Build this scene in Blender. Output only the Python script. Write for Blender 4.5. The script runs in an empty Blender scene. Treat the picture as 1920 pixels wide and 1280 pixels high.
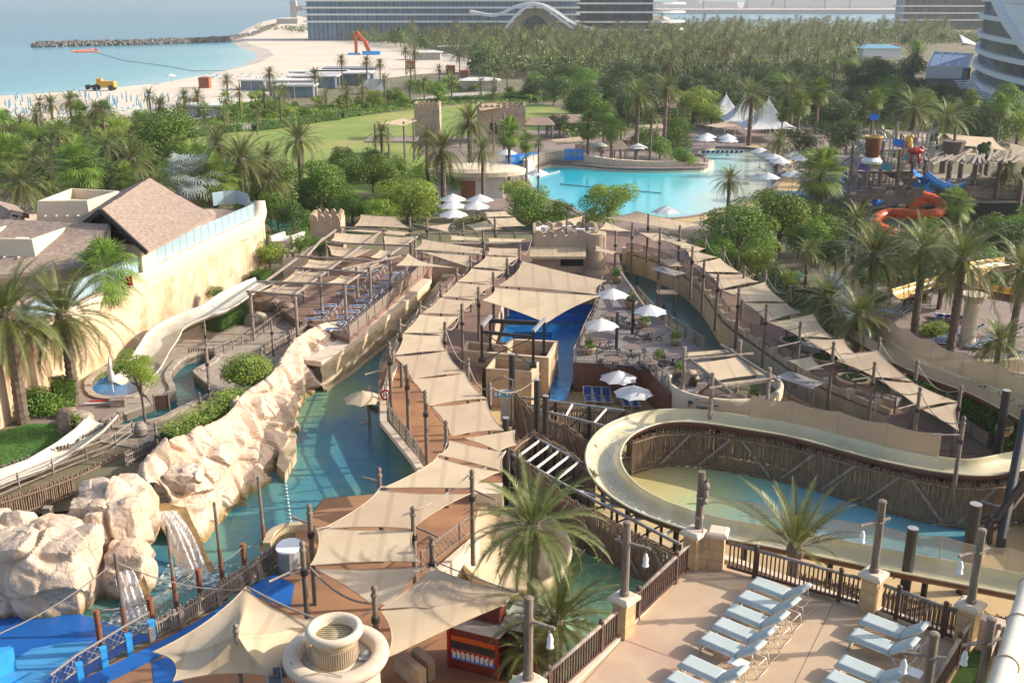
import bpy, math, random
from mathutils import Vector, noise, geometry, Matrix
R=math.radians
SC=bpy.context.scene
COL=SC.collection
# ---------------------------------------------------------------- camera, sky, sun, exposure
CAMH=27.0; PITCH=R(18.4); FPX=1968.0
cam=bpy.data.cameras.new('Camera'); camo=bpy.data.objects.new('Camera',cam); COL.objects.link(camo)
camo.location=(0,0,CAMH); camo.rotation_euler=(math.pi/2-PITCH,0,0)
cam.sensor_width=36; cam.lens=36*FPX/1920; cam.clip_start=0.5; cam.clip_end=20000
SC.camera=camo
SUN_EL=R(27); SUNV=Vector((1.0,0.10,0)).normalized()*math.cos(SUN_EL)+Vector((0,0,math.sin(SUN_EL)))
W=bpy.data.worlds.new('World'); SC.world=W; W.use_nodes=True
wn=W.node_tree; sky=wn.nodes.new('ShaderNodeTexSky'); sky.sky_type='NISHITA'; sky.sun_disc=False
sky.sun_elevation=SUN_EL; sky.sun_rotation=math.atan2(SUNV.x,SUNV.y); sky.altitude=0; sky.air_density=1.0; sky.dust_density=3.0; sky.ozone_density=1.0
wn.links.new(sky.outputs[0],wn.nodes['Background'].inputs[0]); wn.nodes['Background'].inputs[1].default_value=0.15
sl=bpy.data.lights.new('Sun','SUN'); sl.energy=3.5; sl.angle=R(0.6); sl.color=(1.0,0.93,0.83)
so=bpy.data.objects.new('Sun',sl); COL.objects.link(so); so.rotation_euler=SUNV.to_track_quat('Z','Y').to_euler(); so.location=(60,0,80)
SC.view_settings.view_transform='Standard'; SC.view_settings.look='None'; SC.view_settings.exposure=0.88; SC.view_settings.gamma=1
# ---------------------------------------------------------------- helpers
CP,SP=math.cos(PITCH),math.sin(PITCH)
def at(px,py,z=0.0):
    a=(px-960)/FPX; b=-(py-640)/FPX; dz=-SP+CP*b; dy=CP+SP*b; t=(z-CAMH)/dz
    return Vector((a*t,dy*t,z))
def atY(px,py,Y):
    a=(px-960)/FPX; b=-(py-640)/FPX; dz=-SP+CP*b; dy=CP+SP*b; t=Y/dy
    return Vector((a*t,Y,CAMH+dz*t))
def pix(p):
    d=p[1]*CP-(p[2]-CAMH)*SP; u=p[1]*SP+(p[2]-CAMH)*CP
    return 960+FPX*p[0]/d, 640-FPX*u/d
def pts(l,z=0.0): return [at(a[0],a[1],(a[2] if len(a)>2 else z)) for a in l]
OFF={}
def tag(o,label=None,cat=None,group=None,kind=None):
    if label: o['label']=label
    if cat: o['category']=cat
    if group: o['group']=group
    if kind: o['kind']=kind
    return o
def thing(name,label,cat,loc=(0,0,0),group=None,rz=0):
    o=bpy.data.objects.new(name,None); COL.objects.link(o); o.location=loc; o.rotation_euler=(0,0,rz); o.empty_display_size=.3
    OFF[o.name]=Vector(loc); return tag(o,label,cat,group)
class M:
    def __init__(s): s.v=[]; s.f=[]; s.c=None
    def add(s,vs,fs):
        b=len(s.v); s.v+= [Vector(v) for v in vs]; s.f+=[tuple(b+i for i in f) for f in fs]; return s
    def quad(s,a,b,c,d): return s.add([a,b,c,d],[(0,1,2,3)])
    def box(s,c,sz,rz=0,rot=None,taper=1.0):
        x,y,z=sz[0]/2,sz[1]/2,sz[2]/2; c=Vector(c)
        m=rot if rot else Matrix.Rotation(rz,3,'Z'); V=[]
        for k,zz in enumerate((-z,z)):
            t=taper if k else 1.0
            for a,b in((-x,-y),(x,-y),(x,y),(-x,y)): V.append(c+m@Vector((a*t,b*t,zz)))
        return s.add(V,[(3,2,1,0),(4,5,6,7),(0,1,5,4),(1,2,6,5),(2,3,7,6),(3,0,4,7)])
    def beam(s,p,q,w,h=None,up=(0,0,1)):
        p=Vector(p);q=Vector(q);h=h or w;d=(q-p)
        if d.length<1e-6: return s
        d.normalize(); u=Vector(up)
        if abs(d.dot(u))>.98: u=Vector((1,0,0))
        sd=d.cross(u).normalized(); u=sd.cross(d)
        V=[]
        for e in(p,q):
            for a,b in((-1,-1),(1,-1),(1,1),(-1,1)): V.append(e+sd*a*w/2+u*b*h/2)
        return s.add(V,[(0,1,2,3),(7,6,5,4),(4,5,1,0),(5,6,2,1),(6,7,3,2),(7,4,0,3)])
    def tube(s,P,r,n=8,cap=True):
        P=[Vector(p) for p in P]; rs=r if isinstance(r,(list,tuple)) else [r]*len(P); V=[];F=[]
        ref=None
        for i,p in enumerate(P):
            d=(P[min(i+1,len(P)-1)]-P[max(i-1,0)])
            if d.length<1e-7: d=Vector((0,0,1))
            d.normalize()
            if ref is None:
                u=Vector((0,0,1)) if abs(d.z)<.9 else Vector((1,0,0))
            else: u=ref
            a=d.cross(u)
            if a.length<1e-4: a=d.cross(Vector((0.3,1,0.2)))
            a.normalize(); u=a.cross(d).normalized(); ref=u
            for k in range(n):
                t=2*math.pi*k/n; V.append(p+a*math.cos(t)*rs[i]+u*math.sin(t)*rs[i])
        for i in range(len(P)-1):
            for k in range(n):
                k2=(k+1)%n; F.append((i*n+k,i*n+k2,(i+1)*n+k2,(i+1)*n+k))
        if cap: F.append(tuple(range(n-1,-1,-1))); F.append(tuple((len(P)-1)*n+k for k in range(n)))
        return s.add(V,F)
    def lathe(s,c,prof,n=24,sx=1,sy=1):
        c=Vector(c);V=[];F=[]
        for r,z in prof:
            for k in range(n):
                t=2*math.pi*k/n; V.append(c+Vector((r*sx*math.cos(t),r*sy*math.sin(t),z)))
        for i in range(len(prof)-1):
            for k in range(n):
                k2=(k+1)%n; F.append((i*n+k,i*n+k2,(i+1)*n+k2,(i+1)*n+k))
        if prof[0][0]>1e-4: F.append(tuple(range(n-1,-1,-1)))
        if prof[-1][0]>1e-4: F.append(tuple((len(prof)-1)*n+k for k in range(n)))
        return s.add(V,F)
    def prism(s,poly,z0,z1):
        P=[Vector((p[0],p[1],0)) for p in poly]; n=len(P)
        ar=sum(P[i].x*P[(i+1)%n].y-P[(i+1)%n].x*P[i].y for i in range(n))
        if ar<0: P.reverse()
        zt=z1 if isinstance(z1,list) else [z1]*n
        V=[Vector((p.x,p.y,z0)) for p in P]+[Vector((p.x,p.y,zt[i])) for i,p in enumerate(P)]
        tri=geometry.tessellate_polygon([P])
        F=[]
        for t in tri:
            a,b,c=t; cr=(P[b]-P[a]).cross(P[c]-P[a]).z
            if cr<0: a,b,c=c,b,a
            F.append((a+n,b+n,c+n)); F.append((c,b,a))
        for i in range(n): j=(i+1)%n; F.append((i,j,j+n,i+n))
        return s.add(V,F)
    def sheet(s,poly,z):
        P=[Vector((p[0],p[1],0)) for p in poly]; V=[Vector((p.x,p.y,z)) for p in P]; F=[]
        for a,b,c in geometry.tessellate_polygon([P]):
            if (P[b]-P[a]).cross(P[c]-P[a]).z<0: a,b,c=c,b,a
            F.append((a,b,c))
        return s.add(V,F)
    def grid(s,fn,nu,nv,wrap=False):
        V=[fn(i/nu,j/nv) for j in range(nv+1) for i in range(nu+1)]
        F=[(j*(nu+1)+i,j*(nu+1)+i+1,(j+1)*(nu+1)+i+1,(j+1)*(nu+1)+i) for j in range(nv) for i in range(nu)]
        return s.add(V,F)
    def ico(s,c,r,sub=2,sx=1,sy=1,sz=1,fn=None):
        import bmesh
        bm=bmesh.new(); bmesh.ops.create_icosphere(bm,subdivisions=sub,radius=1); c=Vector(c)
        V=[]
        for v in bm.verts:
            n=v.co.copy(); k=fn(n) if fn else 1; V.append(c+Vector((n.x*sx*r*k,n.y*sy*r*k,n.z*sz*r*k)))
        F=[tuple(v.index for v in f.verts) for f in bm.faces]; bm.free()
        return s.add(V,F)
    def build(s,name,mat,parent=None,smooth=False,vc=None,bevel=0):
        off=Vector((0,0,0))
        if parent is not None: off=OFF.get(parent.name,off)
        me=bpy.data.meshes.new(name); me.from_pydata([tuple(v-off) for v in s.v],[],s.f)
        if vc:
            a=me.color_attributes.new('tint','FLOAT_COLOR','POINT')
            for i,v in enumerate(s.v): a.data[i].color=(*vc(v),1)
        me.update()
        if smooth:
            for p in me.polygons: p.use_smooth=True
        me.materials.append(mat)
        o=bpy.data.objects.new(name,me); COL.objects.link(o)
        if parent is not None: o.parent=parent; OFF[o.name]=off
        if bevel:
            b=o.modifiers.new('bevel','BEVEL'); b.width=bevel; b.segments=2; b.limit_method='ANGLE'
        return o
def copy_tree(o,parent=None):
    c=o.copy(); COL.objects.link(c); c.parent=parent
    for ch in o.children: copy_tree(ch,c)
    return c
class Proto:
    def __init__(s,fn): s.fn=fn; s.root=None
    def put(s,loc,rz=0,label='',cat='',group=None,sc=1.0,tilt=None):
        if s.root is None: s.root=o=s.fn()
        else: o=copy_tree(s.root)
        o.location=loc; o.rotation_euler=(tilt[0],tilt[1],rz) if tilt else (0,0,rz); o.scale=(sc,sc,sc) if not isinstance(sc,tuple) else sc
        tag(o,label,cat,group); 
        if not group and 'group' in o.keys(): del o['group']
        return o
def spline(P,n):
    P=[Vector(p) for p in P]; out=[]
    for i in range(len(P)-1):
        a=P[max(i-1,0)];b=P[i];c=P[i+1];d=P[min(i+2,len(P)-1)]
        for k in range(n):
            t=k/n; out.append(.5*((2*b)+(c-a)*t+(2*a-5*b+4*c-d)*t*t+(3*b-a-3*c+d)*t*t*t))
    out.append(P[-1]); return out
def lerp(a,b,t): return a+(b-a)*t
def resample(P,d):
    P=[Vector(p) for p in P]; out=[P[0]]; acc=0
    for i in range(len(P)-1):
        a,b=P[i],P[i+1]; L=(b-a).length
        if L<1e-6: continue
        t=d-acc
        while t<=L: out.append(a.lerp(b,t/L)); t+=d
        acc=L-(t-d)
    return out
def inpoly(x,y,poly):
    c=False; n=len(poly); j=n-1
    for i in range(n):
        xi,yi=poly[i][0],poly[i][1]; xj,yj=poly[j][0],poly[j][1]
        if (yi>y)!=(yj>y) and x<(xj-xi)*(y-yi)/(yj-yi)+xi: c=not c
        j=i
    return c
ORD=['first','second','third','fourth','fifth','sixth','seventh','eighth','ninth','tenth','eleventh','twelfth','thirteenth','fourteenth','fifteenth','sixteenth','seventeenth','eighteenth','nineteenth','twentieth']
# ---------------------------------------------------------------- materials
def nt(name):
    m=bpy.data.materials.new(name); m.use_nodes=True; return m,m.node_tree,m.node_tree.nodes['Principled BSDF']
def mixc(t,a,b,fac,mode='MIX'):
    n=t.nodes.new('ShaderNodeMix'); n.data_type='RGBA'; n.blend_type=mode
    for k,x in ((0,fac),(6,a),(7,b)):
        if hasattr(x,'links') or hasattr(x,'is_linked'): t.links.new(x,n.inputs[k])
        elif k==0: n.inputs[0].default_value=x
        else: n.inputs[k].default_value=(*x,1) if len(x)==3 else x
    return n.outputs[2]
def noi(t,sc,co,det=5,rough=.6,stretch=None):
    n=t.nodes.new('ShaderNodeTexNoise'); n.inputs['Scale'].default_value=sc; n.inputs['Detail'].default_value=det; n.inputs['Roughness'].default_value=rough
    if stretch:
        mp=t.nodes.new('ShaderNodeMapping'); mp.inputs['Scale'].default_value=stretch; t.links.new(co,mp.inputs[0]); co=mp.outputs[0]
    t.links.new(co,n.inputs[0]); return n.outputs[0]
def ramp(t,x,a,b):
    r=t.nodes.new('ShaderNodeMapRange'); r.inputs[1].default_value=a; r.inputs[2].default_value=b; t.links.new(x,r.inputs[0]); return r.outputs[0]
def mat(name,c,c2=None,sc=1.5,rough=.75,bump=.0,bs=8,stretch=None,metal=0,spec=.5,rand=0,c3=None,sc3=.15,vc=False,lo=.35,hi=.65,coat=0,wave=None,bumpd=.02,trans=0,cracks=0,algae=None):
    m,t,b=nt(name); tc=t.nodes.new('ShaderNodeTexCoord'); co=tc.outputs['Object']
    c2=c2 or tuple(x*.8 for x in c)
    col=mixc(t,c,c2,ramp(t,noi(t,sc,co,stretch=stretch),lo,hi))
    if c3: col=mixc(t,col,c3,ramp(t,noi(t,sc3,co,3),.5,.7))
    if wave:   # plank / course lines: (axis scale, bands colour factor)
        w=t.nodes.new('ShaderNodeTexWave'); w.bands_direction=wave[0]; w.inputs['Scale'].default_value=wave[1]; w.inputs['Distortion'].default_value=wave[3] if len(wave)>3 else .3; t.links.new(co,w.inputs[0])
        col=mixc(t,col,tuple(x*wave[2] for x in c2),ramp(t,w.outputs[1],.12,.02))
    if algae:
        sx=t.nodes.new('ShaderNodeSeparateXYZ'); t.links.new(co,sx.inputs[0]); a1=t.nodes.new('ShaderNodeMath'); a1.operation='MULTIPLY_ADD'; a1.inputs[1].default_value=-1.1; t.links.new(noi(t,1.2,co),a1.inputs[0]); t.links.new(sx.outputs[2],a1.inputs[2])
        col=mixc(t,col,algae,ramp(t,a1.outputs[0],-1.95,-2.45))
    if cracks:
        v=t.nodes.new('ShaderNodeTexVoronoi'); v.feature='DISTANCE_TO_EDGE'; v.inputs['Scale'].default_value=cracks; nz=t.nodes.new('ShaderNodeTexNoise'); nz.inputs['Scale'].default_value=1.3; t.links.new(co,nz.inputs[0]); ad=t.nodes.new('ShaderNodeVectorMath'); ad.operation='ADD'; t.links.new(co,ad.inputs[0]); t.links.new(nz.outputs[1],ad.inputs[1]); t.links.new(ad.outputs[0],v.inputs[0])
        col=mixc(t,col,tuple(x*.62 for x in c2),ramp(t,v.outputs[0],.018,.0))
    if rand:
        oi=t.nodes.new('ShaderNodeObjectInfo'); h=t.nodes.new('ShaderNodeHueSaturation')
        mr=t.nodes.new('ShaderNodeMapRange'); mr.inputs[3].default_value=1-rand; mr.inputs[4].default_value=1+rand; t.links.new(oi.outputs['Random'],mr.inputs[0]); t.links.new(mr.outputs[0],h.inputs['Value'])
        mr2=t.nodes.new('ShaderNodeMapRange'); mr2.inputs[3].default_value=.5-rand*.06; mr2.inputs[4].default_value=.5+rand*.06; t.links.new(oi.outputs['Random'],mr2.inputs[0]); t.links.new(mr2.outputs[0],h.inputs['Hue'])
        t.links.new(col,h.inputs['Color']); col=h.outputs[0]
    if vc:
        a=t.nodes.new('ShaderNodeAttribute'); a.attribute_name='tint'; col=mixc(t,col,a.outputs[0],1.0,'MULTIPLY')
    t.links.new(col,b.inputs['Base Color']); b.inputs['Roughness'].default_value=rough; b.inputs['Metallic'].default_value=metal
    b.inputs['Specular IOR Level'].default_value=spec; b.inputs['Coat Weight'].default_value=coat
    if bump:
        bn=t.nodes.new('ShaderNodeBump'); bn.inputs['Strength'].default_value=bump; bn.inputs['Distance'].default_value=bumpd
        t.links.new(noi(t,bs,co,6,.65,stretch),bn.inputs['Height']); t.links.new(bn.outputs[0],b.inputs['Normal'])
    if trans:
        out=t.nodes['Material Output']; tl=t.nodes.new('ShaderNodeBsdfTranslucent'); t.links.new(col,tl.inputs[0])
        ms=t.nodes.new('ShaderNodeMixShader'); ms.inputs[0].default_value=trans; t.links.new(b.outputs[0],ms.inputs[1]); t.links.new(tl.outputs[0],ms.inputs[2]); t.links.new(ms.outputs[0],out.inputs[0])
    return m
def water(name,c,c2,sc=.25,bump=.25,bs=1.6,vc=False,rough=.06,caust=0,c3=None):
    m,t,b=nt(name); co=t.nodes.new('ShaderNodeTexCoord').outputs['Object']
    col=mixc(t,c,c2,ramp(t,noi(t,sc,co,4,.55),.38,.62))
    if c3: col=mixc(t,col,c3,ramp(t,noi(t,sc*3.1,co,5,.6,(1,.5,1)),.5,.75))
    if vc:
        a=t.nodes.new('ShaderNodeAttribute'); a.attribute_name='tint'
        col=mixc(t,a.outputs[0],mixc(t,a.outputs[0],col,1.0,'MULTIPLY'),.65)
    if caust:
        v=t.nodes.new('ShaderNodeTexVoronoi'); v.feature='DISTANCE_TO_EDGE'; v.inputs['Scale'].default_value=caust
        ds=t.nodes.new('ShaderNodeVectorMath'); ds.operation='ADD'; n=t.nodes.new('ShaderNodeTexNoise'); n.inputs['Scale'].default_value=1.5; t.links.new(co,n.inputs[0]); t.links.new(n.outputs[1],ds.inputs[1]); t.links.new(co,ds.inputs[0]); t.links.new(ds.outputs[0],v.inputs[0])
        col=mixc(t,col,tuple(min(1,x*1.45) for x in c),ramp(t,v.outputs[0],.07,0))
    t.links.new(col,b.inputs['Base Color']); b.inputs['Roughness'].default_value=rough; b.inputs['IOR'].default_value=1.33
    bn=t.nodes.new('ShaderNodeBump'); bn.inputs['Strength'].default_value=bump; bn.inputs['Distance'].default_value=.12
    t.links.new(noi(t,bs,co,5,.6,(1,1.7,1)),bn.inputs['Height']); t.links.new(bn.outputs[0],b.inputs['Normal'])
    return m
def brick(name,c,c2,mortar,bw,bh,rough=.85,msize=.012,bump=.3,axis='xz'):
    m,t,b=nt(name); co=t.nodes.new('ShaderNodeTexCoord').outputs['Object']
    sp=t.nodes.new('ShaderNodeSeparateXYZ'); t.links.new(co,sp.inputs[0]); cb=t.nodes.new('ShaderNodeCombineXYZ')
    ad=t.nodes.new('ShaderNodeMath'); ad.operation='ADD'; t.links.new(sp.outputs[0],ad.inputs[0]); t.links.new(sp.outputs[1],ad.inputs[1])
    if axis=='xy': t.links.new(sp.outputs[0],cb.inputs[0]); t.links.new(sp.outputs[1],cb.inputs[1])
    else: t.links.new(ad.outputs[0],cb.inputs[0]); t.links.new(sp.outputs[2],cb.inputs[1])
    k=t.nodes.new('ShaderNodeTexBrick'); k.inputs['Scale'].default_value=1; k.inputs['Brick Width'].default_value=bw; k.inputs['Row Height'].default_value=bh; k.inputs['Mortar Size'].default_value=msize
    k.inputs['Color1'].default_value=(*c,1);k.inputs['Color2'].default_value=(*c2,1);k.inputs['Mortar'].default_value=(*mortar,1); t.links.new(cb.outputs[0],k.inputs[0])
    col=mixc(t,k.outputs[0],(.6,.6,.6),ramp(t,noi(t,3,co),.4,.75),'MULTIPLY'); col=mixc(t,k.outputs[0],col,.5)
    t.links.new(col,b.inputs['Base Color']); b.inputs['Roughness'].default_value=rough
    bn=t.nodes.new('ShaderNodeBump'); bn.inputs['Strength'].default_value=bump; bn.inputs['Distance'].default_value=.01; t.links.new(k.outputs[1],bn.inputs['Height']); bn.invert=True; t.links.new(bn.outputs[0],b.inputs['Normal'])
    return m
def net(name,c,alpha):
    m,t,b=nt(name); b.inputs['Base Color'].default_value=(*c,1); b.inputs['Roughness'].default_value=.9
    out=t.nodes['Material Output']; tr=t.nodes.new('ShaderNodeBsdfTransparent'); ms=t.nodes.new('ShaderNodeMixShader'); ms.inputs[0].default_value=alpha
    t.links.new(tr.outputs[0],ms.inputs[1]); t.links.new(b.outputs[0],ms.inputs[2]); t.links.new(ms.outputs[0],out.inputs[0]); return m
def leaf(name,c,c2,rand=.25,sc=.6,trans=.35,rough=.55):
    return mat(name,c,c2,sc=sc,rough=rough,rand=rand,spec=.35,trans=trans,lo=.3,hi=.7)
X={}
X['sail']=mat('sail_cloth',(.60,.47,.315),(.54,.41,.27),sc=.5,rough=.8,bump=.35,bs=1.1,trans=.18,rand=.09,spec=.15,bumpd=.08,wave=('X',.22,.92,.1),c3=(.50,.37,.24),sc3=.4)
X['sail_far']=X['sail']
X['pole']=mat('weathered_pole',(.12,.085,.06),(.21,.165,.13),sc=5,rough=.85,bump=.5,bs=20,stretch=(1,1,.2),rand=.15)
X['greywood']=mat('grey_wood',(.30,.245,.20),(.17,.13,.105),sc=4,rough=.9,bump=.5,bs=14,rand=.12)
X['darkwood']=mat('dark_wood',(.115,.06,.04),(.06,.032,.022),sc=5,rough=.7,bump=.3,bs=20)
X['bamboo']=mat('bamboo_screen',(.31,.215,.14),(.13,.082,.05),sc=6,rough=.9,bump=.6,bs=14,stretch=(3,3,.25),rand=.12)
X['rope']=mat('rope',(.34,.29,.24),(.25,.21,.17),sc=20,rough=.95)
X['black']=mat('black_steel',(.018,.018,.02),(.03,.028,.027),sc=3,rough=.45)
X['steel']=mat('grey_steel',(.35,.34,.33),(.26,.25,.24),sc=3,rough=.5,metal=.3)
X['sandwall']=mat('sandstone_render',(.60,.455,.32),(.49,.33,.205),sc=.9,rough=.92,bump=.6,bs=3,c3=(.44,.25,.13),sc3=.5,stretch=(1,1,.28))
X['sandcap']=mat('pale_stone_cap',(.62,.5,.37),(.54,.42,.30),sc=2,rough=.9,bump=.3,bs=8)
X['plaster']=mat('cream_plaster',(.62,.52,.38),(.55,.45,.32),sc=.8,rough=.9,bump=.25,bs=5)
X['plaster2']=mat('tan_plaster',(.46,.34,.23),(.37,.27,.18),sc=.8,rough=.92,bump=.4,bs=4,c3=(.3,.21,.14),sc3=.5)
X['channel']=mat('channel_render',(.52,.41,.26),(.44,.33,.2),sc=.9,rough=.8,bump=.35,bs=3,c3=(.33,.25,.12),sc3=.4)
X['rock']=mat('pale_pink_rock',(.60,.465,.35),(.48,.345,.245),sc=1.1,rough=.95,bump=.8,bs=3.5,c3=(.52,.36,.24),sc3=.45,bumpd=.1,cracks=.55,algae=(.27,.18,.06))
X['rock_wet']=mat('wet_ochre_rock',(.48,.30,.10),(.33,.21,.09),sc=1.4,rough=.45,bump=.6,bs=4,bumpd=.06)
X['rockbrown']=mat('brown_boulder',(.27,.19,.13),(.17,.12,.085),sc=1.2,rough=.9,bump=.6,bs=5)
X['stonegrey']=mat('grey_rock_edge',(.36,.30,.23),(.25,.2,.15),sc=1.5,rough=.9,bump=.6,bs=5)
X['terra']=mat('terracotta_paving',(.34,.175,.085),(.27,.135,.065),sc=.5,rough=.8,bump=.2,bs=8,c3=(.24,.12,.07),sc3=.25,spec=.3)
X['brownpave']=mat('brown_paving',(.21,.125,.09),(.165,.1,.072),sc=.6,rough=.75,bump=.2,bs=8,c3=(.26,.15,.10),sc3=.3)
X['greypave']=mat('grey_pink_paving',(.255,.19,.16),(.21,.15,.13),sc=.5,rough=.85,bump=.2,bs=8)
X['terrace']=mat('terrace_floor',(.49,.355,.225),(.445,.31,.195),sc=.7,rough=.8,bump=.12,bs=14,c3=(.42,.27,.19),sc3=.5)
X['sandfloor']=mat('yellow_sand_floor',(.5,.36,.17),(.42,.29,.13),sc=.6,rough=.8,bump=.2,bs=6)
X['soil']=mat('garden_ground',(.10,.115,.04),(.17,.13,.08),sc=.12,rough=1,bump=.5,bs=3,c3=(.21,.155,.1),sc3=.05)
X['lawn']=mat('lawn_grass',(.15,.22,.03),(.20,.25,.045),sc=.09,rough=1,bump=.6,bs=12,c3=(.32,.28,.08),sc3=.05)
X['lawn2']=mat('deep_lawn',(.05,.14,.018),(.07,.17,.025),sc=.8,rough=1,bump=.9,bs=14,bumpd=.06)
X['beach']=mat('beach_sand',(.62,.52,.40),(.56,.46,.35),sc=.05,rough=1,bump=.3,bs=1.5,c3=(.5,.42,.33),sc3=.03)
X['path']=mat('pale_path',(.42,.37,.31),(.36,.31,.26),sc=.3,rough=.9)
X['white']=mat('white_paint',(.72,.71,.68),(.66,.65,.62),sc=2,rough=.5)
X['offwhite']=mat('offwhite_roof',(.6,.57,.52),(.52,.49,.45),sc=.8,rough=.8)
X['umb']=mat('umbrella_cloth',(.70,.69,.67),(.63,.62,.60),sc=1.2,rough=.85,trans=.2,rand=.04)
X['bluecloth']=mat('navy_sling',(.012,.05,.20),(.016,.06,.24),sc=6,rough=.8)
X['bluepale']=mat('pale_blue_cloth',(.10,.25,.36),(.14,.30,.40),sc=3,rough=.85,rand=.1)
X['cush']=mat('pale_blue_cushion',(.38,.43,.405),(.42,.46,.435),sc=1.5,rough=.85,bump=.35,bs=9,rand=.03)
X['creammetal']=mat('cream_metal',(.62,.56,.46),(.55,.49,.4),sc=3,rough=.4)
X['flume']=mat('cream_fibreglass',(.56,.49,.31),(.50,.43,.25),sc=.5,rough=.28,c3=(.44,.37,.2),sc3=.6,coat=.3,spec=.5)
X['flumebrown']=mat('brown_fibreglass',(.17,.075,.055),(.13,.06,.045),sc=.8,rough=.4)
X['flumewhite']=mat('white_fibreglass',(.58,.53,.42),(.52,.47,.36),sc=.8,rough=.35,c3=(.42,.37,.28),sc3=.5)
X['flumeyellow']=mat('yellow_fibreglass',(.55,.36,.07),(.48,.3,.06),sc=.8,rough=.35)
X['flumeblue']=mat('blue_fibreglass',(.01,.19,.62),(.015,.16,.52),sc=.8,rough=.3)
X['orange']=mat('orange_fibreglass',(.62,.11,.015),(.5,.08,.012),sc=.8,rough=.35)
X['bluefloor']=mat('blue_splash_floor',(.015,.12,.40),(.012,.10,.33),sc=.5,rough=.35,bump=.1,bs=3)
X['bluelight']=mat('light_blue_splash_floor',(.07,.30,.55),(.06,.26,.48),sc=.5,rough=.35,bump=.1,bs=3)
X['bluepaint']=mat('sky_blue_paint',(.04,.33,.72),(.035,.28,.62),sc=2,rough=.4)
X['net']=net('tan_shade_net',(.50,.37,.24),.86)
X['netlight']=net('thin_shade_net',(.50,.40,.28),.5)
X['net2']=net('rail_net',(.33,.25,.19),.6)
X['glass']=net('balustrade_glass',(.34,.46,.52),.62); X['glass'].node_tree.nodes['Principled BSDF'].inputs['Roughness'].default_value=.1
X['grove']=leaf('grove_green',(.10,.135,.04),(.165,.19,.06),rand=.3,sc=.12)
X['glassdark']=mat('dark_glass',(.03,.045,.055),(.09,.12,.14),sc=.3,rough=.08,spec=1.0,lo=.4,hi=.6,stretch=(1,1,.4))
X['glassblue']=mat('blue_glass',(.02,.08,.20),(.03,.11,.26),sc=.3,rough=.1,spec=1.0)
X['glassold']=mat('hotel_glass',(.10,.17,.23),(.19,.27,.34),sc=.35,rough=.15,spec=.9,stretch=(1,1,.3))
X['thatch']=mat('thatch',(.35,.265,.205),(.215,.155,.12),sc=3,rough=1,bump=1,bs=9,stretch=(1,1,2.2),bumpd=.08)
X['blackwood']=mat('black_timber',(.03,.023,.02),(.045,.035,.03),sc=3,rough=.8)
X['red']=mat('red_paint',(.42,.02,.015),(.33,.015,.012),sc=2,rough=.4)
X['redwood']=mat('red_brown_timber',(.20,.025,.015),(.13,.018,.012),sc=3,rough=.5,bump=.2,bs=9)
X['deck']=mat('grey_deck_boards',(.26,.225,.205),(.19,.16,.145),sc=2,rough=.85,bump=.3,bs=9,wave=('X',2.2,.45,0),stretch=(6,.5,1))
X['tabletop']=mat('table_top',(.2,.14,.11),(.15,.1,.08),sc=4,rough=.7)
X['clay']=mat('clay_pot',(.36,.26,.16),(.28,.19,.11),sc=3,rough=.85,bump=.3)
X['fol_pot']=leaf('potted_foliage',(.14,.24,.03),(.08,.16,.02))
X['date']=leaf('date_palm_green',(.115,.145,.035),(.20,.205,.07),rand=.2,sc=1.2,rough=.4)
X['datefar']=leaf('far_palm_green',(.12,.145,.04),(.19,.19,.065),rand=.3,sc=.5)
X['fan']=leaf('fan_palm_green',(.13,.20,.03),(.20,.27,.05),rand=.22,sc=1)
X['silver']=leaf('silver_palm',(.30,.34,.32),(.38,.41,.38),rand=.05,sc=1,trans=.15)
X['dry']=leaf('dry_frond',(.28,.2,.1),(.2,.14,.07),rand=.15,sc=1)
X['leafA']=leaf('broad_leaf_green',(.085,.165,.018),(.185,.27,.035),rand=.22,sc=.35)
X['leafB']=leaf('yellow_green_leaf',(.19,.26,.03),(.28,.34,.05),rand=.2,sc=.5)
X['leafD']=leaf('dark_leaf',(.045,.08,.018),(.08,.125,.025),rand=.25,sc=.3)
X['hedge']=leaf('clipped_hedge',(.075,.155,.015),(.10,.20,.02),rand=.12,sc=1.2)
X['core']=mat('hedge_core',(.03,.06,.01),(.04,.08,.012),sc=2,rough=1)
X['trunk']=mat('palm_trunk',(.17,.125,.09),(.10,.07,.05),sc=6,rough=.95,bump=1,bs=9,stretch=(1,1,3),bumpd=.05)
X['bark']=mat('tree_bark',(.16,.12,.09),(.1,.075,.055),sc=5,rough=.95,bump=.6,bs=9)
X['foam']=mat('white_foam',(.68,.74,.74),(.5,.6,.6),sc=6,rough=.6,bump=.8,bs=12)
X['acgrey']=mat('vent_grey',(.3,.3,.3),(.2,.2,.2),sc=3,rough=.5)
X['louvre']=mat('cream_louvre',(.5,.42,.26),(.43,.35,.2),sc=3,rough=.6)
X['concrete']=mat('pale_concrete',(.42,.38,.33),(.35,.31,.27),sc=.5,rough=.9,bump=.2)
X['block']=brick('sandstone_blocks',(.56,.37,.19),(.48,.31,.15),(.36,.22,.11),.62,.36)
X['blockbig']=brick('ochre_blocks',(.52,.37,.22),(.45,.31,.18),(.33,.22,.13),1.5,.8)
X['green']=mat('turf_green',(.045,.10,.012),(.07,.14,.02),sc=4,rough=1,bump=.6,bs=30)
X['breakrock']=mat('breakwater_rock',(.17,.155,.135),(.09,.085,.075),sc=1,rough=.95,bump=.5,rand=0)
X['yellow']=mat('yellow_machine',(.55,.3,.03),(.45,.24,.03),sc=2,rough=.5)
X['purple']=mat('purple_cloth',(.22,.15,.42),(.2,.13,.38),sc=3,rough=.8)
X['lime']=mat('lime_cloth',(.45,.48,.18),(.4,.42,.15),sc=3,rough=.8)
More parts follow.
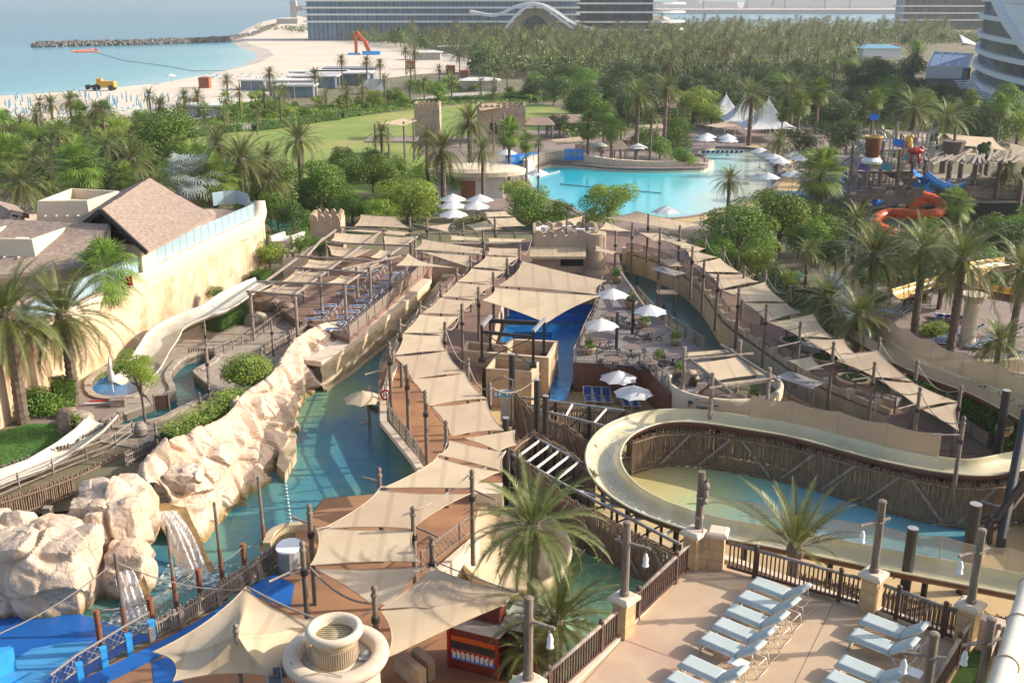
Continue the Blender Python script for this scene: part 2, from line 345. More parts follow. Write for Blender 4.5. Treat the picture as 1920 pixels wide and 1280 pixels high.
X['cyan']=mat('teal_cloth',(.1,.3,.38),(.09,.27,.34),sc=3,rough=.8)
X['skin']=mat('skin',(.38,.2,.13),rough=.6)
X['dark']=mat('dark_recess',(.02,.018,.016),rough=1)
X['cladding']=mat('brown_cladding',(.23,.10,.06),(.13,.055,.035),sc=5,rough=.75,bump=.3,bs=14,stretch=(3,3,.2),rand=.1)
X['rustwood']=mat('rust_painted_wood',(.22,.075,.035),(.13,.05,.028),sc=4,rough=.7,bump=.3)
X['orangewood']=mat('orange_brown_wood',(.30,.10,.04),(.2,.07,.03),sc=4,rough=.8,bump=.3)
# ---------------------------------------------------------------- setting: ground with basins, water
def struct(o): o['kind']='structure'; return o
COAST=[(-420,212),(0,180),(100,174),(200,166),(300,156),(380,142),(440,130),(485,118),(512,104),(505,94),(470,84),(455,74),(462,62),(480,50),(505,38),(560,30),(1240,30),(1256,46),(1400,50),(1560,52),(1700,52),(1800,44),(2600,40)]
coast=pts(COAST)
outer=coast+[Vector((700,300,0)),Vector((250,-40,0)),Vector((-260,-40,0)),Vector((-330,120,0))]
H1=pts([(850,515,-2),(835,545,-2),(790,612,-2),(750,660,-2),(715,715,-2),(711,770,-2),(740,820,-2),(775,880,-2),(800,915,-2),(780,960,-2),(700,985,-2),(610,993,-2),(570,978,0),(520,990,0),(485,1020,0),(540,1045,0),(440,1120,0),(350,1165,0),(290,1195,0),(240,1215,0),(150,1275,0),(60,1340,0),(-100,1450,0),(-600,1500,0),(-700,1000,-2),(-100,985,-2),(100,960,-2),(230,890,0),(285,868,1.6),(340,838,1.7),(425,795,1.6),(455,757,1.5),(500,735,1.3),(530,700,1.2),(570,655,1.0),(610,625,.8),(648,640,.6),(652,698,-2),(700,660,-2),(765,606,-2),(805,565,-2),(820,515,-2)])
H2=pts([(1160,512,-2),(1175,560,-2),(1215,600,-2),(1255,640,-2),(1310,690,-2),(1370,730,-2),(1440,770,-2),(1520,810,-2),(1600,850,-2),(1660,835,-2),(1560,790,-2),(1480,745,-2),(1420,700,-2),(1355,650,-2),(1320,597,-2),(1280,556,-2),(1225,526,-2),(1180,512,-2)])
H3=pts([(985,330),(1000,322),(1035,313),(1090,316),(1150,322),(1225,324),(1300,323),(1325,320),(1330,305),(1305,292),(1340,282),(1420,286),(1450,310),(1455,350),(1400,382),(1345,402),(1290,415),(1230,418),(1130,416),(1100,412),(1060,390),(1010,372)],-.6)
HS=pts([(905,690,0),(900,770,0),(938,870,0),(945,935,0),(898,952,0),(882,1010,0),(830,1078,0),(880,1125,0),(958,1150,0),(965,1500,0),(2600,1500,0),(2800,960,-2),(2100,930,-2),(1800,905,-2),(1600,880,-2),(1480,832,-2),(1380,792,-2),(1300,752,-2),(1240,702,-2),(1180,640,-2),(1140,585,-2),(1105,575,-2),(960,588,-2),(940,615,-2)])
H6=pts([(350,672),(404,664),(395,680),(376,690),(362,700),(378,715),(395,732),(378,748),(326,773),(297,787),(225,802),(205,796),(215,785),(288,757),(330,735),(320,705)])
H7=pts([(172,722),(190,700),(225,690),(262,690),(262,738),(190,745)])
def csp(P,n=4):
    Q=[P[-1]]+P+[P[0],P[1]]; out=spline(Q,n); return out[n:-n-1] if True else out
H2=csp(H2);H3=csp(H3,3);H6=csp(H6,3);H7=csp(H7,4)
holes=[H1,H2,H3,HS,H6,H7]
def hole_sheet(outer,holes,z=0):
    V=[];E=[]
    for P in [outer]+holes:
        b=len(V); V+=[Vector((p.x,p.y)) for p in P]; E+=[(b+i,b+(i+1)%len(P)) for i in range(len(P))]
    v,e,f,_,_,_=geometry.delaunay_2d_cdt(V,E,[],0,1e-5)
    F=[]
    for t in f:
        c=sum((v[i] for i in t),Vector((0,0)))/len(t)
        if not inpoly(c.x,c.y,outer) or any(inpoly(c.x,c.y,h) for h in holes): continue
        a,b,d=t[:3]
        if (v[b]-v[a]).cross(v[d]-v[a])<0: t=tuple(reversed(t))
        F.append(tuple(t))
    return [Vector((p.x,p.y,z)) for p in v],F
g=M(); v,f=hole_sheet(outer,holes); g.add(v,f); struct(g.build('ground',X['soil']))
def skirt(poly,z0,z1,w=None): 
    m=M(); n=len(poly)
    for i in range(n):
        a,b=poly[i],poly[(i+1)%n]; m.quad((a.x,a.y,z1),(b.x,b.y,z1),(b.x,b.y,z0),(a.x,a.y,z0))
    return m
for nm,h,d,mt in(('river_wall',H1,-3.2,'channel'),('river_wall',H2,-3.2,'channel'),('pool_wall',H3,-1.4,'plaster'),('basin_wall',HS,-3.2,'plaster2'),('channel_wall',H6,-1.4,'stonegrey'),('pool_wall',H7,-1.4,'stonegrey')):
    struct(skirt(h,d,-.001,).build(nm,X[mt]))
# sloping sea edge
m=M()
cc=resample(coast,12)
for i in range(len(cc)-1):
    a,b=cc[i],cc[i+1]; d=(b-a).normalized(); n=Vector((-d.y,d.x,0))*9
    m.quad((a.x,a.y,-.001),(b.x,b.y,-.001),(b.x+n.x,b.y+n.y,-1.6),(a.x+n.x,a.y+n.y,-1.6))
struct(m.build('beach_slope',X['beach']))
def grow(P,k):
    c=sum(P,Vector((0,0,0)))/len(P); return [p+(p-c).normalized()*k for p in P]
def offset(P,k):
    n=len(P);out=[]
    ar=sum(P[i].x*P[(i+1)%n].y-P[(i+1)%n].x*P[i].y for i in range(n)); s=1 if ar>0 else -1
    for i in range(n):
        a=(P[i]-P[i-1]).normalized();b=(P[(i+1)%n]-P[i]).normalized()
        nn=Vector((a.y+b.y,-(a.x+b.x),0))
        if nn.length<1e-4: nn=Vector((a.y,-a.x,0))
        nn.normalize(); out.append(P[i]+nn*k*s)
    return out
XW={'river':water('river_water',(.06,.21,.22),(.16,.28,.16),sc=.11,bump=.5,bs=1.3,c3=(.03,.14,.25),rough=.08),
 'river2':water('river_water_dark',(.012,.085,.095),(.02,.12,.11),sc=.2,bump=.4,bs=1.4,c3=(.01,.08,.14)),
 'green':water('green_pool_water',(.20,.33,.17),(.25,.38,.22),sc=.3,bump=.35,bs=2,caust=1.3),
 'teal':water('teal_water',(.01,.13,.12),(.03,.2,.17),sc=.5,bump=.5,bs=2.5),
 'pool':water('wave_pool_water',(1,1,1),(.9,.97,1),sc=.12,bump=.15,bs=1.2,vc=True,rough=.12),
 'slide':water('slide_pool_water',(1,1,1),(.85,.95,.9),sc=.5,bump=.3,bs=2.6,vc=True,rough=.12),
 'sea':water('sea_water',(1,1,1),(.90,.95,.97),sc=.012,bump=.35,bs=.35,vc=True,rough=.22),
 'surf':water('surf_water',(.008,.085,.25),(.015,.13,.32),sc=.35,bump=.3,bs=2,c3=(.03,.2,.36),rough=.15)}
def river_tint(p):
    return None
struct(M().sheet(offset(H1,.3),-2).build('river_water',XW['river']))
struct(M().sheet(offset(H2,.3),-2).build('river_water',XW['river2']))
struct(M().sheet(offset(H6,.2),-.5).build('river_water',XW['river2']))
struct(M().sheet(offset(H7,.2),-.4).build('pool_water',XW['surf']))
# wave pool: tint by distance to the beach end on the right
def gridpoly(poly,z,step,vcf,name,mt):
    xs=[p.x for p in poly]; ys=[p.y for p in poly]; V=[]
    P=[Vector((p.x,p.y)) for p in poly]; n=len(P); E=[(i,(i+1)%n) for i in range(n)]; V=P[:]
    y=min(ys)+step/2
    while y<max(ys):
        x=min(xs)+step/2
        while x<max(xs):
            if inpoly(x,y,poly): V.append(Vector((x,y)))
            x+=step
        y+=step
    v,e,f,_,_,_=geometry.delaunay_2d_cdt(V,E,[],0,1e-5); F=[]
    for t in f:
        c=sum((v[i] for i in t),Vector((0,0)))/3
        if inpoly(c.x,c.y,poly): F.append(t if (v[t[1]]-v[t[0]]).cross(v[t[2]]-v[t[0]])>0 else tuple(reversed(t)))
    m=M(); m.add([Vector((p.x,p.y,z)) for p in v],F); return struct(m.build(name,mt,vc=vcf))
def mixt(stops,t):
    for i in range(len(stops)-1):
        if t<=stops[i+1][0]:
            k=max(0,min(1,(t-stops[i][0])/(stops[i+1][0]-stops[i][0]))); return tuple(lerp(a,b,k) for a,b in zip(stops[i][1],stops[i+1][1]))
    return stops[-1][1]
def wptint(p):
    px,py=pix((p.x,p.y,-.6)); t=(px-1180)/270+(py-330)/260*.8+noise.noise(p*.1)*.12
    return mixt([(-.4,(.02,.36,.44)),(.15,(.05,.45,.50)),(.45,(.22,.54,.54)),(.75,(.46,.50,.38)),(1.1,(.42,.35,.23))],t)
gridpoly(offset(H3,.3),-.6,2.0,wptint,'wave_pool_water',XW['pool'])
SP_=pts([(1140,868,-2),(1300,868,-2),(1500,895,-2),(1700,925,-2),(1790,955,-2),(1836,1010,-2),(1800,1060,-2),(1600,1050,-2),(1400,1010,-2),(1300,985,-2),(1180,925,-2)],-2)
SP_=csp(SP_)
def sptint(p):
    px,py=pix((p.x,p.y,-2)); t=(px-1150)/650+noise.noise(p*.35)*.08+(py-930)/900
    return mixt([(0,(.52,.38,.16)),(.18,(.50,.44,.2)),(.34,(.36,.48,.26)),(.46,(.24,.47,.42)),(.62,(.16,.38,.45)),(.85,(.20,.40,.43)),(1.1,(.09,.25,.29))],t)
gridpoly(SP_,-1.94,.8,sptint,'slide_pool_water',XW['slide'])
GP=pts([(880,985),(960,935),(1060,935),(1180,1000),(1290,1060),(1290,1180),(1100,1330),(900,1330),(890,1180),(865,1110)],-2)
GP=csp(GP)
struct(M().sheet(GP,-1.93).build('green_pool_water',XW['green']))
struct(M().sheet(offset(HS,.3),-2).build('basin_floor',X['sandfloor']))
# kerb round slide pool and green pool
def kerb(P,w,z0,z1,mt,name='pool_kerb',closed=True):
    o=offset(P,w) if closed else None; m=M(); n=len(P)
    for i in range(n if closed else n-1):
        j=(i+1)%n; a,b,c,d=P[i],P[j],o[j],o[i]
        up=lambda p,z:Vector((p.x,p.y,z))
        m.quad(up(a,z1),up(d,z1),up(c,z1),up(b,z1)); m.quad(up(a,z0),up(a,z1),up(b,z1),up(b,z0)); m.quad(up(d,z1),up(d,z0),up(c,z0),up(c,z1))
    return struct(m.build(name,mt))
kerb(SP_,.35,-2.1,-1.78,X['channel']); kerb(GP,.4,-2.1,-1.75,X['channel'])
kerb(H3,.8,-.3,.12,X['greypave'],'pool_kerb')
kerb(H6,.45,-.9,.22,X['stonegrey'],'channel_kerb'); kerb(H7,.5,-.9,.2,X['stonegrey'],'pool_kerb')
# surf ride surface
m=M(); m.sheet(pts([(938,640),(950,600),(985,585),(1125,575),(1112,610),(1088,660),(1078,700),(1062,750),(1030,752),(1036,690),(1045,640),(960,645)],-1.4),-1.4); struct(m.build('surf_pool_water',XW['surf']))
m=M(); m.grid(lambda u,v:at(lerp(962,1035,u),lerp(648,622,v),lerp(-1.3,.1,v*v)),8,8); m.grid(lambda u,v:at(lerp(945,1125,u),lerp(606,574,v)-4*u,lerp(-1.3,.35,v*v)),12,8)
tag(m.build('surf_slope',X['flumeblue'],smooth=True),'bright blue curved wall of the surf pool under the big shade sails','surf slope')
# sea
def dcoast(x,y):
    best=1e9
    for i in range(len(coast)-1):
        a,b=coast[i],coast[i+1]; ax,ay=b.x-a.x,b.y-a.y; L=ax*ax+ay*ay
        t=max(0,min(1,((x-a.x)*ax+(y-a.y)*ay)/L)); d=math.hypot(x-a.x-ax*t,y-a.y-ay*t)
        if d<best: best=d
    return best
ys=[140]; 
while ys[-1]<9000: ys.append(ys[-1]+max(5,(ys[-1]-120)*.02))
m=M(); nx=110; V=[];F=[]
for y in ys:
    for i in range(nx+1): V.append(Vector((lerp(-.75,.75,i/nx)*(y+60),y,-1.2)))
for j in range(len(ys)-1):
    for i in range(nx): F.append((j*(nx+1)+i,j*(nx+1)+i+1,(j+1)*(nx+1)+i+1,(j+1)*(nx+1)+i))
m.add(V,F)
def seat(p):
    d=dcoast(p.x,p.y)*(1+.25*noise.noise(p*.01))
    if p.y>560 and p.x<0: d+= (p.y-560)*.8
    if p.x>80 and p.y>600: d+=120
    return mixt([(0,(.46,.52,.46)),(9,(.28,.43,.41)),(30,(.14,.33,.35)),(75,(.09,.25,.29)),(170,(.045,.155,.215)),(800,(.04,.13,.19))],d)
struct(m.build('sea',XW['sea'],vc=seat))
# far port land behind the hotels
m=M(); m.prism([atY(1235,27,1500)*1,(1600,1500),(1600,2600),(250,2600)],-1.5,4); struct(m.build('far_land',X['concrete']))
# --- flat surfaces laid on the ground
zz=[.006]
def lay(name,px,mt,z=None,sp=0,world=None):
    zz[0]+=.004; P=world or (spline(pts(px)+[at(*px[0][:2])],sp)[:-1] if sp else pts(px))
    # cut by holes: build with cdt
    m=M()
    hs=[h for h in holes if any(inpoly(q.x,q.y,P) for q in h) or any(inpoly(q.x,q.y,h) for q in P)]
    if hs:
        V=[];E=[]
        for Q in [P]+hs:
            b=len(V); V+=[Vector((p[0],p[1])) for p in Q]; E+=[(b+i,b+(i+1)%len(Q)) for i in range(len(Q))]
        v,e,f,_,_,_=geometry.delaunay_2d_cdt(V,E,[],0,1e-5); F=[]
        for t in f:
            c=sum((v[i] for i in t),Vector((0,0)))/3
            if inpoly(c.x,c.y,P) and not any(inpoly(c.x,c.y,h) for h in hs): F.append(t if (v[t[1]]-v[t[0]]).cross(v[t[2]]-v[t[0]])>0 else tuple(reversed(t)))
        m.add([Vector((p.x,p.y,zz[0])) for p in v],F)
    else: m.sheet(P,zz[0])
    return struct(m.build(name,mt))
lay('beach',COAST[:16]+[(700,70),(760,80),(840,100),(900,118),(860,135),(780,140),(700,150),(620,165),(560,178),(480,190),(420,200),(330,215),(200,222),(60,235),(-420,290)],X['beach'])
lay('lawn',[(330,262),(430,246),(530,237),(640,222),(740,210),(860,197),(960,192),(1010,196),(1080,214),(1110,240),(1060,262),(1000,290),(900,330),(700,360),(520,350),(400,318)],X['lawn'],sp=4)
lay('garden_path',[(0,262),(150,250),(330,240),(440,232),(540,222),(520,215),(560,206),(640,206),(700,200),(760,188),(840,176),(990,168),(1180,160),(1180,168),(1000,178),(860,186),(780,198),(700,212),(620,222),(500,238),(400,248),(200,262),(0,276)],X['path'])
lay('garden_path',[(160,300),(190,270),(215,262),(240,300),(260,340),(200,350)],X['path'])
lay('pool_surround',[(780,262),(960,250),(1100,235),(1240,232),(1400,230),(1560,235),(1620,300),(1600,360),(1500,400),(1330,430),(1100,428),(1000,420),(900,400),(840,350),(800,300)],X['greypave'])
lay('wave_pool_beach',[(1330,276),(1430,272),(1500,300),(1500,360),(1400,400),(1330,412),(1240,425),(1200,420),(1400,370)],X['sandfloor'])
lay('walkway',[(590,1060),(540,1045),(560,985),(640,985),(720,950),(770,900),(735,850),(712,800),(705,740),(716,690),(745,640),(790,590),(820,545),(860,500),(900,470),(990,450),(1130,430),(1180,470),(1170,520),(1120,560),(1000,570),(950,600),(920,660),(890,770),(960,860),(960,950),(870,1110),(965,1150),(970,1700),(-200,1700),(-100,1450),(60,1345),(150,1280),(250,1220),(440,1125)],X['terra'])
lay('walkway',None,X['terra'],world=[at(770,870,-2),at(800,915,-2),at(780,962,-2),at(700,987,-2),at(612,995,-2),at(572,979,0),at(600,1062,0),at(800,1062,0),at(900,900,0)])
lay('walkway_brown',[(800,560),(860,500),(900,470),(990,450),(1130,430),(1180,470),(1160,520),(1120,560),(1000,570),(950,600),(920,660),(900,700),(830,690),(740,690),(770,640)],X['brownpave'])  # brown paving laid over the terracotta
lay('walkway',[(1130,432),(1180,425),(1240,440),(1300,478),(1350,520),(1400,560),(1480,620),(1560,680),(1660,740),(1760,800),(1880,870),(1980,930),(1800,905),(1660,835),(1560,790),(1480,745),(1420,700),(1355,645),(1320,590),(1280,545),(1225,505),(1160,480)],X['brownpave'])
lay('sun_deck',[(1540,560),(1600,540),(1760,540),(1990,548),(2100,640),(2100,740),(1900,700),(1760,690),(1640,640),(1560,600)],X['greypave'])
lay('cliff_path',[(300,800),(390,750),(420,700),(480,650),(560,600),(640,560),(640,620),(560,680),(500,730),(440,770),(330,850),(240,860)],X['brownpave'])
lay('rock_ground',[(140,762),(230,684),(330,632),(480,560),(600,560),(620,610),(430,780),(300,850),(190,830)],X['stonegrey'])
lay('garden_soil',[(60,760),(160,690),(240,740),(200,800),(160,850),(40,880)],X['greypave'])
lay('lawn',[(-200,850),(0,810),(60,795),(140,800),(170,820),(80,860),(0,900),(-200,940)],X['lawn2'],sp=3)
# ---------------------------------------------------------------- vegetation builders
rnd=random.Random(7)
def leafquad(m,p,n,up,l,w):
    n=n.normalized(); s=n.cross(up)
    if s.length<1e-3: s=Vector((1,0,0))
    s.normalize(); u=s.cross(n).normalized()
    b=len(m.v); m.v+=[p-s*w*.5,p+u*l*.5-s*.0*w,p+s*w*.5,p-u*l*.5]; m.f.append((b,b+1,b+2,b+3))
def rv(r): 
    z=r.uniform(-1,1);t=r.uniform(0,6.2832);q=math.sqrt(1-z*z); return Vector((q*math.cos(t),q*math.sin(t),z))
def frond(m,rc,base,az,el,L,droop,nl,lw,ll,r,seg=9,vee=.4,rw=.03):
    # arching rachis with paired leaflets
    P=[];p=Vector(base);e=el;n=seg
    for i in range(n+1):
        P.append(p.copy()); p=p+Vector((math.cos(az)*math.cos(e),math.sin(az)*math.cos(e),math.sin(e)))*(L/n); e-=droop/n*(.5+1.2*i/n)
    if rc is not None:
        b=len(rc.v); s=Vector((-math.sin(az),math.cos(az),0))
        for i,q in enumerate(P):
            w=rw*(1.1-i/n); rc.v+=[q-s*w,q+s*w]
        rc.f+=[(b+2*i,b+2*i+1,b+2*i+3,b+2*i+2) for i in range(n)]
    side=Vector((-math.sin(az),math.cos(az),0))
    for k in range(nl):
        t=.16+.84*(k+.5)/nl; x=t*n; i=min(int(x),n-1); q=P[i].lerp(P[i+1],x-i); d=(P[i+1]-P[i]).normalized(); up=side.cross(d)*-1
        if up.z<0 and abs(el)<1.4: up=-up
        lm=ll*math.sin(math.pi*min(1,(.25+t*.75)))**.6*(1-.35*t)
        for sg in(-1,1):
            dr=(d*(.55+.5*t)+side*sg*(.9-.25*t)+up*(vee*r.uniform(.5,1.2))).normalized()
            tip=q+dr*lm*r.uniform(.85,1.1)-Vector((0,0,lm*.18)); w=d*lw
            b=len(m.v); m.v+=[q-w*.5,q+w*.5,tip]; m.f.append((b,b+1,b+2))
def trunk_mesh(r0,r1,h,n=9,rings=14,r=rnd,boot=True):
    m=M(); P=[];rs=[]
    for i in range(rings*2+1):
        t=i/(rings*2); P.append(Vector((.05*math.sin(t*3)*h*.1,0,t*h-.02))); rs.append((lerp(r0,r1,t))*(1.0+(.09 if i%2 else -.04)) )
    m.tube(P,rs,n); return m
def date_palm(nf=46,nl=30,seed=1,lod=1,Lf=3.0,young=False,upr=0,lw=.07):
    r=random.Random(seed); root=thing('date_palm','x','palm tree')
    cr=M(); rc=M(); dry=M()
    for i in range(nf):
        t=(i+.5)/nf; el=R(lerp(82,-38+upr,t**.85)); az=i*2.39996+r.uniform(-.2,.2); L=Lf*r.uniform(.85,1.08)*(.8 if t<.12 else 1)
        frond(cr,cr,(.1*math.cos(az),.1*math.sin(az),0),az,el,L,R(lerp(55,95-upr,t)),nl,lw if lod>=1 else .26,.52*Lf/3,r,seg=8 if lod>=1 else 5,rw=.035)
    for i in range(int(nf*.35)):
        az=i*2.39996*1.3+r.uniform(-.3,.3); frond(dry,dry,(.12*math.cos(az),.12*math.sin(az),-.15),az,R(r.uniform(-55,-25)),Lf*r.uniform(.5,.85),R(40),max(5,nl//2),.05/lod if lod>=1 else .12,.33*Lf/3,r,seg=5)
    tr=trunk_mesh(.23,.19,1.0,9 if lod>=1 else 6,14 if lod>=1 else 2).build('trunk',X['trunk'],root,smooth=lod<1)
    c=cr.build('crown',X['date'] if lod>=1 else X['datefar'],root); d=None
    if not young: d=dry.build('dry_fronds',X['dry'],root)
    hb=M(); hb.lathe((0,0,-.55),[(.2,0),(.3,.25),(.34,.45),(.22,.7),(0,.8)],9); hh=hb.build('crown_base',X['trunk'],root)
    return root
def fan_palm(seed=1,nf=30,seg=12,mt='fan',lod=1,Lf=1.5):
    r=random.Random(seed); root=thing('fan_palm','x','palm tree'); cr=M(); dry=M()
    def fan(m,base,az,el,L,fr):
        d=Vector((math.cos(az)*math.cos(el),math.sin(az)*math.cos(el),math.sin(el))); s=Vector((-math.sin(az),math.cos(az),0)); q=base+d*L*.75
        m.beam(base,q,.035,.03)
        d2=(d-Vector((0,0,.35))).normalized(); nn=s.cross(d2); d2=(d2+rv(r)*.25).normalized()
        for k in range(seg):
            a=lerp(-2.0,2.0,k/(seg-1)); dr=(d2*math.cos(a)+s*math.sin(a)).normalized(); ln=fr*(.75+.25*math.cos(a*.6))*r.uniform(.9,1.05)
            mid=q+dr*ln*.6; tip=q+dr*ln*r.uniform(.9,1.1)-Vector((0,0,ln*r.uniform(.08,.3))); w=dr.cross(nn).normalized()*ln*.065*12/seg
            b=len(m.v); m.v+=[q,mid-w,tip,mid+w]; m.f.append((b,b+1,b+2,b+3))
    for i in range(nf):
        t=(i+.5)/nf; fan(cr,Vector((0,0,0)),i*2.39996+r.uniform(-.2,.2),R(lerp(84,-45,t)+r.uniform(-12,12)),Lf*r.uniform(.7,1.15),Lf*.68)
    for i in range(nf//3): fan(dry,Vector((0,0,-.2)),i*2.39996*1.4,R(r.uniform(-70,-45)),Lf*.7,Lf*.55)
    trunk_mesh(.2,.13,1.0,8 if lod>=1 else 6,10 if lod>=1 else 2).build('trunk',X['trunk'],root,smooth=True)
    cr.build('crown',X[mt],root); dry.build('dry_fronds',X['dry'],root); return root
def set_palm(root,h,cs):
    for c in root.children:
        b=c.name.split('.')[0]
        if b=='trunk': c.scale=(cs,cs,h)
        else: c.location=(0,0,h); c.scale=(cs,cs,cs)
PALM={}
def palm(px,py,h,cw,kind='date',label='',group=None,var=None,world=None,lod='n',rz=None):
    """crown centre seen at px,py at height h; cw = crown width in photo pixels"""
    p=world if world is not None else at(px,py,h)
    key=(kind,lod,var if var is not None else rnd.randrange(3))
    if key not in PALM:
        k=key[2]
        if kind=='date': PALM[key]=Proto((lambda k=k:date_palm(24,44,10+k,1,3.0,True,62,.05)) if lod=='y' else (lambda k=k:date_palm(50,44,10+k,lw=.048)) if lod=='h' else (lambda k=k:date_palm(58,26,20+k,1)) if lod=='n' else (lambda k=k:date_palm(30,8,30+k,.5)))
        elif kind=='silver': PALM[key]=Proto(lambda k=k:fan_palm(40+k,40,18,'silver',Lf=1.7))
        else: PALM[key]=Proto((lambda k=k:fan_palm(50+k,40,18)) if lod!='f' else (lambda k=k:fan_palm(60+k,18,7,lod=.5)))
    dist=math.sqrt(p.x**2+p.y**2+(CAMH-p.z)**2); W_=cw*dist/FPX if cw else None
    base={'date':5.0,'silver':3.6,'fan':3.2}[kind]; cs=(W_/base) if W_ else 1
    o=PALM[key].put((p.x,p.y,0),rnd.uniform(0,6.28) if rz is None else rz,label,'palm tree',group); set_palm(o,h,cs); return o
def crown_mesh(seed,n,blobs,leafs=.34,asp=.55,spread=1.0,inner=.22):
    r=random.Random(seed); m=M(); B=[]
    for i in range(blobs):
        a=r.uniform(0,6.28); rr=math.sqrt(r.random())*.72*spread; z=r.uniform(-.72,.6)*(1-.3*rr); B.append((Vector((rr*math.cos(a),rr*math.sin(a),z)),r.uniform(.22,.42)))
    B.append((Vector((0,0,.1)),.55))
    W_=[b[1]**2 for b in B]
    for i in range(n):
        c,s=r.choices(B,W_)[0]; d=rv(r); 
        if d.z<-.5 and r.random()<.4: d.z=-d.z
        rad=s*(r.uniform(.88,1.1) if r.random()>inner else r.uniform(.3,.9)); p=c+d*rad; p.z*=.9
        nn=(d+rv(r)*.75); l=leafs*r.uniform(.7,1.3); leafquad(m,p,nn,rv(r),l,l*asp)
    return m,B
def leafy_tree(seed,n=5200,blobs=13,leafs=.055,mt='leafA',lod=1,name='broadleaf_tree'):
    root=thing(name,'x','tree'); m,B=crown_mesh(seed,n,blobs,leafs)
    m.build('crown',X[mt],root)
    t=M(); r=random.Random(seed)
    t.tube([(0,0,-1.0),(.02,0,-.7),(0,.02,-.4),(0,0,-.1)],[.075,.06,.05,.035],7)
    if lod:
        for c,s in B[:7]:
            t.tube([(0,0,r.uniform(-.6,-.35)),tuple(c*.5+Vector((0,0,-.15))),tuple(c)],[.035,.022,.008],5)
    t.build('trunk',X['bark'],root); return root
TREE={}
def tree(px,py,h,rw,kind='A',label='',group=None,world=None,var=None,lod=1,flat=1.0,rz=None):
    """crown centre at px,py,h; rw = crown half width in photo px.  crown is unit radius, centred on the root's origin + height"""
    p=world if world is not None else at(px,py,h)
    key=(kind,lod,var if var is not None else rnd.randrange(3))
    if key not in TREE:
        n={2:9000,1:3600,0:420}[lod]; ls={2:.06,1:.085,0:.26}[lod]; mt={'A':'leafA','B':'leafB','D':'leafD'}[kind]
        TREE[key]=Proto(lambda:leafy_tree(100+key[2]*7+ord(kind),n,15 if lod else 9,ls,mt,lod))
    dist=math.sqrt(p.x**2+p.y**2+(CAMH-p.z)**2); rad=(rw*dist/FPX) if rw else 3
    o=TREE[key].put((p.x,p.y,0),rnd.uniform(0,6.28) if rz is None else rz,label,'tree',group)
    for c in o.children:
        b=c.name.split('.')[0]; c.location=(0,0,h)
        c.scale=(rad,rad,rad*flat) if b=='crown' else (rad*.9,rad*.9,max(h,.5))
    return o
def leafmass(name,samples,label,cat,mt='hedge',n=2500,ls=.16,core=None,group=None,kind=None,parent=None,seed=3,coremt='core'):
    """samples(r)->(point, outward normal) ; core: M of an inner solid"""
    r=random.Random(seed); m=M()
    for i in range(n):
        p,d=samples(r); l=ls*r.uniform(.7,1.3); leafquad(m,p,d+rv(r)*.8,rv(r),l,l*.6)
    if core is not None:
        root=thing(name,label,cat,tuple(core.v[0]),group); core.build('dark_core',X[coremt],root); m.build('foliage',X[mt],root); return root  # solid dark green core added inside the leaves
    o=m.build(name,X[mt],parent); return tag(o,label,cat,group,kind)
def boxhedge(P,w,h,z=0,label='',n=None,ls=.15,mt='hedge',group=None,name='hedge',jit=.12,cat='hedge',top=0):
    """hedge along a polyline"""
    P=[Vector((p[0],p[1],z)) for p in P]; L=[(P[i+1]-P[i]).length for i in range(len(P)-1)]; T=sum(L); c=M()
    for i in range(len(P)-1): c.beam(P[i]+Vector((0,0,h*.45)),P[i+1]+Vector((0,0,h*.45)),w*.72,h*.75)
    def s(r):
        t=r.uniform(0,T);i=0
        while i<len(L)-1 and t>L[i]: t-=L[i];i+=1
        d=(P[i+1]-P[i]).normalized(); sd=Vector((-d.y,d.x,0)); q=P[i]+d*t; k=r.random(); u=r.uniform(-1,1)
        if k<.5: p=q+sd*u*w/2+Vector((0,0,h+top*noise.noise(q*1.3))); nn=Vector((0,0,1))
        else: sg=1 if k<.75 else -1; p=q+sd*sg*w/2+Vector((0,0,r.uniform(0,h))); nn=sd*sg
        return p+rv(r)*jit,nn
    n=n or int(min(9000,T*(w+2*h)*55*(.15/ls)**2))
    return leafmass(name,s,label,cat,mt,n,ls,c,group)
def bush(p,rx,ry,rz_,label,mt='hedge',ls=.13,n=1500,name='bush',group=None,cat='bush',lump=.25,seed=5):
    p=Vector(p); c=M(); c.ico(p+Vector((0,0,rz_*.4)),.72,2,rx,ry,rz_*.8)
    def s(r):
        d=rv(r); d.z=abs(d.z)*1.0-.15; d.normalize(); k=1+lump*noise.noise(d*2.2+p*.7); rad=r.uniform(.8,1.08) 
        return p+Vector((d.x*rx*k*rad,d.y*ry*k*rad,rz_*.3+d.z*rz_*k*rad*.9)),d
    return leafmass(name,s,label,cat,mt,n,ls,c,group,seed=seed)
def grow_clumps(pl,label,mt='leafB',ls=.13,n=4000,hmax=1.2,w=1.2,name='shrub_row',z=0):
    P=pl
    return boxhedge(P,w,hmax,z,label,n,ls,mt,name=name,jit=.3,cat='shrubs',top=.6)
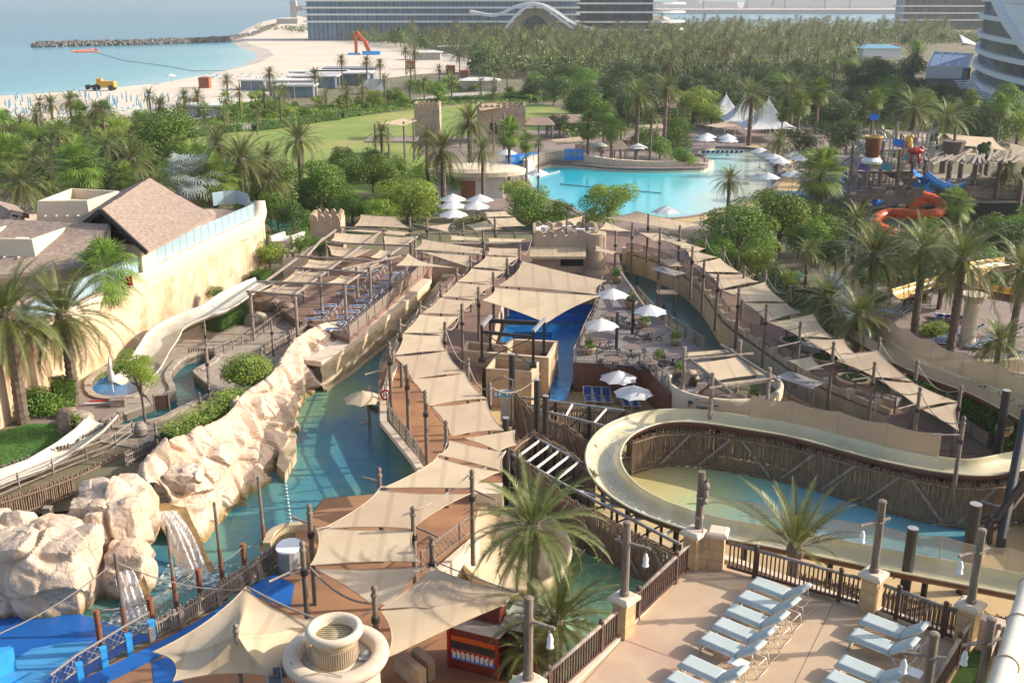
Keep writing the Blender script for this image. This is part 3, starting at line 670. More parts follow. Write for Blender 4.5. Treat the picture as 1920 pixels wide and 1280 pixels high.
# ---------------------------------------------------------------- object builders
def sailmesh(C,inset=.11,N=14,sag=.0):
    C=[Vector(c) for c in C]; cen=sum(C,Vector((0,0,0)))/4
    def edge(a,b,t):
        m_=(a+b)/2; e=a.lerp(b,t); d=(cen-m_); return e+d*inset*2*4*t*(1-t)*.5*1.1+Vector((0,0,-sag*4*t*(1-t)))
    def f(u,v):
        c0=edge(C[0],C[1],u);c1=edge(C[3],C[2],u);d0=edge(C[0],C[3],v);d1=edge(C[1],C[2],v)
        return c0*(1-v)+c1*v+d0*(1-u)+d1*u-(C[0]*(1-u)*(1-v)+C[1]*u*(1-v)+C[3]*(1-u)*v+C[2]*u*v)
    m=M(); m.grid(f,N,N); bd=[f(i/N,0) for i in range(N)]+[f(1,i/N) for i in range(N)]+[f(1-i/N,1) for i in range(N)]+[f(0,1-i/N) for i in range(N+1)]
    return m,bd
def sail(corners,label,group=None,inset=.2,z=4,name='shade_sail',fix=True,sag=0):
    C=[at(c[0],c[1],c[2] if len(c)>2 else z) for c in corners]
    m,bd=sailmesh(C,inset,sag=sag); root=thing(name,label,'shade sail',tuple(C[3]),group)
    m.build('cloth',X['sail'],root,smooth=True)
    h=M(); h.tube(bd,.022,5); h.build('hem',X['sail'],root,smooth=True)
    return root
def pole_proto():
    root=thing('timber_pole','x','pole')
    s=M(); s.tube([(0,0,0),(0,0,.5),(0,0,1)],[.13,.12,.11],9); s.build('shaft',X['pole'],root,smooth=True)
    t=M(); t.lathe((0,0,0),[(.11,0),(.15,.02),(.15,.12),(.1,.16),(.1,.3),(.13,.33),(.13,.4),(.07,.5),(0,.52)],9); t.build('finial',X['pole'],root)
    c=M(); c.lathe((0,0,0),[(.17,-.12),(.17,.12)],9); c.build('collar',X['black'],root)
    return root
POLE=Proto(pole_proto)
def pole(px,py,zt,zb=0,label='',group='timber poles',sc=1,world=None):
    p=world or at(px,py,zt); o=POLE.put((p.x,p.y,zb),rnd.uniform(0,6),label,'pole',group); H=zt-zb-.5
    for c in o.children:
        b=c.name.split('.')[0]
        if b=='shaft': c.scale=(sc,sc,H)
        elif b=='finial': c.location=(0,0,H); c.scale=(sc,sc,1)
        else: c.location=(0,0,H*.78); c.scale=(sc,sc,1)
    return o
def cat_rope(P,sag=.6,n=8):
    out=[]
    for i in range(len(P)-1):
        for k in range(n): t=k/n; q=P[i].lerp(P[i+1],t); q.z-=sag*4*t*(1-t); out.append(q)
    out.append(P[-1]); return out
def rope(P,label,r=.03,sag=.6,group=None,mt='rope'):
    m=M(); m.tube(cat_rope(P,sag),r,5); return tag(m.build('rope',X[mt],smooth=True),label,'rope',group)
def rn(p,s):
    d,c=noise.voronoi(p/s); return d,c
def rockdisp(p,s,amp,crack=.3):
    w=p*.35; q=p+Vector((noise.noise(w),noise.noise(w+Vector((7.3,1.1,4.7))),noise.noise(w+Vector((2.9,9.4,5.3)))))*s*.5
    d,c=noise.voronoi(q/s); c0=c[0]
    rx=noise.noise(c0*7.3+Vector((3,1,7))); ry=noise.noise(c0*5.1+Vector((9,4,2))); rz=noise.noise(c0*6.7+Vector((1,8,5)))
    e=d[1]-d[0]; k=min(1,e/.22); k=k*k*(3-2*k)
    v=((q/s-c0).dot(Vector((rx,ry,rz)))*1.5+.45+noise.noise(c0*3.3)*.7)*k-.1
    v+=noise.fractal(p*1.3,1.0,2.0,3)*.07
    return v*amp
def boulder(c,sx,sy,sz,label,mt='rock',s=1.6,amp=.35,seed=0,sub=5,cut=True,group=None,name='boulder',square=.5):
    m=M(); c=Vector(c); o=Vector((seed*13.1,seed*7.7,0))
    import bmesh
    bm=bmesh.new(); bmesh.ops.create_icosphere(bm,subdivisions=sub,radius=1); V=[]
    for v in bm.verts:
        n=v.co.copy(); mx=max(abs(n.x),abs(n.y),abs(n.z)); b=n.lerp(n/mx,square)
        p=Vector((b.x*sx,b.y*sy,b.z*sz)); k=rockdisp(p+o,s,amp)+rockdisp(p+o*2,s*.42,amp*.13,.5); p=p+n*k; V.append(c+p)
    F=[tuple(v.index for v in f.verts) for f in bm.faces]; bm.free(); m.add(V,F)
    ob=m.build(name,X[mt]); return tag(ob,label,'rock',group)
def sweep(path,prof,name,mt,parent=None,smooth=True,closed=False,bank=None,flip=False):
    """profile points (side, up) swept along path"""
    P=[Vector(p) for p in path]; n=len(prof); V=[];F=[]
    for i,p in enumerate(P):
        d=P[min(i+1,len(P)-1)]-P[max(i-1,0)]; d.z*=.6; d.normalize(); s=d.cross(Vector((0,0,1))).normalized(); u=s.cross(d)
        b=bank[i] if bank else 0
        s2=s*math.cos(b)+u*math.sin(b); u2=u*math.cos(b)-s*math.sin(b)
        for a,h in prof: V.append(p+s2*a+u2*h)
    for i in range(len(P)-1):
        for k in range(n if closed else n-1):
            k2=(k+1)%n; q=(i*n+k,i*n+k2,(i+1)*n+k2,(i+1)*n+k); F.append(q if not flip else tuple(reversed(q)))
    if closed: F.append(tuple(range(n))); F.append(tuple(reversed([(len(P)-1)*n+k for k in range(n)])))
    m=M(); m.add(V,F); return m.build(name,X[mt],parent,smooth=smooth)
def uprof(w,h,t,n=12,rim=.06):
    """closed U cross-section: inner trough then rims; outer shell"""
    inn=[(w/2*math.sin(a),h-h*math.cos(a)) for a in [math.pi/2*(-1+2*k/n) for k in range(n+1)]]
    out=[((w/2+t)*math.sin(a),h-(h+t)*math.cos(a)) for a in [math.pi/2*(-1+2*k/n) for k in range(n+1)]]
    return inn,out
def flume(path,w,h,label,inner='flume',outer='flumebrown',name='water_slide',bank=None,loc=None,joints=True):
    root=thing(name,label,'water slide',tuple(loc or path[0])); inn,out=uprof(w,h,.06)
    prof=[(-w/2-.14,h),(-w/2-.13,h+.06),(-w/2-.02,h+.07)]+inn+[(w/2+.02,h+.07),(w/2+.13,h+.06),(w/2+.14,h)]
    sweep(path,prof,'trough',inner,root,bank=bank)
    sweep(path,list(reversed(out)),'shell',outer,root,bank=bank)
    if joints:
        q=resample(path,3.2); jm=M()
        for i in range(1,len(q)-1):
            d=(q[i+1]-q[i-1]).normalized(); s=d.cross(Vector((0,0,1))).normalized()
            ring=[q[i]+s*a*1.03+Vector((0,0,b-.04)) for a,b in out]; jm.tube(ring,.05,4)
        jm.build('joint_rings',X[outer],root)
    return root
def railing(P,h,label,zb=0,step=2.0,style='net',group=None,name='railing',mt='greywood',post=.09,cat='railing',netmt='net2',loc=None,toprail=.07,slat=.14):
    P=[Vector((p[0],p[1],p[2] if len(p)>2 else zb)) for p in P]
    root=thing(name,label,cat,tuple(P[0]),group); q=resample(P,step)
    if (q[-1]-P[-1]).length>step*.4: q.append(P[-1])
    for p in q:
        m=M(); m.box(p+Vector((0,0,h*.54)),(post,post,h*1.08)); m.build('post',X[mt],root)
    m=M()
    for i in range(len(P)-1):
        m.beam(P[i]+Vector((0,0,h)),P[i+1]+Vector((0,0,h)),toprail,toprail*.8)
        if style!='pickets': m.beam(P[i]+Vector((0,0,.12)),P[i+1]+Vector((0,0,.12)),.05,.05)
        if style=='rails': m.beam(P[i]+Vector((0,0,h*.5)),P[i+1]+Vector((0,0,h*.5)),.06,.05)
    m.build('rail',X[mt],root)
    if style=='net':
        m=M()
        for i in range(len(P)-1): m.quad(P[i]+Vector((0,0,.14)),P[i+1]+Vector((0,0,.14)),P[i+1]+Vector((0,0,h-.03)),P[i]+Vector((0,0,h-.03)))
        m.build('mesh_panel',X[netmt],root)
    if style in('slats','pickets'):
        m=M(); r=random.Random(3)
        for p in resample(P,slat): m.box(p+Vector((r.uniform(-.01,.01),0,h*.5+r.uniform(-.02,.04))),(slat*.42,.04,h*(.9 if style=='slats' else 1)+r.uniform(-.06,.06)),rz=r.uniform(0,.3))
        m.build('slats',X[mt],root)
    if style=='cross':
        m=M()
        for i in range(len(P)-1):
            L=(P[i+1]-P[i]).length; nn=max(1,int(L/.32)); d=(P[i+1]-P[i])/nn
            for k in range(nn):
                a=P[i]+d*k; hh=h-.1
                for z0,z1 in((.1,.1+hh*.5),(.1+hh*.5,.1),(.1+hh*.5,h),(h,.1+hh*.5)): m.beam(a+Vector((0,0,z0)),a+d+Vector((0,0,z1)),.018,.018)
        m.build('lattice',X['rope'],root)
    return root
def netwall(P,h,label,root=None,every=2.2,mt='net',dip=.25,out=Vector((0,0,0)),group=None):
    """safety net with scalloped top between thin rods"""
    q=resample(P,every); q.append(Vector(P[-1])) if (q[-1]-Vector(P[-1])).length>.5 else None
    m=M(); rd=M()
    for i in range(len(q)-1):
        a,b=q[i],q[i+1]
        m.grid(lambda u,v:a.lerp(b,u)+out*v+Vector((0,0,(h-dip*4*u*(1-u))*v)),6,3)
    for p in q: rd.tube([p,p+out+Vector((0,0,h))],.022,4)
    e=[]
    for i in range(len(q)-1):
        for k in range(6): u=k/6; e.append(q[i].lerp(q[i+1],u)+out+Vector((0,0,h-dip*4*u*(1-u))))
    rd.tube(e,.018,4); 
    m.build('net',X[mt],root,smooth=True); rd.build('net_rods',X['rope'],root)
def stick_screen(P,z0,z1,label,group=None,braces=True,name='bamboo_screen',r0=.035,mt='bamboo',cat='screen',step=None):
    """screen of upright sticks; z1 may be list"""
    P=[Vector(p) for p in P]; root=thing(name,label,cat,(P[0].x,P[0].y,z0),group); st=step or .1
    q=resample([Vector((p.x,p.y,0)) for p in P],st); n=len(q); r=random.Random(11); m=M(); zl=z1 if isinstance(z1,(list,tuple)) else [z1]*len(P)
    acc=[0]
    for i in range(len(P)-1): acc.append(acc[-1]+math.hypot(P[i+1].x-P[i].x,P[i+1].y-P[i].y))
    def zt(i):
        s=acc[-1]*i/max(1,n-1)
        for k in range(len(acc)-1):
            if s<=acc[k+1]+1e-6: return lerp(zl[k],zl[k+1],(s-acc[k])/max(1e-6,acc[k+1]-acc[k]))
        return zl[-1]
    for i,p in enumerate(q):
        a=z0+r.uniform(-.08,.12); b=zt(i)+r.uniform(-.12,.12); rr=st*r.uniform(.36,.5); t=r.uniform(-.03,.03)
        m.tube([(p.x,p.y,a),(p.x+t,p.y+t,b)],[rr,rr*.9],5)
    m.build('sticks',X[mt],root)
    b=M()
    for i in range(len(P)-1):
        d=(P[i+1]-P[i]); d.z=0; nn=Vector((d.y,-d.x,0)).normalized()*(.1)
        for s in(-1,1):
            b.beam(Vector((P[i].x,P[i].y,zl[i]-.2))+nn*s,Vector((P[i+1].x,P[i+1].y,zl[i+1]-.2))+nn*s,.06,.1); b.beam(Vector((P[i].x,P[i].y,z0+.25))+nn*s,Vector((P[i+1].x,P[i+1].y,z0+.25))+nn*s,.06,.1)
    b.build('rails',X[mt],root)
    if braces:
        bb=M(); L=acc[-1]; k=0; s=0
        while s<L-2:
            i=int(s/L*(n-1)); j=int(min(n-1,(s+1.9)/L*(n-1))); p,q2=q[i],q[j]; d=(q2-p).normalized(); nn=Vector((d.y,-d.x,0))*.12
            for sg in(-1,1):
                A=Vector((p.x,p.y,zt(i)-.2))+nn*sg; B=Vector((q2.x,q2.y,z0+.3))+nn*sg
                if k%4==2: A.z,B.z=B.z,A.z
                bb.beam(A,B,.06,.17)
            s+=2.6; k+=1
        bb.build('braces',X['greywood'],root)
    return root
# furniture -----------------------------------------------------------
def pool_lounger(cm='bluecloth',back=55,fr='white',stripe=True,cush=False):
    root=thing('sun_lounger','x','sun lounger'); f=M(); w=.62; zs=.36; a=R(back); hx=1.25; bl=.78
    B=Vector((hx,0,zs)); T=Vector((hx+bl*math.cos(a),0,zs+bl*math.sin(a)))
    for s in(-1,1):
        y=s*w/2; f.tube([(0.02,y,zs-.03),(0,y,zs),(hx,y,zs),],.022,6); f.tube([(hx,y,zs),(T.x,y,T.z)],.022,6)
        f.tube([(.12,y,zs),(.06,y,0)],.02,6); f.tube([(hx+.1,y,zs),(hx+.32,y,0)],.02,6); f.tube([(hx-.1,y,zs-.02),(hx+.62,y,zs-.02),(hx+.7,y,.0)],.018,6); f.tube([(T.x-.15*math.cos(a),y,T.z-.15*math.sin(a)),(hx+.5,y,zs-.02)],.015,5)
    f.tube([(0,-w/2,zs),(0,w/2,zs)],.022,6); f.tube([(T.x,-w/2,T.z),(T.x,w/2,T.z)],.022,6); f.tube([(.06,-w/2,.03),(.06,w/2,.03)],.016,5);f.tube([(hx+.7,-w/2,.02),(hx+.7,w/2,.02)],.016,5); f.tube([(hx+.62,-w/2,zs-.02),(hx+.62,w/2,zs-.02)],.016,5)
    f.build('frame',X[fr],root,smooth=True)
    if cush:
        def cushion(name,L,o,an):
            m=M(); hw=w/2-.0
            def g(u,v):
                x=u*L; y=(v-.5)*2*hw; e=min(1,min(u,1-u)*L/.05,(.5-abs(v-.5))*2*hw/.05); return Vector((x,y,.10*max(0,e)**.5))
            m.grid(g,20,12); m.grid(lambda u,v:Vector((u*L,(.5-v)*2*hw,0)),1,1)
            rt=Matrix.Rotation(-an,3,'Y'); m.v=[rt@p+o for p in m.v]; return m.build(name,X[cm],root,smooth=True)
        cushion('seat_cushion',hx-.01,Vector((0,0,zs+.02)),0); cushion('back_cushion',bl,Vector((hx+.01,0,zs+.02)),a)
    else:
        s_=M(); s_.grid(lambda u,v:Vector((.05+u*(hx-.07),(v-.5)*(w-.1),zs+.0-.02*math.sin(math.pi*v))),6,4); s_.build('seat',X[cm],root)
        s_=M(); s_.grid(lambda u,v:Vector((hx,0,zs+.0))+Vector((math.cos(a),0,math.sin(a)))*(u*(bl-.05)+.03)+Vector((0,(v-.5)*(w-.1),0)),6,4); s_.build('backrest',X[cm],root)
        if stripe:
            s_=M()
            for yy in(-.19,.19): s_.box((hx/2,yy,zs+.006),(hx-.1,.03,.006))
            s_.build('stripes',X[fr],[c for c in root.children if c.name.startswith('seat')][0])
    return root
LB=Proto(lambda:pool_lounger('bluecloth',38)); LT=Proto(lambda:pool_lounger('cush',40,'creammetal',cush=True))
def umbrella_proto(r=1.45,h=2.6,n=8,cl='umb',closed=False,valance=.0):
    root=thing('parasol','x','parasol'); m=M()
    if closed: m.lathe((0,0,0),[(.05,h*.42),(.17,h*.5),(.14,h*.8),(.03,h)],8); m.build('canopy',X[cl],root)
    else:
        def g(u,v):
            a=u*n; k=a-math.floor(a); rr=r*v; t=2*math.pi*u
            kk=math.cos(math.pi/n)/math.cos((k-.5)*2*math.pi/n); sc=1-.05*4*k*(1-k)*v
            return Vector((rr*kk*sc*math.cos(t),rr*kk*sc*math.sin(t),h-.62*v**1.15*(r/1.45)+.05*4*k*(1-k)*v))
        m.grid(g,n*6,6); m.build('canopy',X[cl],root)
        q=M()
        for k in range(n): t=2*math.pi*k/n; q.tube([g(k/n,0)-Vector((0,0,.06)),g(k/n,1)-Vector((0,0,.03))],.012,4)
        q.build('rib',X['greywood'],root.children[0])
    p=M(); p.tube([(0,0,0),(0,0,h-.02)],.028,7); p.build('pole',X['white'] if closed else X['greywood'],root)
    t=M(); t.lathe((0,0,h-.03),[(.05,0),(.05,.06),(0,.12)],6); t.build('finial',X['white'],root)
    if not closed: b=M(); b.lathe((0,0,0),[(.3,0),(.3,.07),(.06,.12)],12); b.build('base',X['acgrey'],root)
    return root
UM=Proto(umbrella_proto); UTAN=Proto(lambda:umbrella_proto(1.4,2.4,8,'sail')); UC=Proto(lambda:umbrella_proto(1,2.7,8,'bluepale',True)); US=Proto(lambda:umbrella_proto(2.2,2.9,4))
def picnic_proto():
    root=thing('picnic_table','x','table'); m=M(); m.lathe((0,0,.70),[(.62,0),(.64,.02),(.64,.05),(0,.055)],20); m.build('table_top',X['tabletop'],root,smooth=False)
    l=M(); l.tube([(0,0,0),(0,0,.7)],.06,8); l.lathe((0,0,0),[(.3,0),(.28,.05),(.06,.1)],10); l.build('pedestal',X['black'],root)
    for k in range(4):
        a=k*math.pi/2+.78; c=Vector((math.cos(a)*1.0,math.sin(a)*1.0,0)); s=M(); s.box(c+Vector((0,0,.44)),(.34,.9,.05),rz=a); s.tube([Vector((0,0,.12)),c*.7+Vector((0,0,.15)),c+Vector((0,0,.42))],.035,6); s.tube([c+Vector((0,0,.42)),c*1.12],.035,6); s.build('bench_seat',X['black'],root)
    return root
PT=Proto(picnic_proto)
def pot_proto():
    root=thing('planter','x','planter'); m=M(); m.lathe((0,0,0),[(.26,0),(.42,.25),(.5,.55),(.46,.62),(.42,.6),(.4,.5),(0,.5)],18); m.build('pot',X['clay'],root,smooth=True)
    f=M(); r=random.Random(4)
    for i in range(260): d=rv(r); d.z=abs(d.z); leafquad(f,Vector((0,0,.6))+Vector((d.x*.5,d.y*.5,d.z*.75))*r.uniform(.4,1),d+rv(r),rv(r),.17,.08)
    f.build('plant',X['fol_pot'],root); return root
POT=Proto(pot_proto)
def textmesh(txt,loc,size,rot,mt,parent,name='lettering',ext=.01):
    cu=bpy.data.curves.new(name,'FONT'); cu.body=txt; cu.size=size; cu.extrude=ext; cu.align_x='CENTER'; cu.align_y='CENTER'
    o=bpy.data.objects.new(name,cu); COL.objects.link(o); dg=bpy.context.evaluated_depsgraph_get(); me=bpy.data.meshes.new_from_object(o.evaluated_get(dg)); bpy.data.objects.remove(o)
    o=bpy.data.objects.new(name,me); COL.objects.link(o); me.materials.append(mt); off=OFF.get(parent.name,Vector((0,0,0))); o.location=Vector(loc)-off; o.rotation_euler=rot; o.parent=parent; return o
# ================================================================ foreground terrace
TZ=8.8
def T(px,py,z=TZ): return at(px,py,z)
tpoly=[T(1284,1056),T(1318,1032),T(1354,1042),T(1605,1130),T(1640,1142),T(1812,1200),T(1700,1390),T(1450,1800),T(850,1700),T(975,1365),T(1156,1196)]
m=M(); m.prism(tpoly,TZ-.35,TZ); struct(m.build('terrace_floor',X['terrace']))
m=M(); m.prism(offset(tpoly,-.05),-2,TZ-.352); b=m.build('terrace_building',X['block']); tag(b,'sandstone block building that carries the sun terrace','building')
m=M()
for A,B in (((1288,1052),(1158,1192)),((1158,1192),(985,1362)),((1354,1044),(1612,1133)),((1645,1142),(1800,1196)),((1806,1200),(1705,1380))):
    m.beam(T(*A,TZ+.05),T(*B,TZ+.05),.3,.12)
tag(m.build('terrace_kerb',X['sandcap']),'low stone kerb running round the foreground sun terrace','kerb')
def pillar(px,py,w,h,label,dx=0,dy=0,lshape=False):
    p=T(px,py); root=thing('stone_pillar',label,'pillar',tuple(p),'stone pillars of the sun terrace'); ang=R(48)
    b=M(); b.box(p+Vector((0,0,h/2-.02)),(w,w,h),rz=ang)
    if lshape: b.box(p+Vector((.78,-.0,h/2-.022)),(w*.98,w*.98,h-.004),rz=R(-18)); b.box(p+Vector((.38,.06,h/2-.024)),(.6,w*.8,h-.01),rz=R(-5))
    b.build('shaft',X['block'],root)
    c=M(); c.box(p+Vector((0,0,h+.03)),(w+.22,w+.22,.1),rz=ang); c.box(p+Vector((0,0,h+.115)),(w+.22,w+.22,.07),rz=ang,taper=.72)
    if lshape: c.box(p+Vector((.78,0,h+.034)),(w+.2,w+.2,.1),rz=R(-18)); c.box(p+Vector((.78,0,h+.118)),(w+.2,w+.2,.07),rz=R(-18),taper=.75)
    c.build('cap',X['sandcap'],root,bevel=.015); return p
p1=pillar(1298,1062,.5,1.25,'L-shaped stone pillar at the back corner of the sun terrace',lshape=True)
p2=pillar(1168,1188,.5,1.2,'stone pillar in the middle of the left terrace railing')
p3=pillar(990,1352,.5,1.2,'stone pillar at the bottom edge, foot of the left terrace railing')
p4=pillar(1630,1142,.5,1.2,'stone pillar between the two back railings of the sun terrace')
p5=pillar(1808,1208,.5,1.3,'stone pillar at the right back corner of the sun terrace')
def lpost():
    root=thing('lantern_post','x','lamp post'); s=M(); s.tube([(0,0,0),(0,0,1.2),(0,0,2.32)],[.125,.12,.115],12); s.lathe((0,0,2.3),[(.115,0),(.13,.04),(.12,.1),(0,.13)],12); s.lathe((0,0,0),[(.15,0),(.15,.12),(.125,.15)],12); s.build('shaft',X['pole'],root,smooth=False)
    a=M(); a.tube([(-.35,0,1.75),(.72,0,1.68)],.05,8); a.tube([(-.1,.12,1.75),(.1,.12,1.7)],.03,6); arm=a.build('cross_arm',X['greywood'],root)
    r=M(); r.tube([(.6,0,1.66),(.6,0,1.5)],.01,4); r.build('hanging_rope',X['rope'],arm)
    l=M(); l.lathe((.6,0,1.08),[(.07,0),(.1,.03),(.1,.06),(.075,.08),(.085,.28),(.05,.33),(.06,.36),(.03,.42),(0,.44)],12); l.build('lantern',X['white'],arm,smooth=True); return root
LP=Proto(lpost)
def lp(p,z,rz,lab,g='lantern posts round the sun terrace'): return LP.put((p.x,p.y,z),rz,lab,'lamp post',g)
lp(p2,TZ+1.35,R(-25),'weathered lantern post on the middle pillar of the left terrace railing')
lp(p3,TZ+1.35,R(-25),'weathered lantern post rising at the bottom edge beside the second palm')
lp(p4,TZ+1.35,R(200),'weathered lantern post on the pillar between the back railings')
lp(p5,TZ+1.4,R(200),'weathered lantern post on the right back corner pillar')
q=T(1722,1395); lp(q,TZ+.9,R(160),'near lantern post in front of the loungers by the right railing')
q=T(1820,1400,8); lp(q,TZ+.75,R(190),'lantern post beside the beige pipe and the green turf')
cp_=T(1304,1050); root=thing('carved_post','tall carved totem post bound with rope on the corner pillar','post',(p1.x+.15,p1.y+.1,TZ+1.4))
s=M(); b0=Vector((p1.x+.15,p1.y+.1,TZ+1.4)); s.tube([b0,b0+Vector((0,0,1.1)),b0+Vector((0,0,2.05))],[.13,.125,.12],12); s.build('shaft',X['pole'],root)
s=M(); s.ico(b0+Vector((.14,-.05,1.55)),.13,3,1,1,1.2); s.ico(b0+Vector((.13,-.07,1.28)),.12,3,1,.9,1.5); s.ico(b0+Vector((.14,-.08,1.0)),.1,3); s.tube([b0+Vector((.14,-.05,1.7)),b0+Vector((.2,-.1,1.82))],[.06,.02],6); s.build('carving',X['greywood'],root,smooth=True)
s=M(); [s.lathe(b0+Vector((0,0,z)),[(.14,0),(.15,.02),(.14,.05)],12) for z in (.38,.42,1.12)]; s.tube(cat_rope([b0+Vector((.05,-.13,.5)),b0+Vector((.1,-.3,-.1)),b0+Vector((.1,-.36,-.8))],.02),.025,6); s.build('rope_binding',X['rope'],root)
def trail(A,B,label,posts=2,n=None):
    A=Vector(A);B=Vector(B); d=(B-A).normalized(); L=(B-A).length; root=thing('timber_railing',label,'railing',tuple(A),'timber railings of the sun terrace')
    r=M(); r.tube([A+Vector((0,0,1.0)),B+Vector((0,0,1.0))],.06,10); r.build('top_rail',X['greywood'],root,smooth=True)
    r=M(); r.beam(A+Vector((0,0,.13)),B+Vector((0,0,.13)),.09,.08); r.build('bottom_rail',X['darkwood'],root)
    n=n or int(L/.135)
    s=M()
    for k in range(n): s.box(A+d*(L*(k+.5)/n)+Vector((0,0,.56)),(.045,.045,.82),rz=math.atan2(d.y,d.x))
    s.build('balusters',X['darkwood'],root)
    for k in range(posts):
        p=A+d*(L*(.06 if posts==1 else lerp(.22,.86,k/(posts-1)) if posts>1 else .5)); s=M(); s.box(p+Vector((0,0,.53)),(.12,.12,1.06),rz=math.atan2(d.y,d.x)); s.lathe(p+Vector((0,0,1.05)),[(.05,0),(.08,.05),(.085,.1),(.04,.15),(0,.16)],10); s.build('post',X['darkwood'] if posts==2 else X['greywood'],root)
dv=(p2-p1).normalized(); 
trail(p1+dv*.38,p2-dv*.35,'timber railing on the left terrace edge above the green pool')
dv3=(p3-p2).normalized(); trail(p2+dv3*.35,p3-dv3*.35,'timber railing running down to the bottom edge beside the palms')
dv4=(p4-p1).normalized(); trail(Vector((p1.x+1.12,p1.y-.18,TZ)),p4-dv4*.35,'long timber railing at the back of the terrace before the young palm',posts=2)
dv5=(p5-p4).normalized(); trail(p4+dv5*.35,p5-dv5*.35,'short timber railing at the back right with two knobbed posts',posts=2)
E_=T(1722,1370); trail(p5+Vector((-.15,-.4,0)),E_,'timber railing with a pale round top rail on the right side of the terrace')
m=M()
for A,B in (((1168,1198),(1300,1246)),((1562,1132),(1480,1300)),((1812,1232),(1560,1400)),((1290,1060),(1040,1340))):
    a,b=T(*A,TZ+.004),T(*B,TZ+.004); d=(b-a).normalized(); n=Vector((d.y,-d.x,0))*.012; m.quad(a-n,a+n,b+n,b-n)
struct(m.build('floor_joint',X['brownpave']))
# loungers of the terrace
f0=T(1421,1083,TZ+.38); h0=T(1492,1110,TZ+.38); ax=math.atan2(h0.y-f0.y,h0.x-f0.x)
perp=Vector((math.sin(ax),-math.cos(ax),0))
def tl(px,py,lab):
    p=T(px,py,TZ+.38)+perp*.31; LT.put((p.x,p.y,TZ),ax,lab,'sun lounger','padded loungers on the sun terrace')
labs=['padded pale blue lounger nearest the long back railing','padded pale blue lounger, second from the back railing','padded pale blue lounger, third from the back railing in the left row','padded pale blue lounger, fourth from the back railing in the left row','padded pale blue lounger just behind the little white table in the left row','padded pale blue lounger just in front of the little white table in the left row','padded pale blue lounger cut by the bottom edge in the left row']
for (x,y),l in zip([(1419,1082),(1397,1107),(1375,1132),(1352,1158),(1328,1184),(1292,1228),(1266,1257)],labs): tl(x,y,l)
for (x,y),l in zip([(1625,1150),(1604,1178),(1582,1228),(1560,1256)],['padded lounger right of the floor joint, nearest the short railing','padded lounger right of the floor joint, behind the small table at the near lantern post','padded lounger in the front right pair, farther one','padded lounger in the front right pair, cut by the bottom edge']): tl(x,y,l)
def sidetable():
    root=thing('side_table','x','side table'); t=M(); t.box((0,0,.36),(.5,.42,.04)); t.build('table_top',X['white'],root,bevel=.01)
    l=M(); [l.tube([(x*.2,y*.16,.35),(x*.22,y*.18,0)],.018,5) for x in(-1,1) for y in(-1,1)]; l.build('legs',X['creammetal'],root); return root
ST=Proto(sidetable)
for x,y,l in ((1385,1240,'small white side table between loungers of the left row'),(1705,1207,'small white side table behind the near lantern post'),(1712,1258,'small white side table at the head of the front right pair')):
    p=T(x,y,TZ+.38); ST.put((p.x,p.y,TZ),ax,l,'side table','white side tables on the terrace')
# neighbour balcony with turf, low wall, beige pipe
tp=[T(1825,1196,8),T(1925,1150,8),T(2300,1300,8),T(2200,1900,8),T(1640,1700,8),T(1722,1400,8)]
m=M(); m.prism(tp,-2,8); tag(m.build('turf_balcony',X['green']),'balcony floor of green artificial turf at the bottom right corner','balcony')
m=M(); a=T(1830,1212,8); b=T(1915,1240,8); m.beam(a+Vector((0,0,.5)),b+Vector((0,0,.5)),.3,1.0); m.beam(a+Vector((0,0,1.05)),b+Vector((0,0,1.05)),.4,.1); tag(m.build('parapet_wall',X['sandcap']),'low stone parapet behind the green turf balcony','wall')
A=T(1850,1260,8); B=T(1790,1420,8); trail(T(1868,1225,8),T(1800,1400,8),'dark timber railing between the turf balcony and the pipe',posts=1)
root=thing('beige_pipe','thick beige pipe with bolted collars crossing the bottom right corner','pipe',tuple(at(1880,1290,11)))
a=at(1945,1050,10.6); b=at(1862,1330,11.4); s=M(); s.tube([a+(a-b)*.3,a,b,b+(b-a)*.3],.27,24); s.build('barrel',X['creammetal'],root,smooth=True)
s=M()
for k in range(5):
    p=a.lerp(b,-.05+k*.27); d=(b-a).normalized()*.04; s.tube([p-d,p+d],.315,24)
s.build('collars',X['sandcap'],root)
s=M(); e=(b-a); side=Vector((1,.15,-.25)).normalized(); s.quad(a+side*.2,a+side*1.4,b+side*1.4+e*.3,b+side*.2+e*.3); s.quad(b+side*.2+e*.3,b+side*1.4+e*.3,b+side*1.4+e*.3-Vector((0,0,.05)),b+side*.2+e*.3-Vector((0,0,.05))); s.build('canvas_cover',X['sandcap'],root)
# ================================================================ round stone tower, tent, kiosk
c=at(630,1222,4.0); c0=Vector((c.x,c.y,0)); root=thing('round_stone_tower','round cream stone tower with a louvred drum on its roof','tower',tuple(c0))
m=M(); m.lathe(c0,[(1.75,0),(1.6,1.5),(1.55,3.2),(1.75,3.75)],40); m.build('wall',X['plaster'],root,smooth=True)
m=M(); m.lathe(c0,[(1.3,3.3),(1.3,3.95),(1.34,4.05),(1.5,4.12),(1.8,4.1),(1.92,4.02),(1.95,3.9),(1.9,3.75),(1.7,3.7)],48); m.build('ring_parapet',X['sandcap'],root,smooth=True)
m=M(); m.lathe(c0,[(1.31,3.35),(0,3.36)],32); m.build('roof_floor',X['acgrey'],root)
dr=M(); dc=c0+Vector((-.02,0,0)); dr.lathe(dc,[(.8,3.36),(.78,4.6),(.86,4.72)],36); dd=dr.build('drum',X['louvre'],root,smooth=True)
r2=M(); r2.lathe(dc,[(.74,4.55),(.72,4.95),(.76,5.05),(.9,5.12),(1.03,5.05),(1.06,4.92),(1.0,4.8),(.84,4.7)],44); r2.build('drum_rim',X['plaster'],dd,smooth=True)
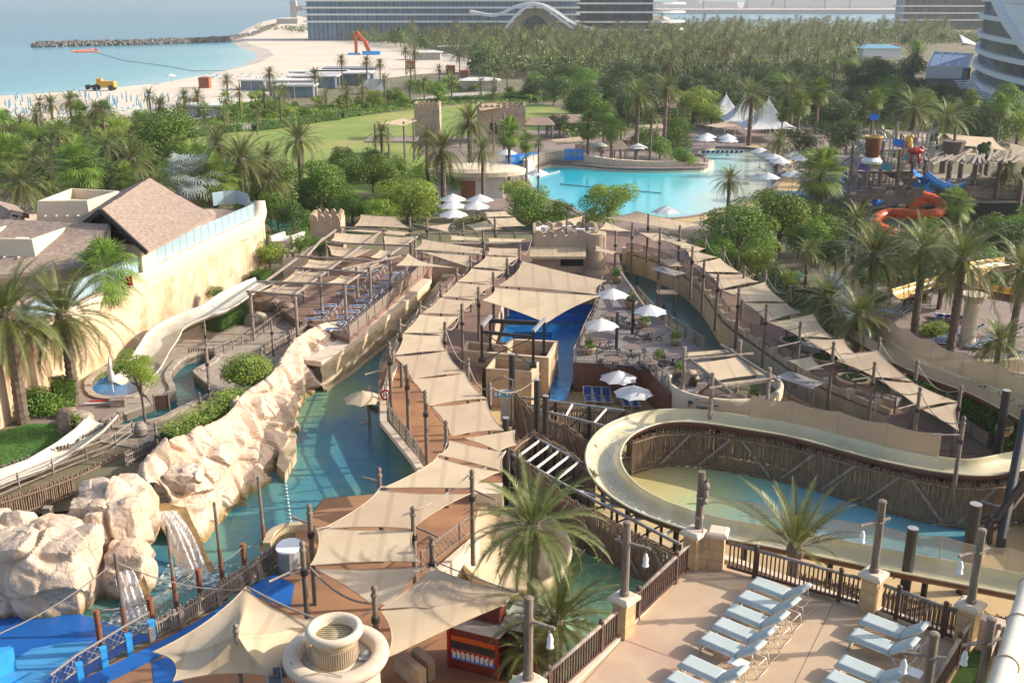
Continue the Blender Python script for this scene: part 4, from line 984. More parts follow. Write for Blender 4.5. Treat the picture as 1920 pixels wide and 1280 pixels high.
r2=M()
for k in range(60):
    a=2*math.pi*k/60; r2.box(dc+Vector((math.cos(a)*.81,math.sin(a)*.81,4.15)),(.05,.028,.62),rz=a)
r2.build('louvres',X['sandcap'],dd)
r2=M()
for k in range(9): r2.box(dc+Vector((0,-.5+k*.13,4.72)),(1.4-abs(k-4)*.12,.03,.05))
r2.build('roof_slats',X['louvre'],dd)
m=M(); m.ico(c0+Vector((1.05,.1,3.7)),.28,2,1,1,1); m.box(c0+Vector((1.05,-.05,3.6)),(.4,.4,.5)); m.build('vent_unit',X['acgrey'],root)
m=M(); m.tube(cat_rope([c0+Vector((-1.5,-.9,4.2)),c0+Vector((-.9,-.5,3.6)),c0+Vector((-1.2,.3,4.15))],.1),.03,5); m.tube([c0+Vector((-.9,-1.6,4.15)),c0+Vector((-.2,-1.45,4.2)),c0+Vector((.5,-1.65,4.15))],.02,4); m.build('rope_coil',X['rope'],root)
m=M(); p=c0+Vector((-2.1,-.9,3.0)); m.box(p,(.5,1.6,.1),rz=.25); m.box(p+Vector((-.25,0,.2)),(.05,1.6,.5),rz=.25); m.box(p+Vector((.25,0,.2)),(.05,1.6,.5),rz=.25); m.box(p+Vector((0,.8,.2)),(.5,.05,.5),rz=.25); m.box(p+Vector((0,0,-1.5)),(.1,.1,3)); tag(m.build('metal_tray',X['acgrey']),'open grey metal tray box fixed beside the round tower','box')
def tent(corners,peak,label,ins=.16,name='tent_canopy',mt='sail',pw=2.2,hem=True):
    C=[Vector(x) for x in corners]; root=thing(name,label,'canopy',tuple(C[0])); n=len(C); K=10; cen=sum(C,Vector((0,0,0)))/n
    m=M(); ring=[]
    for i in range(n):
        a,b=C[i],C[(i+1)%n]; md=(a+b)/2
        for k in range(K): t=k/K; ring.append(a.lerp(b,t)+(cen-md)*ins*4*t*(1-t))
    N=len(ring); pk=Vector(peak); rows=10; V=[]
    for j in range(rows+1):
        v=j/rows
        for p in ring:
            q=p.lerp(pk,v); q.z=lerp(p.z,pk.z,v**pw); V.append(q)
    F=[(j*N+i,j*N+(i+1)%N,(j+1)*N+(i+1)%N,(j+1)*N+i) for j in range(rows) for i in range(N)]
    m.add(V,F); m.build('cloth',X[mt],root,smooth=True); h=M(); h.tube(ring+[ring[0]],.03,5); h.build('hem',X[mt],root)
    return root
t=tent([at(462,1099,3.6),at(287,1222,3.2),at(325,1276,3.1),at(522,1268,3.1),at(592,1164,3.4)],at(443,1186,4.5),'beige peaked canvas canopy beside the round stone tower')
m=M(); pk=at(443,1186,4.5); m.tube([(pk.x,pk.y,0),(pk.x,pk.y,4.7)],.09,8); m.lathe((pk.x,pk.y,4.5),[(.1,0),(.14,.1),(.07,.2),(.11,.3),(0,.42)],9); m.build('mast',X['greywood'],t)
# kiosk
kb=at(888,1262,0); root=thing('drinks_kiosk','red timber drinks kiosk with a picture board under grey shingle roofs','kiosk',tuple(kb)); a=R(-22); rm=Matrix.Rotation(a,3,'Z')
def K(x,y,z): return kb+rm@Vector((x,y,z))
m=M(); m.box(K(0,.7,1.05),(2.3,1.4,2.1),rot=rm); m.box(K(1.9,1.3,1.1),(1.3,1.5,2.2),rot=rm); m.build('cabin',X['redwood'],root)
for x in(-1.1,1.1): m=M(); m.box(K(x,-.04,1.05),(.14,.1,2.1),rot=rm); m.build('corner_post',X['red'],root)
m=M(); m.box(K(0,-.03,1.1),(2.0,.05,1.15),rot=rm); bd=m.build('picture_board',X['orange'],root)
m=M()
for k in range(9): m.box(K(-.85+k*.21,-.065,.8),(.13,.03,.34),rot=rm,taper=1.25)
m.build('cup_pictures',X['white'],bd)
m=M(); m.box(K(0,-.062,.66),(1.98,.02,.22),rot=rm); m.build('blue_band',X['flumeblue'],bd)
m=M(); m.box(K(0,-.062,1.25),(1.98,.02,.36),rot=rm); m.build('dark_band',X['blackwood'],bd)
m=M(); [m.ico(K(-.8+k*.23,-.08,.98),.06,1) for k in range(8)]; m.build('fruit_pictures',X['red'],bd)
m=M(); m.box(K(0,.5,2.2),(2.7,1.9,.07),rot=rm@Matrix.Rotation(R(-8),3,'X')); m.box(K(1.9,1.3,2.42),(1.7,1.8,.07),rot=rm@Matrix.Rotation(R(10),3,'X')); m.build('roof',X['offwhite'],root)
m=M(); m.box(K(.3,.9,2.65),(1.3,.8,.7),rot=rm); m.build('upper_cabin',X['redwood'],root); m=M(); m.box(K(.3,.75,3.1),(1.6,.6,.05),rot=rm@Matrix.Rotation(R(-20),3,'X')); m.box(K(.3,1.2,3.1),(1.6,.5,.05),rot=rm@Matrix.Rotation(R(20),3,'X')); m.build('upper_roof',X['offwhite'],root)
m=M(); p=at(770,1275,0); m.box(p+Vector((0,0,.5)),(.35,1.8,1.0),rz=R(40)); m.box(p+Vector((.5,.4,.5)),(.35,1.2,1.0),rz=R(40)); tag(m.build('queue_wall',X['plaster2']),'low beige dividing walls beside the round tower','wall')
# ================================================================ shade sails
def SN(w): return 'shade sails strung over the central walkway' if w==0 else 'shade sails strung over the right walkway'
S0=[([(592,989,4),(776,992,4),(790,1053,3.8),(581,1060,3.8)],'broad beige sail just below the lamp pole beside the river'),
([(712,919,4.2),(882,925,4.2),(772,991,4),(603,991,4)],'long pointed beige sail reaching over the river bend'),
([(822,857,4.2),(938,884,4.2),(880,917,4.2),(716,915,4.2)],'beige sail with one corner over the river above the long pointed sail'),
([(843,825,4.4),(948,848,4.2),(945,884,4.1),(823,853,4.3)],'small creased sail at the bend of the walkway'),
([(868,821,4.3),(966,806,4.3),(968,834,4.2),(935,846,4.2)],'slim darker sail beside the tall black pole'),
([(810,762,4.4),(912,750,4.4),(944,806,4.3),(846,818,4.3)],'beige sail with a large shadow patch at the left of the ochre pump room'),
([(770,710,4.4),(872,700,4.4),(912,747,4.4),(804,761,4.4)],'beige sail next to the hanging blue sign'),
([(738,668,4.4),(838,658,4.4),(872,700,4.4),(772,711,4.4)],'beige sail beside the small octagonal parasol over the river'),
([(756,625,4.4),(830,629,4.4),(836,657,4.4),(740,666,4.4)],'beige sail next to the paving left of the pump room'),
([(788,589,4.4),(861,593,4.4),(829,629,4.4),(756,624,4.4)],'fifth beige sail from the far end of the walkway chain'),
([(827,558,4.4),(891,564,4.4),(861,592,4.4),(792,587,4.4)],'beige sail left of the gap before the front big sail'),
([(857,529,4.4),(924,534,4.4),(888,563,4.4),(828,556,4.4)],'beige sail level with the front edge of the front big sail'),
([(885,503,4.4),(947,508,4.4),(917,534,4.4),(857,528,4.4)],'beige sail level with the gap between both big sails'),
([(912,480,4.4),(972,482,4.4),(944,507,4.4),(887,501,4.4)],'beige sail left of the rear big sail'),
([(916,464,4.4),(975,466,4.4),(972,481,4.4),(913,478,4.4)],'smallest beige sail at the far end of the walkway chain'),
([(790,448,4.4),(908,466,4.4),(907,477,4.4),(776,468,4.2)],'wide beige sail between the pergola and the walkway chain'),
([(785,471,4.2),(884,479,4.3),(878,501,4.3),(845,490,4.3)],'slanting triangular sail below the wide far sail'),
([(765,475,4),(790,492,4),(863,503,4.1),(742,498,4)],'bright low triangular sail at the end of the sun deck'),
([(591,1066,3.9),(795,1062,3.9),(735,1140,3.7),(700,1135,3.7)],'triangular sail pointing down at the pole on the orange plaza'),
([(808,1062,3.9),(968,1112,3.9),(800,1140,3.8),(712,1142,3.7)],'sail with long palm shadows over the plaza'),
([(972,1112,4),(945,1133,3.6),(727,1232,3.5),(713,1146,3.7)],'low sail above the red drinks kiosk')]
for c,l in S0: sail(c,l,SN(0),inset=.10)
sail([(980,489,5),(1137,526,4.6),(1119,552,4.4),(934,536,4.4)],'rear one of the two very large sails by the surf pool','two very large sails',inset=.09)
sail([(928,539,4.7),(1126,554,4.6),(1024,606,3.6),(904,563,4.5)],'front one of the two very large sails, over the blue surf pool','two very large sails',inset=.08)
S1=[([(1192,396,4.8),(1318,422,4),(1275,433,4),(1130,408,4)],'large beige sail in front of the wave pool beach'),
([(1136,416,3.8),(1186,434,3.8),(1160,434,3.8),(1124,430,3.8)],'little sail left of the large one at the wave pool'),
([(1198,436,3.8),(1240,437,3.8),(1262,448,3.8),(1225,452,3.8)],'narrow sail above the fenced river bend'),
([(1258,442,3.8),(1290,450,3.8),(1278,462,3.8),(1240,450,3.8)],'narrow sail next to the tall dark pole'),
([(1278,452,3.8),(1322,466,3.8),(1306,474,3.8),(1276,464,3.8)],'sail above the small stream behind the tree'),
([(1284,464,3.8),(1346,482,3.8),(1303,492,3.8),(1292,480,3.8)],'beige sail nearest the big leafy tree, upper one'),
([(1350,484,3.9),(1390,512,3.7),(1325,510,3.8),(1300,493,3.8)],'beige sail nearest the big leafy tree, lower one'),
([(1395,514,3.8),(1422,528,3.8),(1350,542,3.8),(1328,513,3.8)],'beige sail left of the teal stream'),
([(1434,529,4.1),(1472,566,3.7),(1395,566,3.7),(1356,545,3.7)],'creased sail with a pole in front, below the teal stream'),
([(1475,568,3.9),(1502,586,3.8),(1438,603,3.7),(1395,567,3.7)],'bright sail at the foot of the first walkway palm'),
([(1525,588,4.1),(1560,634,3.6),(1500,632,3.7),(1440,604,3.7)],'sail behind the first walkway palm'),
([(1582,636,3.9),(1602,662,3.7),(1560,666,3.7),(1505,634,3.7)],'sail behind the second walkway palm'),
([(1562,665,3.7),(1645,657,3.9),(1600,674,3.8),(1572,674,3.7)],'thin strip of sail below the second walkway palm'),
([(1645,657,4.2),(1712,716,3.7),(1640,707,3.7),(1568,676,3.7)],'large star-shaped sail nearest the netted flume'),
([(1712,717,3.7),(1796,753,3.7),(1726,766,3.6),(1645,710,3.6)],'long grey-beige sail beyond the star-shaped sail'),
([(1796,753,3.8),(1790,772,3.7),(1798,808,3.5),(1730,768,3.6)],'last sail of the right chain above the hedge')]
for c,l in S1: sail(c,l,SN(1),inset=.10)
S2=[([(676,402,4),(742,406,4.4),(769,428,4),(664,424,4)],'wide pale sail behind the small fort'),
([(766,417,4),(800,425,4),(845,420,4),(842,436,4)],'pale sail left of the white kiosk parasols'),
([(872,422,3.8),(912,413,4.6),(940,430,3.8),(890,432,3.8)],'peaked sail before the bushes at the centre'),
([(908,398,4),(948,396,4),(962,406,4),(912,407,4)],'upper sail of the pair left of the round bush'),
([(912,409,4),(966,408,4),(985,424,4),(925,427,4)],'lower sail of the pair left of the round bush'),
([(1005,424,3.8),(1096,404,4.2),(1092,420,3.8),(1040,432,3.8)],'slender sail behind the air conditioning units'),
([(842,441,3.8),(905,446,3.8),(900,452,3.8),(845,450,3.8)],'thin sail over the far timber bridge'),
([(912,446,3.8),(985,448,3.8),(978,454,3.8),(915,454,3.8)],'thin sail next to the fort battlement'),
([(640,432,3.8),(700,428,3.8),(770,436,3.8),(760,442,3.8)],'flat sail at the back of the pergola'),
([(1116,460,3.2),(1156,472,3.2),(1150,478,3.2),(1116,470,3.2)],'small sail right of the fort corner'),
([(1240,488,2.6),(1268,483,2.8),(1280,500,2.5),(1252,500,2.4)],'small four-point sail over the lifeguard stand in the river bend'),
([(1476,675,2.8),(1520,668,3.2),(1545,692,2.8),(1510,695,2.6)],'small star sail above the grey lifeguard roof')]
for c,l in S2: sail(c,l,'smaller separate shade sails',inset=.10)
# pergola sails and beams over the left deck
DZ=.8; PZ=3.9
PS=[([(514,534),(572,537),(554,551),(486,548)],'front left panel'),([(556,505),(608,510),(587,530),(528,528)],'second left panel'),([(580,486),(642,488),(623,501),(567,500)],'third left panel'),([(615,460),(697,466),(664,482),(622,478)],'fourth left panel'),([(628,435),(709,440),(700,457),(620,451)],'farthest left panel'),([(639,516),(672,518),(645,531),(613,530)],'front right panel'),([(678,494),(718,496),(676,509),(652,506)],'second right panel'),([(714,468),(742,469),(724,484),(694,482)],'third right panel'),([(719,442),(778,443),(755,459),(721,458)],'farthest right panel')]
for c,l in PS: sail(c,l+' of canvas slung in the timber pergola','canvas panels slung in the pergola',inset=.045,z=PZ-.1,sag=.1)
root=thing('timber_pergola','long grey timber pergola over the sun deck beside the river','pergola',tuple(at(600,620,DZ)))
m=M()
for A,B in (((466,551),(630,431)),((548,556),(720,430)),((644,535),(782,444))): m.tube([at(*A,PZ+.12),at((A[0]+B[0])/2,(A[1]+B[1])/2,PZ+.1),at(*B,PZ+.12)],.12,7)
m.tube([at(510,549,PZ+.15),at(590,500,PZ+.1)],.08,6); m.tube([at(575,480,PZ+.2),at(606,446,PZ+.2)],.13,6)
m.build('long_beams',X['greywood'],root)
m=M()
for A,B in (((462,546),(572,555)),((482,528),(652,533)),((550,501),(690,512)),((556,480),(700,489)),((612,455),(775,461)),((636,426),(728,432)),((640,505),(752,480))): m.tube([at(*A,PZ+.28),at(*B,PZ+.28)],.1,7)
m.build('cross_beams',X['greywood'],root)
for x,y in ((469,549),(553,552),(646,533),(693,504),(731,479),(778,446),(566,500),(611,455),(640,430),(720,431),(600,520),(668,500)):
    p=at(x,y,PZ+.2); m=M(); m.tube([(p.x,p.y,0),(p.x,p.y,PZ+.35)],.13,8); m.build('post',X['greywood'],root)
# deck under the pergola and the river wall of that side
dp=[at(555,600,DZ),at(655,636,DZ),at(812,497,DZ),at(806,480,DZ),at(640,470,DZ),at(480,545,DZ)]
m=M(); m.prism(dp,0.01,DZ); tag(m.build('sun_deck',X['brownpave']),'raised brown deck under the timber pergola with blue loungers','deck')
railing([at(655,636,DZ),at(812,497,DZ)],1.05,'deck railing with tan mesh along the river wall',DZ,2.1,'net')
# draped fabric on the river wall
wl=[at(600,733,-2),at(640,708,-2),at(700,661,-2),at(765,607,-2),at(806,566,-2)]
root=thing('river_wall_cladding','sloping cream river wall with draped panels below the sun deck','wall',tuple(wl[0]))
m=M(); ex=resample(wl,.5)
def wallface(u,v):
    i=u*(len(ex)-1); a=ex[min(int(i),len(ex)-1)]; b=ex[min(int(i)+1,len(ex)-1)]; p=a.lerp(b,i-int(i)); d=(ex[-1]-ex[0]).normalized(); n=Vector((d.y,-d.x,0))
    z=lerp(-2.2,.35,v); ph=(u*len(ex)*.5/3.2)%1; dz=.25*4*ph*(1-ph)
    bul=.16+.16*v*(1-v)*4*abs(math.sin(math.pi*ph))+.05*math.sin((v+dz)*14)
    return Vector((p.x,p.y,0))+n*(bul+.35*(1-v)*.3)+Vector((0,0,z))
m.grid(wallface,120,20); m.build('draped_panels',X['channel'],root,smooth=True)
m=M(); d=(ex[-1]-ex[0]).normalized(); n=Vector((d.y,-d.x,0))
for i in range(len(ex)-1):
    m.beam(Vector((ex[i].x,ex[i].y,.22))-n*.45,Vector((ex[i+1].x,ex[i+1].y,.22))-n*.45,1.5,.42)
m.build('coping',X['sandcap'],root)
m=M(); 
for i in range(len(ex)-1): m.beam(Vector((ex[i].x,ex[i].y,-1.95))+n*.45,Vector((ex[i+1].x,ex[i+1].y,-1.95))+n*.45,.35,.25)
m.build('plinth',X['channel'],root)
# loungers on this deck
dd=(at(812,497,DZ)-at(655,636,DZ)).normalized(); rzd=math.atan2(dd.y,dd.x)-R(70)
k=0
for row,(a,b,n_) in enumerate((((655,628),(770,520),12),((578,606),(700,505),10))):
    A=at(*a,DZ);B=at(*b,DZ); sdv=Vector((-dd.y,dd.x,0))
    for i in range(n_):
        if row==1 and i in(3,6): continue
        p=A.lerp(B,i/(n_-1))+sdv*(2.2 if row==0 else .2)
        LB.put((p.x,p.y,DZ),rzd,f'blue striped lounger, {ORD[i]} from the front in the '+('row beside the river railing' if row==0 else 'inner row under the pergola'),'sun lounger','blue loungers on the pergola deck')
# ================================================================ poles
PL=[(787,564,5.2,'left line of the walkway, fifth from the far end'),(749,597,5.2,'left line, beside the channel where it narrows'),(729,640,5.2,'left line, carrying the arm of the octagonal parasol'),(762,683,5.2,'left line, just right of the red lifebuoy'),(797,731,5.2,'left line, third before the bend'),(836,788,5.2,'left line, at the bend of the walkway'),(710,876,5.2,'standing in the river wall between two pointed sails'),(579,945,5.2,'at the river with a white lamp head'),(566,1014,5.0,'at the curved counter by the fence'),(826,532,5.2,'left line, fourth from the far end'),(856,504,5.2,'left line, third from the far end'),(882,478,5.2,'left line, second from the far end'),(907,452,5.2,'left line, at the far end'),
(974,459,5.2,'right line, farthest'),(951,484,5.2,'right line, second from the far end'),(925,510,5.2,'right line, third from the far end'),(897,537,5.2,'right line, at the tip of the front big sail'),(866,569,5.2,'right line, below the front big sail'),(834,603,5.2,'right line, above the pump room corner'),(877,671,5.2,'right line, beside the pump room wall'),(918,717,5.2,'right line, holding the hanging blue sign'),(885,880,5.2,'right line, with a small speaker, left of the palm'),(774,949,5.2,'between the broad sail and the orange plaza'),(701,1097,5.2,'alone on the orange plaza'),(809,1005,4.6,'at the lattice railing knot'),
(1216,401,5.2,'in front of the large sail at the wave pool'),(1186,417,5.2,'left of the large sail at the wave pool'),(1275,422,5.4,'tall, right of the large wave pool sail'),(1238,427,5.2,'over the fenced river bend'),(1155,432,5.0,'at the fort corner'),(1299,462,5,'right walkway, by the lifeguard sail'),(1321,486,5,'right walkway, first inner pole'),(1347,512,5,'right walkway, second inner pole'),(1386,540,5,'right walkway, third inner pole'),(1438,570,5,'right walkway, with a white lamp'),(1502,602,5,'right walkway, above the round planters'),(1564,640,5,'right walkway, with a teal box'),(1641,678,5,'right walkway, beside the stone bench'),(1726,725,5,'right walkway, next to last'),(1808,780,5,'right walkway, last before the hedge'),
(1323,440,4.9,'outer line near the leafy tree, upper'),(1358,462,4.9,'outer line near the leafy tree, lower'),(1396,498,4.9,'outer line beside the teal stream'),(1436,506,4.9,'outer line in the teal stream'),(1483,535,4.9,'outer line left of the first palm'),(1650,632,4.9,'outer line beside the netted flume'),(1721,675,4.9,'outer line at the flume, second'),(1803,722,4.9,'pale pole before the green hedge'),
(768,408,4.8,'behind the pale sails, thick'),(800,408,4.8,'behind the pale sails, thin'),(868,418,4.8,'left of the peaked sail'),(928,406,5.2,'right of the peaked sail'),(905,430,4.8,'at the far timber bridge'),(1063,412,4.8,'behind the air conditioning units, left'),(1094,405,5,'behind the air conditioning units, right'),(1035,420,4.6,'left of the air conditioning units')]
for x,y,z,l in PL: pole(x,y,z,0 if not(x==710) else -2,'dark timber pole, '+l)
def ropes(L,label,z=4.6,sag=.55,r=.035): rope([at(x,y,z) for x,y in L],label,r,sag,'ropes strung between the sail poles')
ropes([(590,990),(714,912),(824,850),(842,800)],'heavy double rope swinging along the river side of the plaza sails',4.4)
ropes([(836,795),(797,740),(762,692),(729,650)],'thin rope along the walkway between bend and parasol',4.3,.3,.02)
ropes([(729,650),(749,605),(787,571),(826,539),(856,511),(882,485),(907,460)],'thick pale rope looping along the left line of poles',4.6,.8,.05)
ropes([(1012,700),(918,724),(877,680),(834,612),(866,578),(897,545),(925,518),(951,492),(974,467),(995,455)],'thick pale rope looping along the right line of poles',4.6,.8,.045)
ropes([(774,957),(885,888),(948,845)],'pale rope from the plaza pole up to the tall black pole',4.3,.2,.05)
ropes([(1190,425),(1238,435),(1299,470),(1347,520),(1386,548),(1438,578),(1502,612),(1564,650),(1641,688),(1726,735),(1808,790)],'dark rope looping along the inner poles of the right walkway',4.4,.8,.035)
ropes([(1275,430),(1323,448),(1358,470),(1396,506),(1436,514),(1483,545)],'dark rope looping along the outer poles beside the leafy tree',4.3,.8,.035)
ropes([(1650,640),(1721,683),(1803,730)],'rope looping along the outer poles at the netted flume',4.3,.8,.03)
ropes([(580,1062),(701,1130),(820,1065),(810,1010)],'rope bundle knotted over the plaza',3.8,.5,.045)
ropes([(463,1099),(600,1162),(632,1170)],'rope from the peaked canopy to the tower',3.7,.1,.045)
ropes([(810,1050),(975,1112)],'guy rope from the lattice railing to the palm',3.9,.05,.03)
ropes([(768,420),(800,425),(868,430),(928,418),(1035,430),(1063,424),(1094,416),(1155,440)],'rope line over the far sails before the bushes',4.3,.5,.03)
# cross spars on plaza poles
for x,y,dx,dy in ((774,985,50,22),(885,917,45,20),(566,1062,-62,28),(701,1142,-40,22),(710,902,-30,-8),(579,980,-32,-10),(729,690,-45,12),(1502,640,-45,10),(1564,680,-45,10),(1641,706,-45,6),(1726,755,-45,12),(1808,815,-60,0)):
    p=at(x,y,3.6); q_=at(x+dx,y+dy,3.6); m=M(); m.tube([p,q_],.05,6); tag(m.build('spar',X['greywood']),'short grey spar on the pole '+{774:'between the broad sail and the lattice railing',885:'with the speaker',566:'above the curved counter',701:'alone on the orange plaza',710:'in the river wall',579:'with the white lamp head',729:'above the octagonal parasol',1502:'above the round planters',1564:'with the teal box',1641:'beside the stone bench',1726:'next to last of the right walkway',1808:'last of the right walkway'}[x],'spar','spars on the sail poles')
# ================================================================ rocks and waterfalls, left bank
def cliff(top,bot,label,back=1.2,nu=150,nv=46,s=1.5,amp=.5,name='rock_cliff',mt='rock',bulge=.5,seed=0):
    """face between two polylines, rounded over the top and running back"""
    Tt=spline([Vector(p) for p in top],6); Bb=spline([Vector(p) for p in bot],6); m=M(); o=Vector((seed*11.3,0,seed*5.1))
    def smp(P,u):
        x=u*(len(P)-1); i=min(int(x),len(P)-2); return P[i].lerp(P[i+1],x-i)
    def f(u,v):
        t=smp(Tt,u); b=smp(Bb,u); d=(smp(Tt,min(1,u+.02))-smp(Tt,max(0,u-.02))); d.z=0; d.normalize(); n=Vector((d.y,-d.x,0)); 
        if n.dot(Vector((b.x-t.x,b.y-t.y,0)))<0 and (Vector((b.x-t.x,b.y-t.y))).length>.3: n=-n
        if v<.72:
            k=v/.72; p=b.lerp(t,k); p=p+n*bulge*math.sin(math.pi*k*.95); nn=(n+Vector((0,0,.25))).normalized()
        else:
            k=(v-.72)/.28; p=t-n*back*k+Vector((0,0,.25*math.sin(math.pi*min(1,k*1.3))-.5*k*k)); nn=(n*(1-k)+Vector((0,0,.4+k))).normalized()
        return p+nn*(rockdisp(p+o,s,amp)+rockdisp(p+o*2,s*.4,amp*.16,.5))
    m.grid(f,nu,nv); r=m.build(name,X[mt]); return tag(r,label,'rock face')
cliff([at(648,607,.9),at(610,612,1.2),at(560,640,1.4),at(528,690,1.6),at(500,722,1.7),at(460,745,1.8),at(432,785,1.9),at(360,820,2.1),at(300,850,2.2),at(276,880,2.1),at(282,905,1.6)],
      [at(640,705,-2.2),at(605,728,-2.2),at(575,750,-2.2),at(548,790,-2.2),at(552,835,-2.2),at(515,880,-2.2),at(470,930,-2.2),at(425,975,-2.2),at(385,1020,-2.2),at(352,1030,-2.2),at(318,985,-1.6)],'long pale pink rock cliff along the left bank of the river',back=.7,nu=230,nv=56,s=1.9,amp=.7,bulge=.25)
m=M(); m.tube([at(556,845,-1.85),at(548,870,-1.85),at(520,905,-1.85)],[.3,.4,.3],8); 
m=M(); m.prism([at(540,800,-2),at(556,830,-2),at(556,865,-2),at(535,905,-2),at(520,890,-2)],-2.3,-1.3); tag(m.build('rock_ledge',X['channel']),'low sandy ledge at the foot of the rock cliff in the river','ledge')
p=at(85,1090,-.6); boulder((p.x-.6,p.y+.6,-.4),3.1,1.9,2.35,'huge blocky pale boulder at the left edge above the blue splash floor',s=2.6,amp=.8,seed=1,sub=6,square=.55)
p=at(208,960,1.0); boulder((p.x,p.y,.3),1.95,1.6,2.0,'tall split pale boulder between the bridge and the waterfalls',s=1.9,amp=.7,seed=2,sub=6,square=.5)
p=at(235,1080,-.9); boulder((p.x,p.y+.6,-1.2),1.1,1.0,1.8,'pale rock pillar between both waterfalls',s=1.8,amp=.5,seed=3,sub=5)
p=at(140,985,0); boulder((p.x,p.y,-.4),.8,.8,1.0,'small pale rock at the left foot of the split boulder',s=1.0,amp=.3,seed=4,sub=4)
p=at(5,1010,-.3); boulder((p.x-1,p.y+.8,-.1),1.2,1.0,1.0,'pale rock top at the left picture edge by the dark channel',s=1.0,amp=.3,seed=5,sub=4)
p=at(310,930,.2); boulder((p.x,p.y+.3,-.8),.9,.8,1.4,'dark-stained rock shelf above the right waterfall',s=1.1,amp=.35,seed=6,sub=5)
p=at(310,905,1.2); boulder((p.x+.6,p.y+.6,1.2),1.3,.9,.6,'rounded pale rock lip at the end of the cliff',s=1.0,amp=.25,seed=8,sub=5)
def fall(x0,y0,x1,y1,w,label,zt=.1,seed=0,wb=1.2):
    A=at(x0,y0,zt); B=at(x1,y1,-1.95); root=thing('waterfall',label,'waterfall',tuple(B)); d=(B-A); s=Vector((1,-.15,0)).normalized()
    m=M()
    def f(u,v):
        p=A.lerp(B,v**.8); p.z=lerp(A.z,-2,v**1.7); k=lerp(w,w*wb,v); q=p+s*(u-.5)*k; n=noise.noise(Vector((u*7,v*2.5,seed)))
        return q+Vector((.1*n,-.28-.22*n*v-.25*math.sin(math.pi*(u))*.6,.05*n))
    m.grid(f,40,30); m.build('water_curtain',X['fall'],root,smooth=True)
    m=M()
    m.grid(lambda u,v:(lambda p:p+Vector((0,.3+.2*noise.noise(p*1.2),0)))(A.lerp(B,v)+s*(u-.5)*(w*1.5)+Vector((0,0,.1*noise.noise(A.lerp(B,v)*2+s*u*3)))),20,20); m.build('wet_rock',X['rock_wet'],root,smooth=True)
    m=M(); m.grid(lambda u,v:B+Vector(((u-.5)*w*2.6,(v-.62)*w*1.9,.05+.07*noise.noise(Vector((u*9,v*9,seed))))),24,16); m.build('foam',X['churn'],root,smooth=True)
X['churn'],_t,_b=nt('churned_foam'); _co=_t.nodes.new('ShaderNodeTexCoord').outputs['Object']; _b.inputs['Base Color'].default_value=(.72,.76,.74,1)
_tr=_t.nodes.new('ShaderNodeBsdfTransparent'); _ms=_t.nodes.new('ShaderNodeMixShader'); _t.links.new(ramp(_t,noi(_t,2.6,_co,9,.75),.47,.62),_ms.inputs[0]); _t.links.new(_tr.outputs[0],_ms.inputs[1]); _t.links.new(_b.outputs[0],_ms.inputs[2]); _t.links.new(_ms.outputs[0],_t.nodes['Material Output'].inputs[0])
X['fall'],_t,_b=nt('falling_water'); _co=_t.nodes.new('ShaderNodeTexCoord').outputs['Object']
_b.inputs['Base Color'].default_value=(.75,.75,.70,1); _b.inputs['Roughness'].default_value=.35
_tr=_t.nodes.new('ShaderNodeBsdfTransparent'); _ms=_t.nodes.new('ShaderNodeMixShader'); _t.links.new(ramp(_t,noi(_t,9,_co,5,.7,(2.2,.5,.22)),.36,.60),_ms.inputs[0]); _t.links.new(_tr.outputs[0],_ms.inputs[1]); _t.links.new(_b.outputs[0],_ms.inputs[2]); _t.links.new(_ms.outputs[0],_t.nodes['Material Output'].inputs[0])
fall(312,950,368,1075,1.35,'right waterfall pouring over ochre rock into the green river',.3,1,1.3)
fall(222,1030,262,1160,1.1,'left waterfall pouring between the boulders toward the net fence',-.1,2,1.3)
# ---- blue splash floor
bp=pts([(-300,1120),(0,1135),(150,1150),(238,1180),(292,1196),(262,1222),(160,1282),(80,1350),(-100,1500),(-500,1500)],-1.85)
m=M(); m.prism(bp,-2.1,-1.85); struct(m.build('splash_floor',X['bluefloor']))
m=M(); m.sheet(pts([(-60,1290),(60,1215),(115,1205),(175,1202),(100,1262),(20,1345),(-60,1400)],-1.845),-1.845); struct(m.build('splash_floor_stripe',X['bluelight']))
m=M(); m.sheet(pts([(-60,1255),(30,1270),(60,1300),(-60,1400)],-1.84),-1.84); struct(m.build('splash_floor_stripe',X['bluepaint']))
m=M(); m.prism([at(-30,1240,-1.2),at(22,1226,-1.2),at(28,1232,-1.2),at(-30,1262,-1.2)],-1.84,-.7); tag(m.build('low_wall',X['bluepaint']),'low light blue wall at the left edge of the splash floor','wall')
# blue kerb
kl=[at(515,1085,.15),at(470,1115,.15),at(400,1160,.15),at(330,1200,.15),at(250,1240,.15),at(180,1275,.15),at(90,1330,.15)]
m=M()
kk=spline(kl,5)
for i in range(len(kk)-1): m.beam(kk[i]-Vector((0,0,.1)),kk[i+1]-Vector((0,0,.1)),.75,.35)
tag(m.build('blue_kerb',X['bluefloor']),'wide blue painted kerb curving below the timber fence','kerb')
m=M(); m.sheet([at(512,1075,.05),at(552,1095,.05),at(545,1140,.05),at(500,1125,.05),at(480,1105,.05)],.055); tag(m.build('blue_mat',X['bluefloor']),'blue floor patch at the top end of the blue kerb','floor mat')
m=M(); m.sheet([at(285,1240,.05),at(330,1225,.05),at(345,1290,.05),at(290,1300,.05)],.055); tag(m.build('blue_mat',X['bluefloor']),'dark blue floor patch under the left corner of the peaked canopy','floor mat')
fl=[at(520,1052,0),at(486,1075,0),at(450,1100,0),at(400,1135,0),at(345,1168,0),at(292,1195,0)]
root=stick_screen(fl,-.15,.95,'grey timber picket fence curving between the river and the blue kerb',name='picket_fence',mt='greywood',cat='fence',braces=False,step=.12)
